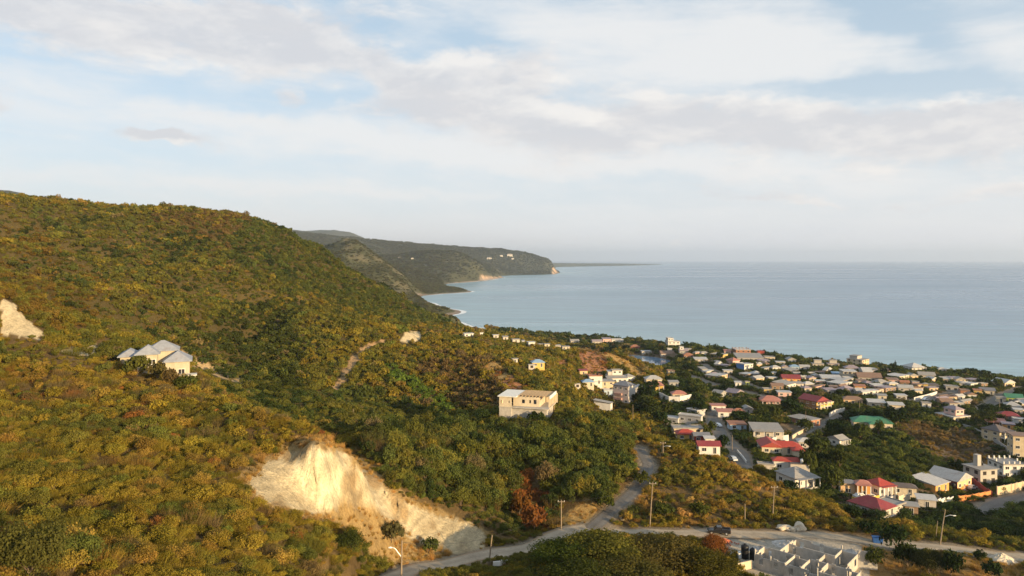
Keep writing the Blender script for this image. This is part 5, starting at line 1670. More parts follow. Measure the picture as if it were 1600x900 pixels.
# red clay blocks tipped in a pile: every block its own piece
P = hit(1131, 848, 80)
root = empty('brick_pile', P); tag(root, 'pile of red clay blocks tipped at the road edge behind the pickup truck', 'brick pile')
bk = MB(); bk.box(-.2, .2, -.1, .1, -.1, .1)
_o = bk.build('brick', M['brick']); BK = _o.data; bpy.data.objects.remove(_o)
for i in range(150):
    r = abs(random.gauss(0, .8)); a = random.uniform(0, 2 * PI)
    o = inst(BK, 'brick', root, (r * math.cos(a) * 1.5, r * math.sin(a), max(.05, .95 - r * .55) * random.uniform(.5, 1)))
    o.rotation_euler = (random.uniform(-.7, .7), random.uniform(-.7, .7), random.uniform(0, 6))
P = hit(1371, 848, 80)
root = empty('rubbish_skip', P, R(-15)); tag(root, 'small blue skip at the edge of the dirt road', 'skip')
b = MB()
b.quad((-.9, -.6, 0), (.9, -.6, 0), (.9, .6, 0), (-.9, .6, 0))
for p, q in (((-.9, -.6), (.9, -.6)), ((.9, -.6), (.9, .6)), ((.9, .6), (-.9, .6)), ((-.9, .6), (-.9, -.6))):
    b.quad((*p, 0), (*q, 0), (q[0] * 1.2, q[1] * 1.2, 1.3), (p[0] * 1.2, p[1] * 1.2, 1.3))
b.build('body', M['blue'], root, recalc=False)
b = MB(); b.box(-1.12, 1.12, -.76, -.7, 1.22, 1.34); b.box(-1.12, 1.12, .7, .76, 1.22, 1.34); b.box(-1.12, -1.06, -.7, .7, 1.22, 1.34); b.box(1.06, 1.12, -.7, .7, 1.22, 1.34); b.build('rim', M['blue'], root)
RECTS.append((1364, 1378, 838, 850, P.y))


def boulder(px, py, w, h, seed, label):
    P = hit(px, py, 80)
    rr = random.Random(seed)
    s = P.y / F
    bm = bmesh.new()
    bmesh.ops.create_icosphere(bm, subdivisions=3, radius=1)
    for v in bm.verts:
        n = v.co.normalized()
        k = 1 + .35 * (vnoise(np.array([n.x * 1.7 + seed]), np.array([n.y * 1.7 + n.z * 1.3]), seed)[0] - .5) * 2
        v.co = Vector((n.x * k * w * s / 2, n.y * k * w * s * .35, (n.z * k * .5 + .35) * h * s))
    me = bpy.data.meshes.new('boulder'); bm.to_mesh(me); bm.free(); me.materials.append(M['rock'])
    o = link(bpy.data.objects.new('boulder', me)); o.location = P
    tag(o, label, 'boulder', 'boulders beside the dirt road')


boulder(1249, 829, 20, 15, 1, 'biggest pale boulder at the far edge of the dirt road')
boulder(1225, 828, 26, 9, 2, 'long flat pale boulder left of the biggest roadside boulder')
boulder(1239, 830, 10, 8, 3, 'small pale boulder wedged between the two big roadside boulders')
boulder(972, 813, 7, 6, 4, 'small pale boulder at the corner of the road junction')

# precast barrier blocks by the left road
for i, (px, py, lb) in enumerate([(776, 884, 'left white concrete barrier block beside the utility pole'), (787, 882, 'right white concrete barrier block beside the utility pole, tilted')]):
    P = hit(px, py, 60)
    b = MB()
    b.quad((-.7, -.3, -.2), (.7, -.3, -.2), (.7, -.12, .85), (-.7, -.12, .85)); b.quad((-.7, .3, -.2), (.7, .3, -.2), (.7, .12, .85), (-.7, .12, .85))
    b.quad((-.7, -.12, .85), (.7, -.12, .85), (.7, .12, .85), (-.7, .12, .85))
    for sx in (-.7, .7): b.quad((sx, -.3, -.2), (sx, .3, -.2), (sx, .12, .85), (sx, -.12, .85))
    o = b.build('barrier_block', M['trim']); o.location = P; o.rotation_euler = (0, .18 * i, R(15 + 12 * i))
    tag(o, lb, 'barrier', 'barrier blocks by the left road')
    RECTS.append((px - 6, px + 6, py - 9, py + 1, P.y))

# ------------------------------------------------------------------ pickup truck
P = hit(1123, 834, 80)
root = empty('pickup_truck', Vector((P.x, P.y, P.z + .02)), R(168))
tag(root, 'black pickup truck driving on the dirt road', 'pickup truck')
RECTS.append((1108, 1140, 820, 836, P.y))
b = MB()
prof = [(-2.6, .45), (-2.6, 1.0), (-1.0, 1.05), (-.95, 1.05), (1.0, 1.05), (2.3, .95), (2.6, .8), (2.6, .45)]
for y in (-.9, .9):
    n = len(b.v); b.v += [(x, y, z) for x, z in prof]; b.f.append(tuple(range(n, n + len(prof)))); b.m.append(0)
for k in range(len(prof)):
    a, c = prof[k], prof[(k + 1) % len(prof)]
    b.quad((a[0], -.9, a[1]), (c[0], -.9, c[1]), (c[0], .9, c[1]), (a[0], .9, a[1]))
b.build('body', M['darkpaint'], root)
b = MB()
cp_ = [(-.75, 1.053), (-.6, 1.75), (.45, 1.75), (1.15, 1.053)]
for y in (-.8, .8):
    n = len(b.v); b.v += [(x, y * (.9 if z > 1.2 else 1), z) for x, z in cp_]; b.f.append(tuple(range(n, n + 4))); b.m.append(0)
for k in range(4):
    a, c = cp_[k], cp_[(k + 1) % 4]
    ka, kc = (.9 if a[1] > 1.2 else 1), (.9 if c[1] > 1.2 else 1)
    b.quad((a[0], -.8 * ka, a[1]), (c[0], -.8 * kc, c[1]), (c[0], .8 * kc, c[1]), (a[0], .8 * ka, a[1]))
b.build('cab', M['darkpaint'], root)
for y, sg in ((-.79, -1), (.79, 1)):
    b = MB(); b.quad((-.5, y * .99 + sg * .02, 1.2), (.85, y * .99 + sg * .02, 1.2), (.4, y * .92 + sg * .02, 1.65), (-.45, y * .92 + sg * .02, 1.65)); b.build('side_window', M['glass'], root)
b = MB(); b.quad((1.10, -.7, 1.15), (1.10, .7, 1.15), (.57, .64, 1.68), (.57, -.64, 1.68)); b.build('windscreen', M['glass'], root)
b = MB(); b.box(-2.5, -.85, -.8, .8, 1.06, 1.09); b.build('load_bed', M['tank'], root)
for y in (-.86, .86):
    b = MB(); b.box(-2.6, -.8, y - .05, y + .05, 1.052, 1.35); b.build('bed_side', M['darkpaint'], root)
b = MB(); b.box(-2.62, -2.52, -.8, .8, 1.052, 1.35); b.build('tailgate', M['darkpaint'], root)
for y in (-.6, .6):
    b = MB(); b.box(2.59, 2.64, y - .2, y + .2, .68, .85); b.build('headlight', M['white'], root)
    b = MB(); b.box(-2.64, -2.605, y - .15, y + .15, .75, .98); b.build('tail_light', M['brick'], root)
for x in (-1.65, 1.65):
    for y in (-.85, .85):
        b = MB(); b.tube([(x, y - .12, .4), (x, y + .12, .4)], .4, 16); w_ = b.build('wheel', M['rubber'], root)
        b = MB(); sg = -1 if y < 0 else 1; b.tube([(x, y + sg * .121, .4), (x, y + sg * .14, .4)], .2, 12); b.build('rim', M['metal'], w_)

# parked cars in front of the orange house and in the streets: one built, the rest copied
def car(P, rz, mat, label):
    root = empty('parked_car', P, rz); tag(root, label, 'car', 'cars parked in the town')
    b = MB()
    pr_ = [(-2.1, .3), (-2.1, .85), (-1.5, .95), (-.95, 1.42), (.55, 1.42), (1.15, .95), (2.0, .8), (2.1, .3)]
    for y in (-.82, .82):
        n = len(b.v); b.v += [(x, y * (.86 if z > 1.2 else 1), z) for x, z in pr_]; b.f.append(tuple(range(n, n + 8))); b.m.append(0)
    for k in range(8):
        a, c = pr_[k], pr_[(k + 1) % 8]
        ka, kc = (.86 if a[1] > 1.2 else 1), (.86 if c[1] > 1.2 else 1)
        b.quad((a[0], -.82 * ka, a[1]), (c[0], -.82 * kc, c[1]), (c[0], .82 * kc, c[1]), (a[0], .82 * ka, a[1]))
    b.build('body', mat, root)
    for sg in (-1, 1):
        b = MB(); b.quad((-1.3, sg * .815, .98), (1.0, sg * .815, .98), (.5, sg * .725, 1.36), (-.95, sg * .725, 1.36)); b.build('side_window', M['glass'], root)
    b = MB(); b.quad((1.13, -.7, 1.0), (1.13, .7, 1.0), (.6, .6, 1.4), (.6, -.6, 1.4)); b.build('windscreen', M['glass'], root)
    for x in (-1.3, 1.3):
        for y in (-.78, .78):
            b = MB(); b.tube([(x, y - .1, .3), (x, y + .1, .3)], .31, 12); b.build('wheel', M['rubber'], root)
    return root


for px, py, rz, mat, lb in [(1344, 779, 10, 'carwhite', 'white car parked before the orange house, left of the other white car'), (1360, 780, 25, 'carwhite', 'white car parked before the orange house, beside the red roofed house'),
                            (1121, 667, 120, 'carwhite', 'white car in the bend of the town street'), (1192, 681, 5, 'carwhite', 'white car under the carport of the wide pale house'),
                            (1145, 720, 100, 'metal', 'silver car parked at the near end of the town street'), (1213, 682, 0, 'darkpaint', 'dark car at the right end of the carport'),
                            (1447, 626, 20, 'carwhite', 'white car near the lower end of the long white boundary wall'), (1519, 765, 30, 'metal', 'silver car in the yard beside the long warehouse')]:
    P = hit(px, py, 150)
    car(Vector((P.x, P.y, P.z + .25)), R(rz), M[mat], lb)
    RECTS.append((px - 8, px + 8, py - 6, py + 1, P.y))

# ------------------------------------------------------------------ yard walls and fences
def yard_wall(pts, h, col, name, label, th=.2, posts=0, step=None, cat='wall'):
    PP = [hit(*p, 120) for p in pts]
    PP = [p for p in PP if p]
    L = []
    for a, c in zip(PP, PP[1:]):
        n = max(1, int((c - a).length / 3.0))
        for k in range(n): L.append(a + (c - a) * (k / n))
    L.append(PP[-1])
    root = empty(name, L[0]); tag(root, label, cat)
    o0 = L[0]
    for a, c in zip(L, L[1:]):
        za, zc = gz(a.x, a.y), gz(c.x, c.y)
        d = (c - a); d.z = 0; ln = d.length; an = math.atan2(d.y, d.x)
        b = MB(); b.box(0.02, ln - .02, -th / 2, th / 2, -1.6, h)
        q = b.build('wall_panel', M['wall'], root); q['tintcol'] = C[col] if isinstance(col, str) else col
        q.location = Vector((a.x, a.y, (za + zc) / 2)) - o0; q.rotation_euler = (0, 0, an)
        if posts:
            b = MB(); b.box(-.17, .17, -.17, .17, -1.6, h + .25)
            q = b.build('wall_post', M['wall'], root); q['tintcol'] = C[col] if isinstance(col, str) else col
            q.location = Vector((a.x, a.y, (za + zc) / 2)) - o0; q.rotation_euler = (0, 0, an)
    for p in L[::2]: RECTS.append((rows(p.x, p.y, p.z)[0] - 6, rows(p.x, p.y, p.z)[0] + 6, rows(p.x, p.y, p.z + h)[1], rows(p.x, p.y, p.z)[1], p.y))


yard_wall([(1558, 774), (1580, 770), (1606, 764)], 3.0, 'beige', 'block_fence', 'high sunlit beige block fence at the lower right edge', .2, 1, cat='fence')
yard_wall([(1504, 667), (1520, 672), (1535, 680), (1556, 692), (1576, 706), (1586, 716)], 1.6, 'grey', 'retaining_wall', 'grey retaining wall stepping down the bushy slope to the tall beige building')
yard_wall([(1428, 626), (1445, 622), (1464, 616)], 1.8, 'white', 'boundary_wall', 'long bright white boundary wall climbing beside the back street', .25)
yard_wall([(1364, 615), (1378, 613), (1392, 609)], 1.8, 'white', 'boundary_wall', 'white boundary wall in the trees left of the modern grey and white house', .25)
yard_wall([(1030, 622), (1045, 629), (1062, 629), (1080, 625)], 3.2, 'white', 'retaining_wall', 'long white retaining wall under the salmon roofed cream house', .3)
yard_wall([(1332, 786), (1352, 786), (1374, 784)], 1.8, (0.62, 0.42, 0.08), 'yard_wall', 'yellow yard wall in front of the orange house', .2, 1)
yard_wall([(1376, 789), (1388, 786), (1400, 783)], 1.6, 'white', 'yard_wall', 'white yard wall in front of the red hipped white house', .2, 1)
yard_wall([(1404, 786), (1412, 786), (1422, 784)], 2.4, 'cream', 'yard_wall', 'cream gate wall right of the red hipped white house', .25, 1)
yard_wall([(1498, 784), (1520, 782), (1548, 776)], 2.0, (0.60, 0.24, 0.08), 'yard_wall', 'orange yard wall in front of the long warehouse', .2, 1)
yard_wall([(1517, 753), (1532, 764), (1550, 776)], 2.0, (0.34, 0.07, 0.06), 'yard_wall', 'dark red yard wall running from the long warehouse to the orange wall', .2)
yard_wall([(1448, 790), (1470, 785), (1496, 781)], 1.2, 'white', 'yard_wall', 'low white yard wall in front of the open orange shed', .2)
yard_wall([(1238, 686), (1258, 674), (1276, 664)], 1.5, 'cream', 'lane_wall', 'cream stepped wall along the lane below the curved terrace', .25, 1)
yard_wall([(1206, 694), (1218, 690), (1232, 689)], 2.4, 'white', 'yard_wall', 'white yard wall behind the long L shaped red roof', .2, 1)
yard_wall([(1296, 652), (1306, 646), (1320, 643)], 2.0, 'white', 'gate_wall', 'white gate wall at the top of the lane beside the big yellow house', .25, 1)
yard_wall([(1507, 595), (1518, 595), (1530, 596)], 1.6, 'pale', 'field_wall', 'pale wall in the field behind the beach trees', .25)
yard_wall([(1320, 601), (1328, 601), (1338, 600)], 1.8, 'white', 'yard_wall', 'bright white yard wall below the long white roofed building', .25)
yard_wall([(1224, 598), (1240, 598), (1254, 596)], 1.6, 'orange', 'yard_wall', 'orange yard wall in front of the maroon roofed orange house', .25)
yard_wall([(1152, 707), (1160, 716), (1166, 724)], 1.0, 'white', 'kerb_wall', 'low white wall along the right side of the town street', .3)

# ------------------------------------------------------------------ utility poles, street lamp, wires
POLE_TOP = {}


def pole(px, py, hpx, label, lean=0.0, arm=True, lamp=False, r=.13, lo=60):
    P = hit(px, py, lo)
    s = P.y / F
    h = hpx * s
    root = empty('utility_pole', P); tag(root, label, 'utility pole', None)
    dxl = lean * s
    b = MB(); b.tube([(0, 0, -1), (dxl * .5, 0, h * .5), (dxl, 0, h)], [r * 1.15, r, r * .75], 8); b.build('shaft', M['timber'], root)
    if arm:
        b = MB(); b.box(-.85 + dxl, .85 + dxl, -.07, .07, h - .5, h - .36); b.build('crossarm', M['timber'], root)
        for x in (-.7, 0.0, .7):
            b = MB(); b.tube([(x + dxl, 0, h - .355), (x + dxl, 0, h - .12)], .05, 6); b.build('insulator', M['lamp'], root)
    if lamp:
        b = MB(); b.tube([(dxl, 0, h - 1.6), (dxl + .9, -.2, h - 1.2), (dxl + 1.7, -.3, h - 1.25)], .05, 6); b.build('lamp_arm', M['metal'], root)
        b = MB(); b.box(dxl + 1.6, dxl + 2.2, -.42, -.18, h - 1.36, h - 1.22); b.build('lamp_head', M['lamp'], root)
    POLE_TOP[label] = P + Vector((dxl, 0, h - .3))
    return root


pole(1015, 823, 70, 'tall bare utility pole at the far edge of the dirt road right of the junction', 5)
pole(877, 827, 46, 'utility pole on the dry bank left of the road junction')
pole(1164, 815, 28, 'short thin pole on the slope above the pickup truck', 0, False)
pole(1207, 811, 52, 'slim utility pole on the slope above the roadside boulders', 3)
pole(1468, 851, 55, 'leaning utility pole with a lamp arm right of the dark bushes', 9, False, True)
pole(1462, 842, 28, 'thin dark pole just left of the leaning utility pole', 3, False, r=.08)
pole(764, 878, 42, 'utility pole beside the white barrier blocks', 5, False)
pole(1036, 712, 22, 'short lamp pole on the slope right of the hill road', 0, True, True)
pole(989, 668, 36, 'thin pole on the ridge below the apartment block', 0, False, r=.1)
pole(552, 655, 16, 'left one of two small poles in the shaded valley', 0, False, r=.12, lo=180)
pole(589, 672, 20, 'right one of two small poles in the shaded valley', 1, False, r=.12, lo=180)
for px, py, hp, lb in [(1144, 706, 26, 'pole left of the town street beside the trees'), (1259, 676, 34, 'pole at the lane below the curved terrace'), (1343, 648, 26, 'pole behind the green roofed house'),
                       (1468, 633, 16, 'pole in the field right of the back street'), (1562, 646, 22, 'pole in the field left of the zinc roofed white house'), (1522, 654, 12, 'short pole right of the pink upper storey'),
                       (1253, 618, 14, 'pole behind the big yellow house on its left'), (1140, 598, 16, 'pole by the lime green block'), (1079, 575, 14, 'pole in the trees left of the white building with the blue side'),
                       (1012, 586, 15, 'pole on the slope below the pond'), (867, 580, 13, 'pole on the scrub slope right of the blue roofed cottage'), (892, 604, 18, 'pole left of the terraced white houses'),
                       (1415, 600, 16, 'pole in front of the beach trees left of the grey gable'), (1105, 613, 14, 'pole beside the main road'), (1596, 723, 10, 'pole beside the white building with stub columns'), (1586, 771, 16, 'pole behind the high beige block fence'),
                       (1398, 792, 26, 'dark pole before the maroon hipped roof in the gully')]:
    pole(px, py, hp, lb, 0, False, r=.11, lo=150)

# street lamp at the lower left
P = hit(627, 905, 60)
root = empty('street_lamp', P); tag(root, 'street lamp pole with an angled arm beside the bottom edge', 'street lamp')
h = 60 * P.y / F
b = MB(); b.tube([(0, 0, -.5), (.1, 0, h)], [.14, .11], 8); b.build('post', M['timber'], root)
b = MB(); b.tube([(0, 0, h * .58), (-.9, -.15, h * .80), (-1.15, -.2, h * .83), (-1.5, -.25, h * .84)], .06, 6); b.build('arm', M['metal'], root)
b = MB(); b.tube([(-1.4, -.25, h * .84), (-1.65, -.27, h * .845), (-1.95, -.3, h * .84)], [.08, .15, .08], 8); b.build('lamp_head', M['lamp'], root)
POLE_TOP['lamp'] = P + Vector((.1, 0, h - .2))
RECTS.append((604, 632, 840, 900, P.y))


def wire(a, c, sag, label, off=0.0):
    o0 = Vector((off, 0, -abs(off) * .3))
    pts = [a + o0 + (c - a) * t + Vector((0, 0, -sag * 4 * t * (1 - t))) for t in np.linspace(0, 1, 15)]
    b = MB(); b.tube(pts, .018, 4, caps=False)
    o = b.build('power_line', M['wire'])
    tag(o, label, 'power line')


T = POLE_TOP
names = list(T)
wire(T[names[1]], T[names[0]], 1.0, 'power line between the junction pole and the tall bare pole')
wire(T[names[0]], T[names[3]], 1.2, 'power line between the tall bare pole and the slim pole on the slope')
wire(T[names[3]], T[names[4]], 1.6, 'power line between the slim pole on the slope and the leaning pole')
wire(T[names[4]], T[names[4]] + Vector((34, -16, 2)), 1.0, 'power line leaving the leaning pole to the right')
wire(T[names[6]], T[names[1]], 1.0, 'power line between the barrier block pole and the junction pole')
wire(T['lamp'], T[names[6]], .8, 'power line between the street lamp pole and the barrier block pole')
wire(T[names[0]], T[names[7]], 1.2, 'power line between the tall bare pole and the lamp pole up the hill road')
wire(T[names[4]], hit(1397, 788, 150) + Vector((0, 0, 6)), 1.4, 'power line from the leaning pole towards the maroon roof in the gully')


# ------------------------------------------------------------------ buildings on the far headlands, and a mast by the shore
def far_hit(px, py):
    u = (px - CX) / F
    i = int(np.argmin(np.abs(FU - u)))
    Ys = FY[i]; zs = FZ[i]
    k = np.argmax(zs >= CAMZ - (py - HOR) / F * Ys)
    return Vector((u * Ys[k], Ys[k], zs[k]))


for px, py, wp, hp, lb in [(796, 400.5, 9, 2.2, 'largest white building on the wooded far headland'), (783, 401.5, 5, 1.6, 'white building left of the largest one on the far headland'),
                           (801, 407, 4, 2.2, 'small white building below the largest one on the far headland'), (764, 404.5, 8, 1.4, 'low pale building at the left end of the far headland group'),
                           (644, 405.5, 4, 1.6, 'right one of two tiny white houses on the hills behind the pointed hill'), (624, 404.5, 4, 1.4, 'left one of two tiny white houses on the hills behind the pointed hill')]:
    P = far_hit(px, py)
    s = P.y / F
    root = empty('villa', P, R(20)); tag(root, lb, 'building')
    w_, h_ = wp * s, max(6, hp * s)
    b = MB(); b.box(-w_ / 2, w_ / 2, -w_ * .25, w_ * .25, -8, h_)
    q = b.build('wall', M['wall'], root); q['tintcol'] = (0.42, 0.39, 0.35)
    q = roof_mesh('hip', w_, w_ * .5, h_, ov=1.0).build('roof', M['roof'], root); q['tintcol'] = (0.34, 0.30, 0.27)
pole(798, 523, 13, 'thin mast standing behind the shore beyond the plateau row', 0, True, False, .35, 600)

# ------------------------------------------------------------------ foliage
def leaf_cards(P, N, size, rs, thin=1.0):
    """one small card per point, facing roughly along N"""
    n = len(P)
    t = rs.normal(size=(n, 3)); t -= (t * N).sum(1, keepdims=True) * N
    t /= np.linalg.norm(t, axis=1, keepdims=True) + 1e-9
    b = np.cross(N, t)
    s = size * rs.uniform(0.6, 1.35, (n, 1))
    a1 = t * s; b1 = b * s * thin
    V = np.stack([P - a1 * .5 - b1 * .3, P + a1 * .1 - b1 * .5, P + a1 * .55 + b1 * .1, P - a1 * .1 + b1 * .5], 1).reshape(-1, 3)
    return V


def card_mesh(name, V, per, lv, mats=None):
    me = bpy.data.meshes.new(name)
    nf = len(V) // per
    me.vertices.add(len(V)); me.vertices.foreach_set('co', V.astype(np.float32).ravel())
    me.loops.add(len(V)); me.loops.foreach_set('vertex_index', np.arange(len(V)))
    me.polygons.add(nf); me.polygons.foreach_set('loop_start', np.arange(0, len(V), per)); me.polygons.foreach_set('loop_total', np.full(nf, per))
    me.update(calc_edges=True)
    a = me.attributes.new('leafv', 'FLOAT', 'FACE')
    a.data.foreach_set('value', lv.astype(np.float32))
    me.materials.append(M['leaf'])
    return me


def shrub_mesh(name, seed, clumps, leaves, size, tall=0.9, spread=1.0, lift=0.0, thin=0.8):
    rs = np.random.default_rng(seed)
    ang = rs.uniform(0, 2 * PI, clumps); rad = np.sqrt(rs.uniform(0, 1, clumps)) * 0.78 * spread
    cz = lift + tall * (0.25 + 0.62 * np.sqrt(np.clip(1 - (rad / (0.95 * spread)) ** 2, 0, 1)) * rs.uniform(0.45, 1.08, clumps))
    Cc = np.stack([rad * np.cos(ang), rad * np.sin(ang), cz], 1)
    cr = rs.uniform(0.20, 0.40, clumps)
    k = rs.integers(0, clumps, leaves)
    d = rs.normal(size=(leaves, 3)); d[:, 2] += 0.35
    d /= np.linalg.norm(d, axis=1, keepdims=True)
    r = cr[k] * rs.uniform(0.35, 1.08, leaves) ** 0.6
    P = Cc[k] + d * r[:, None] * np.array([1.15, 1.15, 0.85])
    P[:, 2] = np.maximum(P[:, 2], -0.05)
    N = d + rs.normal(size=(leaves, 3)) * 0.55 + np.array([0, 0, .25])
    N /= np.linalg.norm(N, axis=1, keepdims=True)
    V = leaf_cards(P, N, size, rs, thin)
    lv = np.clip(0.30 + 0.35 * rs.uniform(size=clumps)[k] + 0.35 * rs.uniform(size=leaves), 0, 1)
    return card_mesh(name, V, 4, lv)


def brush_mesh(name, seed, strands, h=1.0, w=0.03, spread=0.55, lean=0.5):
    """leafless brush or grass: thin upright blades"""
    rs = np.random.default_rng(seed)
    a = rs.uniform(0, 2 * PI, strands); r = np.sqrt(rs.uniform(0, 1, strands)) * spread
    B = np.stack([r * np.cos(a), r * np.sin(a), np.full(strands, -0.05)], 1)
    L = rs.normal(size=(strands, 2)) * lean * 0.45 + np.stack([np.cos(a), np.sin(a)], 1) * (r[:, None] * 0.7)
    T = B + np.stack([L[:, 0], L[:, 1], h * rs.uniform(0.45, 1.05, strands)], 1)
    sd = rs.normal(size=(strands, 3)); sd[:, 2] = 0
    sd /= np.linalg.norm(sd, axis=1, keepdims=True)
    V = np.stack([B - sd * w, B + sd * w, T], 1).reshape(-1, 3)
    return card_mesh(name, V, 3, rs.uniform(size=strands))


PAL = dict(olive=(0.098, 0.091, 0.018), yellow=(0.165, 0.122, 0.018), lime=(0.098, 0.112, 0.022), green=(0.060, 0.070, 0.017), dark=(0.024, 0.038, 0.012), rust=(0.185, 0.070, 0.022),
           brown=(0.135, 0.088, 0.034), straw=(0.34, 0.205, 0.065), drab=(0.125, 0.090, 0.042), bright=(0.075, 0.108, 0.018), ochre=(0.19, 0.118, 0.026))
PALK = list(PAL); PALV = np.array([PAL[k] for k in PALK]) * 1.36

# source meshes for instances; they are shapes only and are never shown themselves
SRC = bpy.data.collections.new('scrub_shapes')
HI = [shrub_mesh('shrub_leaves', 10 + i, 26, 1800, 0.082, 0.95, 1.0) for i in range(4)]
MID = [shrub_mesh('shrub_leaves_mid', 20 + i, 18, 700, 0.135, 1.0, 1.0) for i in range(4)]
LOW = [shrub_mesh('shrub_leaves_far', 30 + i, 11, 200, 0.26, 1.05, 1.0) for i in range(4)]
BRUSH = [brush_mesh('dry_brush', 40 + i, 420, 1.0, 0.014, 0.6, 0.6) for i in range(2)]
GRASS = [brush_mesh('grass_tuft', 50 + i, 70, 1.0, 0.03, 0.45, 0.5) for i in range(2)]
_order = HI + MID + LOW + BRUSH + GRASS
for i, me in enumerate(_order):
    o = bpy.data.objects.new('shape_%02d' % i, me)
    SRC.objects.link(o)
I_HI, I_MID, I_LOW, I_BR, I_GR = 0, 4, 8, 12, 14

gn = bpy.data.node_groups.new('scatter', 'GeometryNodeTree')
gn.interface.new_socket('Geometry', in_out='INPUT', socket_type='NodeSocketGeometry')
gn.interface.new_socket('Geometry', in_out='OUTPUT', socket_type='NodeSocketGeometry')
g = NT(gn)
gi = g.add('NodeGroupInput'); go = g.add('NodeGroupOutput')
ci = g.add('GeometryNodeCollectionInfo', transform_space='ORIGINAL')
ci.inputs['Collection'].default_value = SRC
ci.inputs['Separate Children'].default_value = True
ci.inputs['Reset Children'].default_value = True
iop = g.add('GeometryNodeInstanceOnPoints')


def named(n, typ):
    a = g.add('GeometryNodeInputNamedAttribute', data_type=typ)
    a.inputs['Name'].default_value = n
    return [o for o in a.outputs if o.enabled and o.name == 'Attribute'][0]


g.link(gi.outputs[0], iop.inputs['Points'])
g.link(ci.outputs[0], iop.inputs['Instance'])
iop.inputs['Pick Instance'].default_value = True
g.link(named('idx', 'INT'), iop.inputs['Instance Index'])
g.link(named('rot', 'FLOAT_VECTOR'), iop.inputs['Rotation'])
g.link(named('scl', 'FLOAT_VECTOR'), iop.inputs['Scale'])
g.link(iop.outputs[0], go.inputs[0])


def scatter(name, pos, idx, rot, scl, col, label, cat):
    me = bpy.data.meshes.new(name)
    n = len(pos)
    me.vertices.add(n); me.vertices.foreach_set('co', pos.astype(np.float32).ravel())
    for nm, ty, dat, key in (('idx', 'INT', idx, 'value'), ('rot', 'FLOAT_VECTOR', rot, 'vector'), ('scl', 'FLOAT_VECTOR', scl, 'vector')):
        a = me.attributes.new(nm, ty, 'POINT')
        a.data.foreach_set(key, np.ascontiguousarray(dat).astype(np.int32 if ty == 'INT' else np.float32).ravel())
    a = me.attributes.new('tintcol', 'FLOAT_COLOR', 'POINT')
    a.data.foreach_set('color', np.concatenate([col, np.ones((n, 1))], 1).astype(np.float32).ravel())
    me.materials.append(M['leaf'])
    me.update()
    o = link(bpy.data.objects.new(name, me))
    md = o.modifiers.new('scatter', 'NODES'); md.node_group = gn
    tag(o, label, cat, kind='stuff')
    return o


RECT_A = np.array(RECTS)
FOOT_A = np.array(FOOT)


def clear_of(X, Y, Z, r, h, margin=0.0):
    """keep foliage off roads, footprints and out of the sight line to built things"""
    ok = np.ones(len(X), bool)
    for nm, wd, kind, L in road_lines:
        d, _ = polydist(X, Y, [(p.x, p.y, 0) for p in L[::3] + [L[-1]]])
        ok &= d > wd * 0.55 + r * 0.75 + margin
    for fx, fy, fr in FOOT_A:
        ok &= np.hypot(X - fx, Y - fy) > fr * 0.8 + r * 0.4
    px, pb = rows(X, Y, Z); pt = rows(X, Y, Z + h)[1]; pr = r / Y * F
    for x0, x1, t, bt, yy in RECT_A:
        t = t + 1; bt = bt - 0.22 * (bt - t)
        hitm = (Y < yy - 1) & (px + pr * 0.7 > x0) & (px - pr * 0.7 < x1) & (pt < bt) & (pb > t)
        ok &= ~hitm
    return ok


def road_veil(X, Y, Z, r, h):
    """foliage that would stand in the sight line to the open stretches of road"""
    px, pb = rows(X, Y, Z); pt = rows(X, Y, Z + h)[1]; pr = r / Y * F
    bad = np.zeros(len(X), bool)
    for nm, wd, kind, L in road_lines:
        for p in L[::2]:
            qx, qy = rows(p.x, p.y, p.z)
            if nm == 'dirt_road' and (1382 < qx < 1432 or 812 < qx < 905): continue
            if nm == 'hill_road' and 962 < qx < 1000 and qy > 745: continue
            bad |= (Y < p.y - 1) & (np.abs(px - qx) < pr * 0.8 + 2) & (pt < qy - 0.5) & (pb > qy)
    return bad


# candidate points: density by distance
cellA = (np.diff(XX, axis=0)[:, :-1] * np.diff(YY, axis=1)[:-1, :])
cY = YY[:-1, :-1]
visc = VIS[:-1, :-1]
dens = np.where(cY < 150, 1 / 0.85, np.where(cY < 300, 1 / 2.0, np.where(cY < 620, 1 / 2.3, 1 / 5.0)))
dens = dens * (visc < 5.0) * (ZZ[:-1, :-1] > 1.6)
cpx = PX[:-1, :-1]
dens = dens * (cpx > -160) * (cpx < 1760)
wgt = (cellA * dens).ravel()
NT_ = int(wgt.sum())
pick = rng.choice(len(wgt), NT_, p=wgt / wgt.sum())
ci_, cj_ = np.unravel_index(pick, cellA.shape)
fu = rng.uniform(size=NT_); fl = rng.uniform(size=NT_)
U_ = GU[ci_] + fu * (GU[1] - GU[0]); L_ = GL[cj_] + fl * (GL[1] - GL[0])
Y_ = np.exp(L_); X_ = U_ * Y_
Z_ = ground(X_, Y_)
px_, py_ = rows(X_, Y_, Z_)
vis_ = VIS[ci_, cj_]

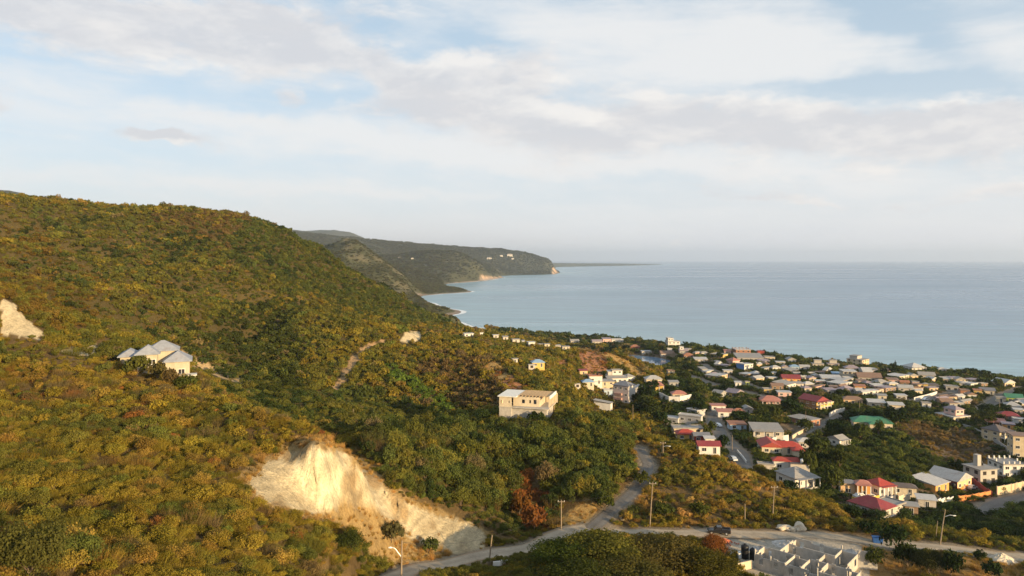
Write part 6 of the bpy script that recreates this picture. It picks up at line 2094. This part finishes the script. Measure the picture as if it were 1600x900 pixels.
lown = fbm(X_ * 0.03, Y_ * 0.03, 101, 4)
midn = fbm(X_ * 0.11, Y_ * 0.11, 102, 4)
jx_ = px_ + (fbm(X_ * .2, Y_ * .2, 103, 3) - .5) * 40; jy_ = py_ + (fbm(X_ * .2, Y_ * .2, 104, 3) - .5) * 30
zone = np.full(NT_, 'hill', dtype='U8')
zone[(Y_ < 165) & (px_ < 560)] = 'near'
zone[inpoly(px_, py_, [(560, 700), (600, 655), (760, 655), (870, 660), (985, 655), (1000, 700), (1000, 770), (960, 800), (900, 800), (860, 830), (760, 835), (690, 800), (640, 770), (590, 730)]) & (Y_ > 140) & (Y_ < 262)] = 'wood'
zone[(px_ > 985) & (Y_ > 163) & (Y_ < 232) & (px_ < 1420)] = 'ridge'
zone[(Y_ > 180) & (px_ > 1290) & (Y_ < 420) & inpoly(px_, py_, [(1290, 700), (1330, 690), (1360, 690), (1420, 640), (1520, 670), (1590, 715), (1600, 720), (1600, 740), (1500, 730), (1440, 760), (1400, 770), (1300, 745)])] = 'gully'
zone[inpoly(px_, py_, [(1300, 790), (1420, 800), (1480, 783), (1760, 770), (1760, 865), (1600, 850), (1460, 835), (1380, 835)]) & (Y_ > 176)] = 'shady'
zone[inpoly(jx_, jy_, CLIFF_GRASS) & (Y_ < 168)] = 'grass'
zone[inpoly(px_, py_, LOT) & (Y_ < 175)] = 'grass'
for q in GOLD: zone[inpoly(px_, py_, q) & (vis_ < 3)] = 'gold'
for q in RED: zone[inpoly(px_, py_, q) & (vis_ < 3)] = 'red'
zone[inpoly(jx_, jy_, [(792, 800), (800, 770), (818, 742), (842, 748), (852, 790), (850, 830), (815, 825)]) & (Y_ < 200) & (Y_ > 140)] = 'rust'
zone[inpoly(px_, py_, GREENROW) & (Y_ > 200)] = 'row'
tm = inpoly(px_, py_, TOWN) & (Y_ > 205) & (zone != 'gully') & (zone != 'shady')
zone[tm] = 'town'
beach = (shore_Y(px_) - Y_)
zone[(Y_ > 560) & (beach < 120) & (px_ > 780)] = 'town'
zone[(zone == 'hill') & inpoly(jx_, jy_, [(330, 420), (430, 440), (520, 478), (620, 505), (740, 520), (740, 440), (560, 380), (420, 330), (380, 350)]) & (Y_ > 425)] = 'hill2'
zone[(zone == 'hill') & (Y_ > 270) & (Y_ <= 425) & inpoly(jx_, jy_, [(300, 420), (420, 440), (520, 478), (640, 508), (680, 520), (640, 545), (560, 560), (480, 590), (420, 560), (360, 520), (300, 470)])] = 'spur'
zone[(zone == 'hill') & inpoly(jx_, jy_, [(330, 550), (400, 540), (450, 580), (500, 600), (520, 660), (440, 660), (380, 640), (340, 610)]) & (Y_ > 180)] = 'valley'
zone[(zone != 'town') & (Y_ > 250) & inpoly(jx_, jy_, [(1415, 648), (1500, 668), (1560, 706), (1590, 740), (1510, 730), (1470, 722), (1430, 700), (1400, 670)])] = 'slope'
valley = inpoly(px_, py_, [(480, 610), (560, 610), (700, 650), (760, 665), (640, 690), (560, 690), (500, 660)])
zone[valley & (Y_ > 195) & (zone == 'hill')] = 'valley'

WTS = {  # weights over the palette
    'near': dict(green=.08, olive=.22, yellow=.27, ochre=.13, drab=.12, brown=.10, rust=.03, lime=.05),
    'hill': dict(dark=.05, green=.19, olive=.42, yellow=.17, ochre=.05, drab=.07, brown=.05),
    'hill2': dict(dark=.24, green=.44, olive=.26, drab=.06),  # upper hill's shading put into darker greens
    'spur': dict(green=.14, olive=.36, yellow=.36, lime=.08, drab=.06),  # sunlit look of the spur put into yellower leaves
    'wood': dict(olive=.33, green=.34, yellow=.06, drab=.08, dark=.10, lime=.05, brown=.05),
    'ridge': dict(olive=.30, yellow=.22, ochre=.14, straw=.10, green=.14, drab=.10),
    'gully': dict(green=.40, dark=.26, olive=.22, brown=.06, lime=.06),
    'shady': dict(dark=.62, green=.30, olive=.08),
    'grass': dict(straw=.62, ochre=.26, drab=.12),
    'gold': dict(straw=.6, ochre=.3, olive=.1),
    'red': dict(brown=.4, ochre=.25, rust=.2, drab=.15),
    'rust': dict(rust=.75, brown=.15, ochre=.1),
    'row': dict(bright=.8, lime=.2),
    'town': dict(green=.42, dark=.30, olive=.14, drab=.14),
    'slope': dict(brown=.35, drab=.30, ochre=.15, olive=.2),
    'valley': dict(green=.38, olive=.28, dark=.22, drab=.12),  # valley shade put into the leaf colour, over dark green scrub
}
col_ = np.zeros((NT_, 3)); ck = np.zeros(NT_, int)
for zname, wd in WTS.items():
    m = zone == zname
    n = m.sum()
    if not n: continue
    keys = list(wd); pv_ = np.array([wd[k] for k in keys]); pv_ = np.cumsum(pv_ / pv_.sum())
    # neighbours tend to be of one kind: drive the choice by smooth noise plus a little chance
    tpos = np.clip((0.62 * midn[m] + 0.38 * lown[m] - 0.28) / 0.44, 0, 1)
    if zname in ('hill', 'spur'): tpos = np.clip(tpos * .75 + .28 - .75 * GUL[ci_[m], cj_[m]], 0, 1)
    tpos = np.where(rng.uniform(size=n) < 0.62, tpos, rng.uniform(size=n))
    sel = np.minimum(np.searchsorted(pv_, tpos * 0.999), len(keys) - 1)
    kk = np.array([PALK.index(keys[i]) for i in range(len(keys))])[sel]
    ck[m] = kk
zmean = np.zeros((NT_, 3))
for zname in np.unique(zone): zmean[zone == zname] = PALV[ck[zone == zname]].mean(0)
own = np.where((zone == 'rust') | (zone == 'row') | (zone == 'grass'), 1.0, 0.85)[:, None]
col_ = (PALV[ck] * own + zmean * (1 - own)) * rng.uniform(0.70, 1.25, (NT_, 1)) * (1 + rng.normal(size=(NT_, 3)) * 0.03)
# dry reddish patch near the crest and the left flank
dryp = (zone == 'hill') & inpoly(jx_, jy_, [(250, 325), (400, 338), (440, 375), (400, 400), (300, 370), (240, 350)]) & (rng.uniform(size=NT_) < .5)
col_[dryp] = PAL['brown'] * rng.uniform(.8, 1.2, (dryp.sum(), 1))
dryp = (zone == 'hill') & inpoly(jx_, jy_, [(-200, 330), (60, 350), (140, 420), (180, 500), (100, 520), (-200, 460)]) & (rng.uniform(size=NT_) < .35)
col_[dryp] = np.array(PAL['ochre']) * np.array([.95, .85, .9]) * rng.uniform(.7, 1.1, (dryp.sum(), 1)) * .7 + np.array(PAL['olive']) * .3
dkp = (zone != 'near') & (Y_ > 200) & inpoly(jx_, jy_, [(380, 460), (440, 490), (480, 560), (470, 625), (400, 610), (340, 545), (330, 500)]) & (rng.uniform(size=NT_) < .7)
col_[dkp] = np.array(PAL['green']) * rng.uniform(.6, 1.1, (dkp.sum(), 1))
dryp = (zone == 'hill') & inpoly(jx_, jy_, [(650, 570), (740, 560), (790, 600), (790, 640), (720, 640)]) & (rng.uniform(size=NT_) < .7)
col_[dryp] = np.array(PAL['brown']) * rng.uniform(.8, 1.25, (dryp.sum(), 1))

ysz = np.where(Y_ < 165, 0.74, np.where(Y_ < 300, 1.02, np.where(Y_ < 620, 1.22, 1.9)))
rad_ = ysz * np.clip(np.exp(rng.normal(size=NT_) * 0.42), .4, 2.6)
hgt_ = rad_ * rng.uniform(0.8, 1.35, NT_)
rad_[zone == 'wood'] *= 1.35; hgt_[zone == 'wood'] *= 1.9
for zn, k in (('slope', .6), ('town', 1.12), ('ridge', .85), ('red', .6), ('rust', 1.1), ('row', .9), ('gully', 1.05), ('shady', 1.25)):
    rad_[zone == zn] *= k; hgt_[zone == zn] *= k
var = rng.integers(0, 4, NT_)
idx_ = np.where(Y_ < 118, I_HI, np.where(Y_ < 290, I_MID, I_LOW)) + var
br = ((ck == PALK.index('drab')) | (ck == PALK.index('brown')) | (ck == PALK.index('straw'))) & (Y_ < 300) & (rng.uniform(size=NT_) < .85)
br |= (zone == 'near') & (rng.uniform(size=NT_) < .30)
br |= (zone == 'grass') & (rng.uniform(size=NT_) < .97)
isg = ((zone == 'grass') & (rng.uniform(size=NT_) < .93)) | (zone == 'gold')
idx_[br] = I_BR + rng.integers(0, 2, br.sum())
gr = isg & (rng.uniform(size=NT_) < .97)
idx_[gr] = I_GR + rng.integers(0, 2, gr.sum())
rad_[gr] = rng.uniform(.5, 1.1, gr.sum()); hgt_[gr] = rng.uniform(.35, .95, gr.sum())

lowveg = inpoly(px_, py_, [(690, 790), (790, 800), (900, 845), (930, 915), (640, 915), (640, 870)]) & (Y_ < 175)
hgt_[lowveg] = np.minimum(hgt_[lowveg], 1.1); rad_[lowveg] = np.minimum(rad_[lowveg], 1.0)
keep = clear_of(X_, Y_, Z_, rad_, hgt_)
keep &= ~(road_veil(X_, Y_, Z_, rad_, hgt_) & (Y_ < 320))
keep &= ~(inpoly(px_ + (midn - .5) * 20, py_, CLIFF) & (Y_ < 165) & (rng.uniform(size=NT_) < .985))
for i_, q in enumerate(CUTS + TRACKS): keep &= ~(inpoly(px_, py_, q) & (vis_ < 3) & (rng.uniform(size=NT_) < (.6 if i_ in (1, 2) else 1)))
# nothing in the sight line to the bare faces
pt_ = rows(X_, Y_, Z_ + hgt_)[1]
keep &= ~(inpoly(px_, pt_, CLIFF) & (Y_ < 122) & (rng.uniform(size=NT_) < .93))
for q in CUTS[:4]: keep &= ~(inpoly(px_, pt_ - 2, q) & (vis_ < 6) & (rng.uniform(size=NT_) < .9))
keep &= ~((zone == 'town') & (rng.uniform(size=NT_) < .30))
keep &= ~((zone == 'red') & (rng.uniform(size=NT_) < .6))
keep &= ~(inpoly(px_, py_, PAD) & (Y_ < 175))
keep &= np.hypot((X_ - PADC.x) / 15, (Y_ - PADC.y) / 11) > 1
keep &= ~((np.hypot((X_ - 108) / 46, (Y_ - 672) / 50) < 1.0))
keep &= ~((beach < 22) & (Y_ > 500) & (px_ > 700))
keep &= ~inpoly(px_, pt_, [(955, 552), (985, 560), (1040, 572), (1045, 580), (1000, 578), (960, 566)]) | (Y_ < 640) & (zone != 'town')
# sparse ground in the dry lot and on the open slope
keep &= ~(inpoly(px_, py_, LOT) & (Y_ < 175) & (rng.uniform(size=NT_) < .35))
NEARDIST = np.hypot(X_, Y_)

# --- the 300 shrubs that show largest become things of their own
app = np.where(keep & (idx_ < I_LOW) & (zone != 'grass') & (vis_ < 1.5) & (px_ > -30) & (px_ < 1630) & (py_ < 930), rad_ / Y_, 0)
big = np.argsort(-app)[:300]
single = np.zeros(NT_, bool); single[big] = True
STEM = MB()
for k in range(5):
    a = k * 1.257
    STEM.tube([(0, 0, -.3), (.12 * math.cos(a), .12 * math.sin(a), .2), (.4 * math.cos(a + .3), .4 * math.sin(a + .3), .62)], [.05, .04, .02], 5)
_o = STEM.build('stem', M['bark']); STEMM = _o.data; bpy.data.objects.remove(_o)
CNAME = dict(olive='olive green', yellow='yellow green', lime='light green', green='mid green', dark='dark green', rust='rust red', brown='dry brown', straw='straw coloured', drab='grey brown leafless', bright='bright green', ochre='ochre yellow')
for i in big:
    c = CNAME[PALK[ck[i]]]
    where = {'near': 'on the slope left of the white cliff', 'wood': 'in the green thicket above the white cliff'}.get(zone[i], 'on the dry ground beside the dirt road' if px_[i] > 560 else 'on the scrub hillside')
    root = bpy.data.objects.new('scrub_bush', STEMM)
    root.location = (X_[i], Y_[i], Z_[i] - .05); root.rotation_euler = (0, 0, rng.uniform(0, 6.28)); root.scale = (rad_[i], rad_[i], hgt_[i])
    link(root)
    tag(root, '%s scrub bush %s' % (c, where), 'bush', '%s bushes %s' % (c, where))
    cr = bpy.data.objects.new('crown', _order[idx_[i] if idx_[i] >= I_BR else (I_HI + var[i])])
    link(cr, root); cr['tintcol'] = [float(v) for v in col_[i]]
keep &= ~single
rot_ = np.stack([rng.normal(size=NT_) * .2, rng.normal(size=NT_) * .2, rng.uniform(0, 6.28, NT_)], 1)
asp = rng.uniform(.75, 1.33, NT_)
scl_ = np.stack([rad_ * asp, rad_ / asp, hgt_], 1)
pos_ = np.stack([X_, Y_, Z_ - 0.06 * rad_], 1)


def emit(mask, name, label, cat):
    m = keep & mask
    if m.sum(): scatter(name, pos_[m], idx_[m], rot_[m], scl_[m], col_[m], label, cat)


emit((zone == 'near'), 'hillside_scrub', 'dense yellow and olive scrub covering the near left slope', 'scrub')
emit((zone == 'hill') | (zone == 'hill2') | (zone == 'spur'), 'hill_woodland', 'olive green bush covering the long hill on the left', 'woodland')
emit((zone == 'wood'), 'thicket', 'green thicket on the ridge above the road junction', 'thicket')
emit((zone == 'valley'), 'valley_scrub', 'dark scrub filling the valley, its shade put into the leaf colour', 'scrub')
emit((zone == 'ridge'), 'ridge_scrub', 'yellowish scrub on the slope behind the dirt road', 'scrub')
emit((zone == 'gully') | (zone == 'shady'), 'gully_woodland', 'dark trees filling the gully on the right', 'woodland')
emit((zone == 'grass') | (zone == 'gold'), 'dry_grass', 'straw coloured dry grass round the bare cuts and on the lot', 'grass')
emit((zone == 'red') | (zone == 'rust') | (zone == 'slope'), 'rusty_brush', 'rust red and brown dry brush', 'brush')
emit((zone == 'row'), 'green_planting', 'bright green strip of planting down the valley spur', 'plants')
emit((zone == 'town'), 'town_greenery', 'low bushes and hedges between the town houses', 'greenery')
print('scrub', int(keep.sum()), 'of', NT_)

# far hills: crowns on the two nearest headlands, still real geometry
fa = (np.abs(np.diff(FX, axis=0)[:, :-1]) * np.diff(FY, axis=1)[:-1, :])
fsl = (FZ - CAMZ) / FY
fvis = (np.maximum.accumulate(fsl, axis=1) - fsl) * FY
fw = (fa * (FZ[:-1, :-1] > 3) * (fvis[:-1, :-1] < 12) * (FD[:-1, :-1] > 22) * (FPX[:-1, :-1] > 440) * (FPX[:-1, :-1] < 900) * np.where(FY[:-1, :-1] < 2600, 1 / 45., np.where(FY[:-1, :-1] < 5200, 1 / 120., 0))).ravel()
nf = int(min(fw.sum(), 60000))
pk = rng.choice(len(fw), nf, p=fw / fw.sum())
a_, b_ = np.unravel_index(pk, fa.shape)
fx = FX[a_, b_] + rng.normal(size=nf) * 6; fy = FY[a_, b_] + rng.normal(size=nf) * 8
fz, fd = far_z(fx / fy, np.log(fy))
ok = fd > 15
cl = (FPX[a_, b_] > 748) & (FPX[a_, b_] < 795) & (fd < 28) & (fy > 3000) & (fy < 4000)
cl |= (FPX[a_, b_] > 860) & (fd < 36) & (fy > 4500)
bb = np.clip((fbm(fx * 0.02, fy * 0.02, 93, 4) - 0.52) * 9, 0, 1)
ok &= ~cl & ~((bb > .4) & (FPX[a_, b_] < 640) & (rng.uniform(size=nf) < .8))
r_ = np.where(fy < 2600, 1, 1.8) * rng.uniform(2.4, 4.6, nf)
fc = np.array([0.085, 0.084, 0.036]) * np.where(fy > 2500, .85, 1.0)[:, None] * rng.uniform(.55, 1.45, (nf, 1)) * (1 + rng.normal(size=(nf, 3)) * .06)
m = ok
scatter('far_woodland', np.stack([fx, fy, fz - .5], 1)[m], (I_LOW + rng.integers(0, 4, nf))[m], np.stack([0 * r_, 0 * r_, rng.uniform(0, 6.28, nf)], 1)[m], np.stack([r_, r_, r_ * .9], 1)[m], fc[m], 'woodland on the far headlands across the bay', 'woodland')

# ------------------------------------------------------------------ trees one can point at
def trunk_mesh(seed, h=0.38):
    rr = random.Random(seed); b = MB()
    b.tube([(0, 0, -.15), (rr.uniform(-.03, .03), rr.uniform(-.03, .03), h * .5), (rr.uniform(-.06, .06), rr.uniform(-.06, .06), h)], [.055, .042, .03], 7)
    for k in range(5):
        a = k * 1.257 + rr.uniform(-.3, .3); z = h * rr.uniform(.55, .95)
        b.tube([(0, 0, z), (.16 * math.cos(a), .16 * math.sin(a), z + .12), (.42 * math.cos(a), .42 * math.sin(a), z + .26)], [.026, .018, .008], 5)
    o = b.build('trunk', M['bark'], None, True); me = o.data; bpy.data.objects.remove(o)
    return me


TRUNKS = [trunk_mesh(i) for i in range(3)]
CROWN_HI = [shrub_mesh('tree_crown', 60 + i, 60, 9000, 0.055, 1.12, 1.0, .14) for i in range(3)]
CROWN_MID = [shrub_mesh('tree_crown_mid', 70 + i, 26, 800, 0.18, 1.12, 1.0, .14) for i in range(4)]
CROWN_LOW = [shrub_mesh('tree_crown_far', 80 + i, 15, 220, 0.32, 1.1, 1.0, .14) for i in range(4)]
PINE = shrub_mesh('pine_crown', 91, 26, 420, 0.16, 2.2, .42, .25)


def tree(px, py, wpx, hpx, colr, label, name='tree', group=None, lo=40, hi=None, P=None, crown=None):
    P = P or hit(px, py, lo)
    if P is None: return None
    s = P.y / F
    r = wpx * s / 2; h = hpx * s
    root = empty(name, (P.x, P.y, P.z - .1)); tag(root, label, 'tree', group)
    rz = random.uniform(0, 6.28)
    t = inst(random.choice(TRUNKS), 'trunk', root, (0, 0, 0), rz); t.scale = (r, r, h / 1.15)
    big_ = wpx if hi is None else hi
    pool = CROWN_HI if big_ > 44 else CROWN_MID if big_ > 16 else CROWN_LOW
    c = inst(crown or random.choice(pool), 'crown', root, (0, 0, 0), rz); c.scale = (r, r, h / (1.28 if crown is None else 2.4))
    k = random.uniform(.85, 1.18)
    c['tintcol'] = [v * k * .95 for v in (PAL[colr] if isinstance(colr, str) else colr)]
    return root


TREES = [
    (876, 887, 104, 40, (.055, .070, .013), 'biggest feathery green tree at the middle of the bottom edge, left of its two neighbours'),
    (940, 894, 130, 60, 'olive', 'olive tree at the bottom edge between two other crowns'),
    (1025, 892, 126, 52, (.095, .075, .022), 'brownish olive tree at the bottom edge below the dirt road'),
    (1100, 905, 100, 46, (.085, .075, .016), 'low olive bushy tree left of the yellowish block wall'),
    (900, 928, 130, 42, (.06, .068, .015), 'low green crown at the very bottom edge, right of the lamp pole'),
    (985, 930, 130, 48, (.09, .078, .02), 'low olive crown at the very bottom edge, left of the yellowish wall'),
    (1115, 872, 46, 36, 'rust', 'rust red bush left of the brick pile'),
    (45, 915, 116, 100, (.090, .085, .022), 'broad leafy tree in the bottom left corner'),
    (313, 716, 54, 34, 'lime', 'light green drooping tree on the crest left of the white cliff'),
    (360, 726, 60, 46, (.06, .06, .014), 'dark olive tree on the crest just left of the white cliff'),
    (670, 866, 34, 24, 'green', 'round green bush on the dry slope right of the street lamp'),
    (612, 848, 40, 34, (.085, .075, .03), 'grey green thorn bush above the street lamp'),
    (545, 868, 56, 38, 'green', 'green bush on the dry grass left of the street lamp'),
    (835, 832, 40, 44, 'rust', 'tall rust red tree on the bank left of the utility pole'),
    (812, 808, 34, 40, (.17, .075, .02), 'orange brown tree behind the tall rust red tree'),
    (1364, 888, 34, 36, 'green', 'dark green tree right of the block shell'),
    (1400, 865, 44, 46, 'dark', 'dark bushy tree where the dirt road passes behind it'),
    (1418, 890, 42, 42, (.04, .05, .013), 'dark tree in front of the dark roadside tree'),
    (1452, 903, 46, 44, (.05, .052, .016), 'olive dark tree right of the dark roadside trees'),
    (1486, 905, 36, 46, 'dark', 'rounded dark tree on the right lot, left of the small round bush'),
    (1531, 876, 17, 18, 'dark', 'small round dark bush standing alone beside the dirt road'),
    (1550, 905, 30, 30, 'dark', 'round dark bush at the bottom right below the marl mound'),
    (1262, 748, 28, 48, 'green', 'tall dark tree right of the red hipped roof terrace house'),
    (1312, 738, 34, 40, (.05, .06, .014), 'big rounded tree below the white house with the red trimmed eave'),
    (1303, 775, 34, 46, 'green', 'dense tree left of the orange two storey house'),
    (1278, 716, 40, 34, (.045, .055, .014), 'wide dark tree behind the whitish hipped roof'),
    (1372, 682, 17, 26, (.05, .06, .014), 'slim tree standing before the green roofed house'),
    (1400, 668, 40, 34, 'dark', 'dark round tree right of the long low cream buildings'),
    (1365, 660, 30, 22, 'dark', 'dark tree between the two long low cream buildings'),
    (1113, 682, 14, 24, 'green', 'small round tree with a bare trunk in the town street bend'),
    (1092, 648, 28, 24, 'dark', 'dark tree above the white slab roofed grey building'),
    (1021, 612, 20, 20, 'dark', 'dark tree right of the tall apartment block'),
    (1010, 632, 28, 36, 'dark', 'dark tree below the yellow balconied house'),
    (1130, 706, 20, 26, 'dark', 'dark tree beside the long dark red roof'),
    (1399, 577, 7, 14, 'dark', 'tall thin pine standing above the beach trees'),
    (1236, 650, 34, 26, 'dark', 'dark tree left of the curved terrace'),
    (1160, 664, 36, 22, 'dark', 'dark trees by the orange brown flat roof'),
    (1256, 678, 26, 24, (.05, .06, .014), 'olive tree in front of the curved terrace'),
    (1345, 690, 30, 28, (.05, .062, .014), 'yellowish tree left of the green roofed house'),
    (1545, 665, 26, 14, (.06, .065, .014), 'low olive tree right of the pink upper storey'),
    (1390, 800, 24, 14, 'green', 'round green bush in front of the red hipped white house'),
    (1493, 737, 26, 20, 'dark', 'dark green trees left of the unfinished grey block house'),
    (1235, 768, 30, 16, 'dark', 'dark bushes at the foot of the grey hipped white house'),
    (798, 655, 26, 20, (.05, .06, .012), 'green tree in front of the unfinished pale concrete building'),
    (838, 664, 30, 22, (.04, .055, .012), 'dark green bush at the corner of the unfinished pale concrete building'),
    (214, 590, 40, 34, (.085, .085, .018), 'olive tree in front of the left wing of the cream hillside house'),
    (246, 598, 34, 32, (.12, .095, .03), 'brownish bush below the middle of the cream hillside house'),
    (266, 606, 26, 30, (.13, .09, .035), 'grey brown brush before the door of the cream hillside house'),
    (292, 612, 34, 26, (.07, .08, .018), 'green bush under the porch of the cream hillside house'),
    (729, 522, 10, 12, 'olive', 'shrubby knoll tree at the shore end of the long hill'),
    (714, 519, 5, 18, 'dark', 'tall dark palm like tree at the end of the long hill'),
    (1000, 760, 30, 26, (.06, .065, .014), 'olive tree at the inner bend of the hill road'),
    (945, 800, 30, 30, 'green', 'green tree on the left bank of the hill road'),
    (1040, 812, 34, 26, 'green', 'green tree beside the tall bare utility pole'),
    (1095, 808, 36, 24, (.065, .07, .015), 'olive tree on the bank behind the pickup truck'),
    (1360, 838, 36, 26, 'dark', 'dark bush left of the blue skip, above the dirt road'),
]
for i, t in enumerate(TREES):
    lo = 40 if t[1] > 800 else 120
    if t[1] < 700: lo = 150 if t[0] > 330 else 90
    cr = PINE if 'pine' in t[5] or 'palm' in t[5] else None
    tree(*t, lo=lo, crown=cr)

# street and garden trees of the town, indistinguishable at this distance
tpoly = [(985, 640), (1010, 600), (1060, 582), (1100, 560), (1210, 566), (1300, 570), (1440, 578), (1600, 596), (1640, 600), (1640, 690), (1520, 668), (1440, 652), (1340, 650), (1310, 690), (1290, 740), (1200, 700), (1090, 690), (1040, 670)]
shore_poly = [(840, 530), (880, 527), (935, 530), (1000, 536), (1055, 545), (1120, 552), (1110, 562), (1050, 572), (1000, 560), (960, 556), (900, 545), (850, 538)]
beach_poly = [(1200, 560), (1290, 566), (1420, 576), (1500, 582), (1600, 594), (1640, 600), (1640, 606), (1560, 602), (1480, 600), (1380, 592), (1300, 584), (1220, 572)]
heads = {}
for r_, w1_, w2_, H_ in HOUSES:
    hd = re.split(r",| (?:left|right|behind|below|beside|among|above|in|at|on|of the|under|alone|facing|by|between|standing|directly|tucked|before|towards|running|down|near) ", r_['label'] + ' ')[0].strip()
    hd = re.sub(r'^(?:left|right) one .*', '', hd)
    if 3 <= len(hd.split()) <= 9: heads.setdefault(hd, []).append(r_)
HEADS = [(hd, v[0], rows(v[0].location.x, v[0].location.y, v[0].location.z)) for hd, v in heads.items() if len(v) == 1]
USED = set()


def tree_label(px, py, generic):
    best = None
    for hd, r_, (qx, qy) in HEADS:
        dd = math.hypot((px - qx), (py - qy) * 2)
        if 6 < dd < 44 and (best is None or dd < best[0]): best = (dd, hd, qx, qy)
    if best is None: return generic
    dd, hd, qx, qy = best
    side = ('in front of' if py > qy else 'behind') if abs(px - qx) < abs(py - qy) * 2.2 else ('left of' if px < qx else 'right of')
    for kind in ('dark green tree', 'smaller dark tree'):
        lb = '%s %s the %s' % (kind, side, hd)
        if lb not in USED and len(lb.split()) <= 16:
            USED.add(lb); return lb
    return generic


placed = 0; tries = 0
rr = random.Random(5)
fpoly = [(1075, 556), (1220, 570), (1330, 580), (1430, 592), (1600, 609), (1600, 655), (1460, 634), (1380, 624), (1310, 622), (1230, 614), (1130, 600), (1085, 582)]
GROUPS = [(fpoly, 50, 3.0, 6.5, 'dark green tree between the packed houses of the far town', 'trees between the packed houses of the far town'),
          (tpoly, 100, 3.0, 6.5, 'dark green garden tree standing among the town houses', 'garden trees among the town houses'),
          (shore_poly, 46, 2.6, 5.6, 'dark tree in the dense belt behind the shore and the pond', 'trees in the belt behind the shore and the pond'),
          (beach_poly, 44, 2.0, 5.2, 'dark beach tree in the belt between the right part of town and the sea', 'beach trees between the right part of town and the sea')]
for poly, want, hmin, hmax, lab, grp in GROUPS:
    got = 0; tries = 0
    x0, x1 = min(p[0] for p in poly), max(p[0] for p in poly); y0, y1 = min(p[1] for p in poly), max(p[1] for p in poly)
    while got < want and tries < 6000:
        tries += 1
        px, py = rr.uniform(x0, x1), rr.uniform(y0, y1)
        if not inpoly(np.array([px]), np.array([py]), poly)[0]: continue
        P = hit(px, py, 200)
        if P is None or P.z < 1.2: continue
        h = rr.uniform(hmin, hmax) * 1.15; r = h * rr.uniform(.50, .80)
        s = P.y / F
        if poly is not tpoly: r *= 1.25
        if np.hypot(P.x - 108, P.y - 672) < 49: continue
        A = (np.array([P.x]), np.array([P.y]), np.array([P.z]), np.array([r]), np.array([h]))
        if not clear_of(*A)[0]: continue
        if poly is shore_poly and P.y < 655 and 945 < px < 1050: continue
        tree(px, py, 2 * r / s, h / s, rr.choice(['dark', 'dark', 'green', (.045, .055, .014)]), tree_label(px, py, lab), 'tree', grp, P=P)
        got += 1
    print('trees', got, tries)

# ------------------------------------------------------------------ moist evening air
HAZE_DENSITY = 0.000058
hm, ht, ho = material('moist_air')
pvn = ht.add('ShaderNodeVolumePrincipled')
pvn.inputs['Color'].default_value = (0.88, 0.935, 1.0, 1)
pvn.inputs['Density'].default_value = HAZE_DENSITY
pvn.inputs['Anisotropy'].default_value = 0.55
ht.link(pvn.outputs[0], ho.inputs['Volume'])
hb = MB()
hb.box(-62000, 74000, -400, 38500, -14, 480)
haze = hb.build('haze', hm)
tag(haze, 'pale blue air fading the far hills and the horizon', 'haze', kind='stuff')
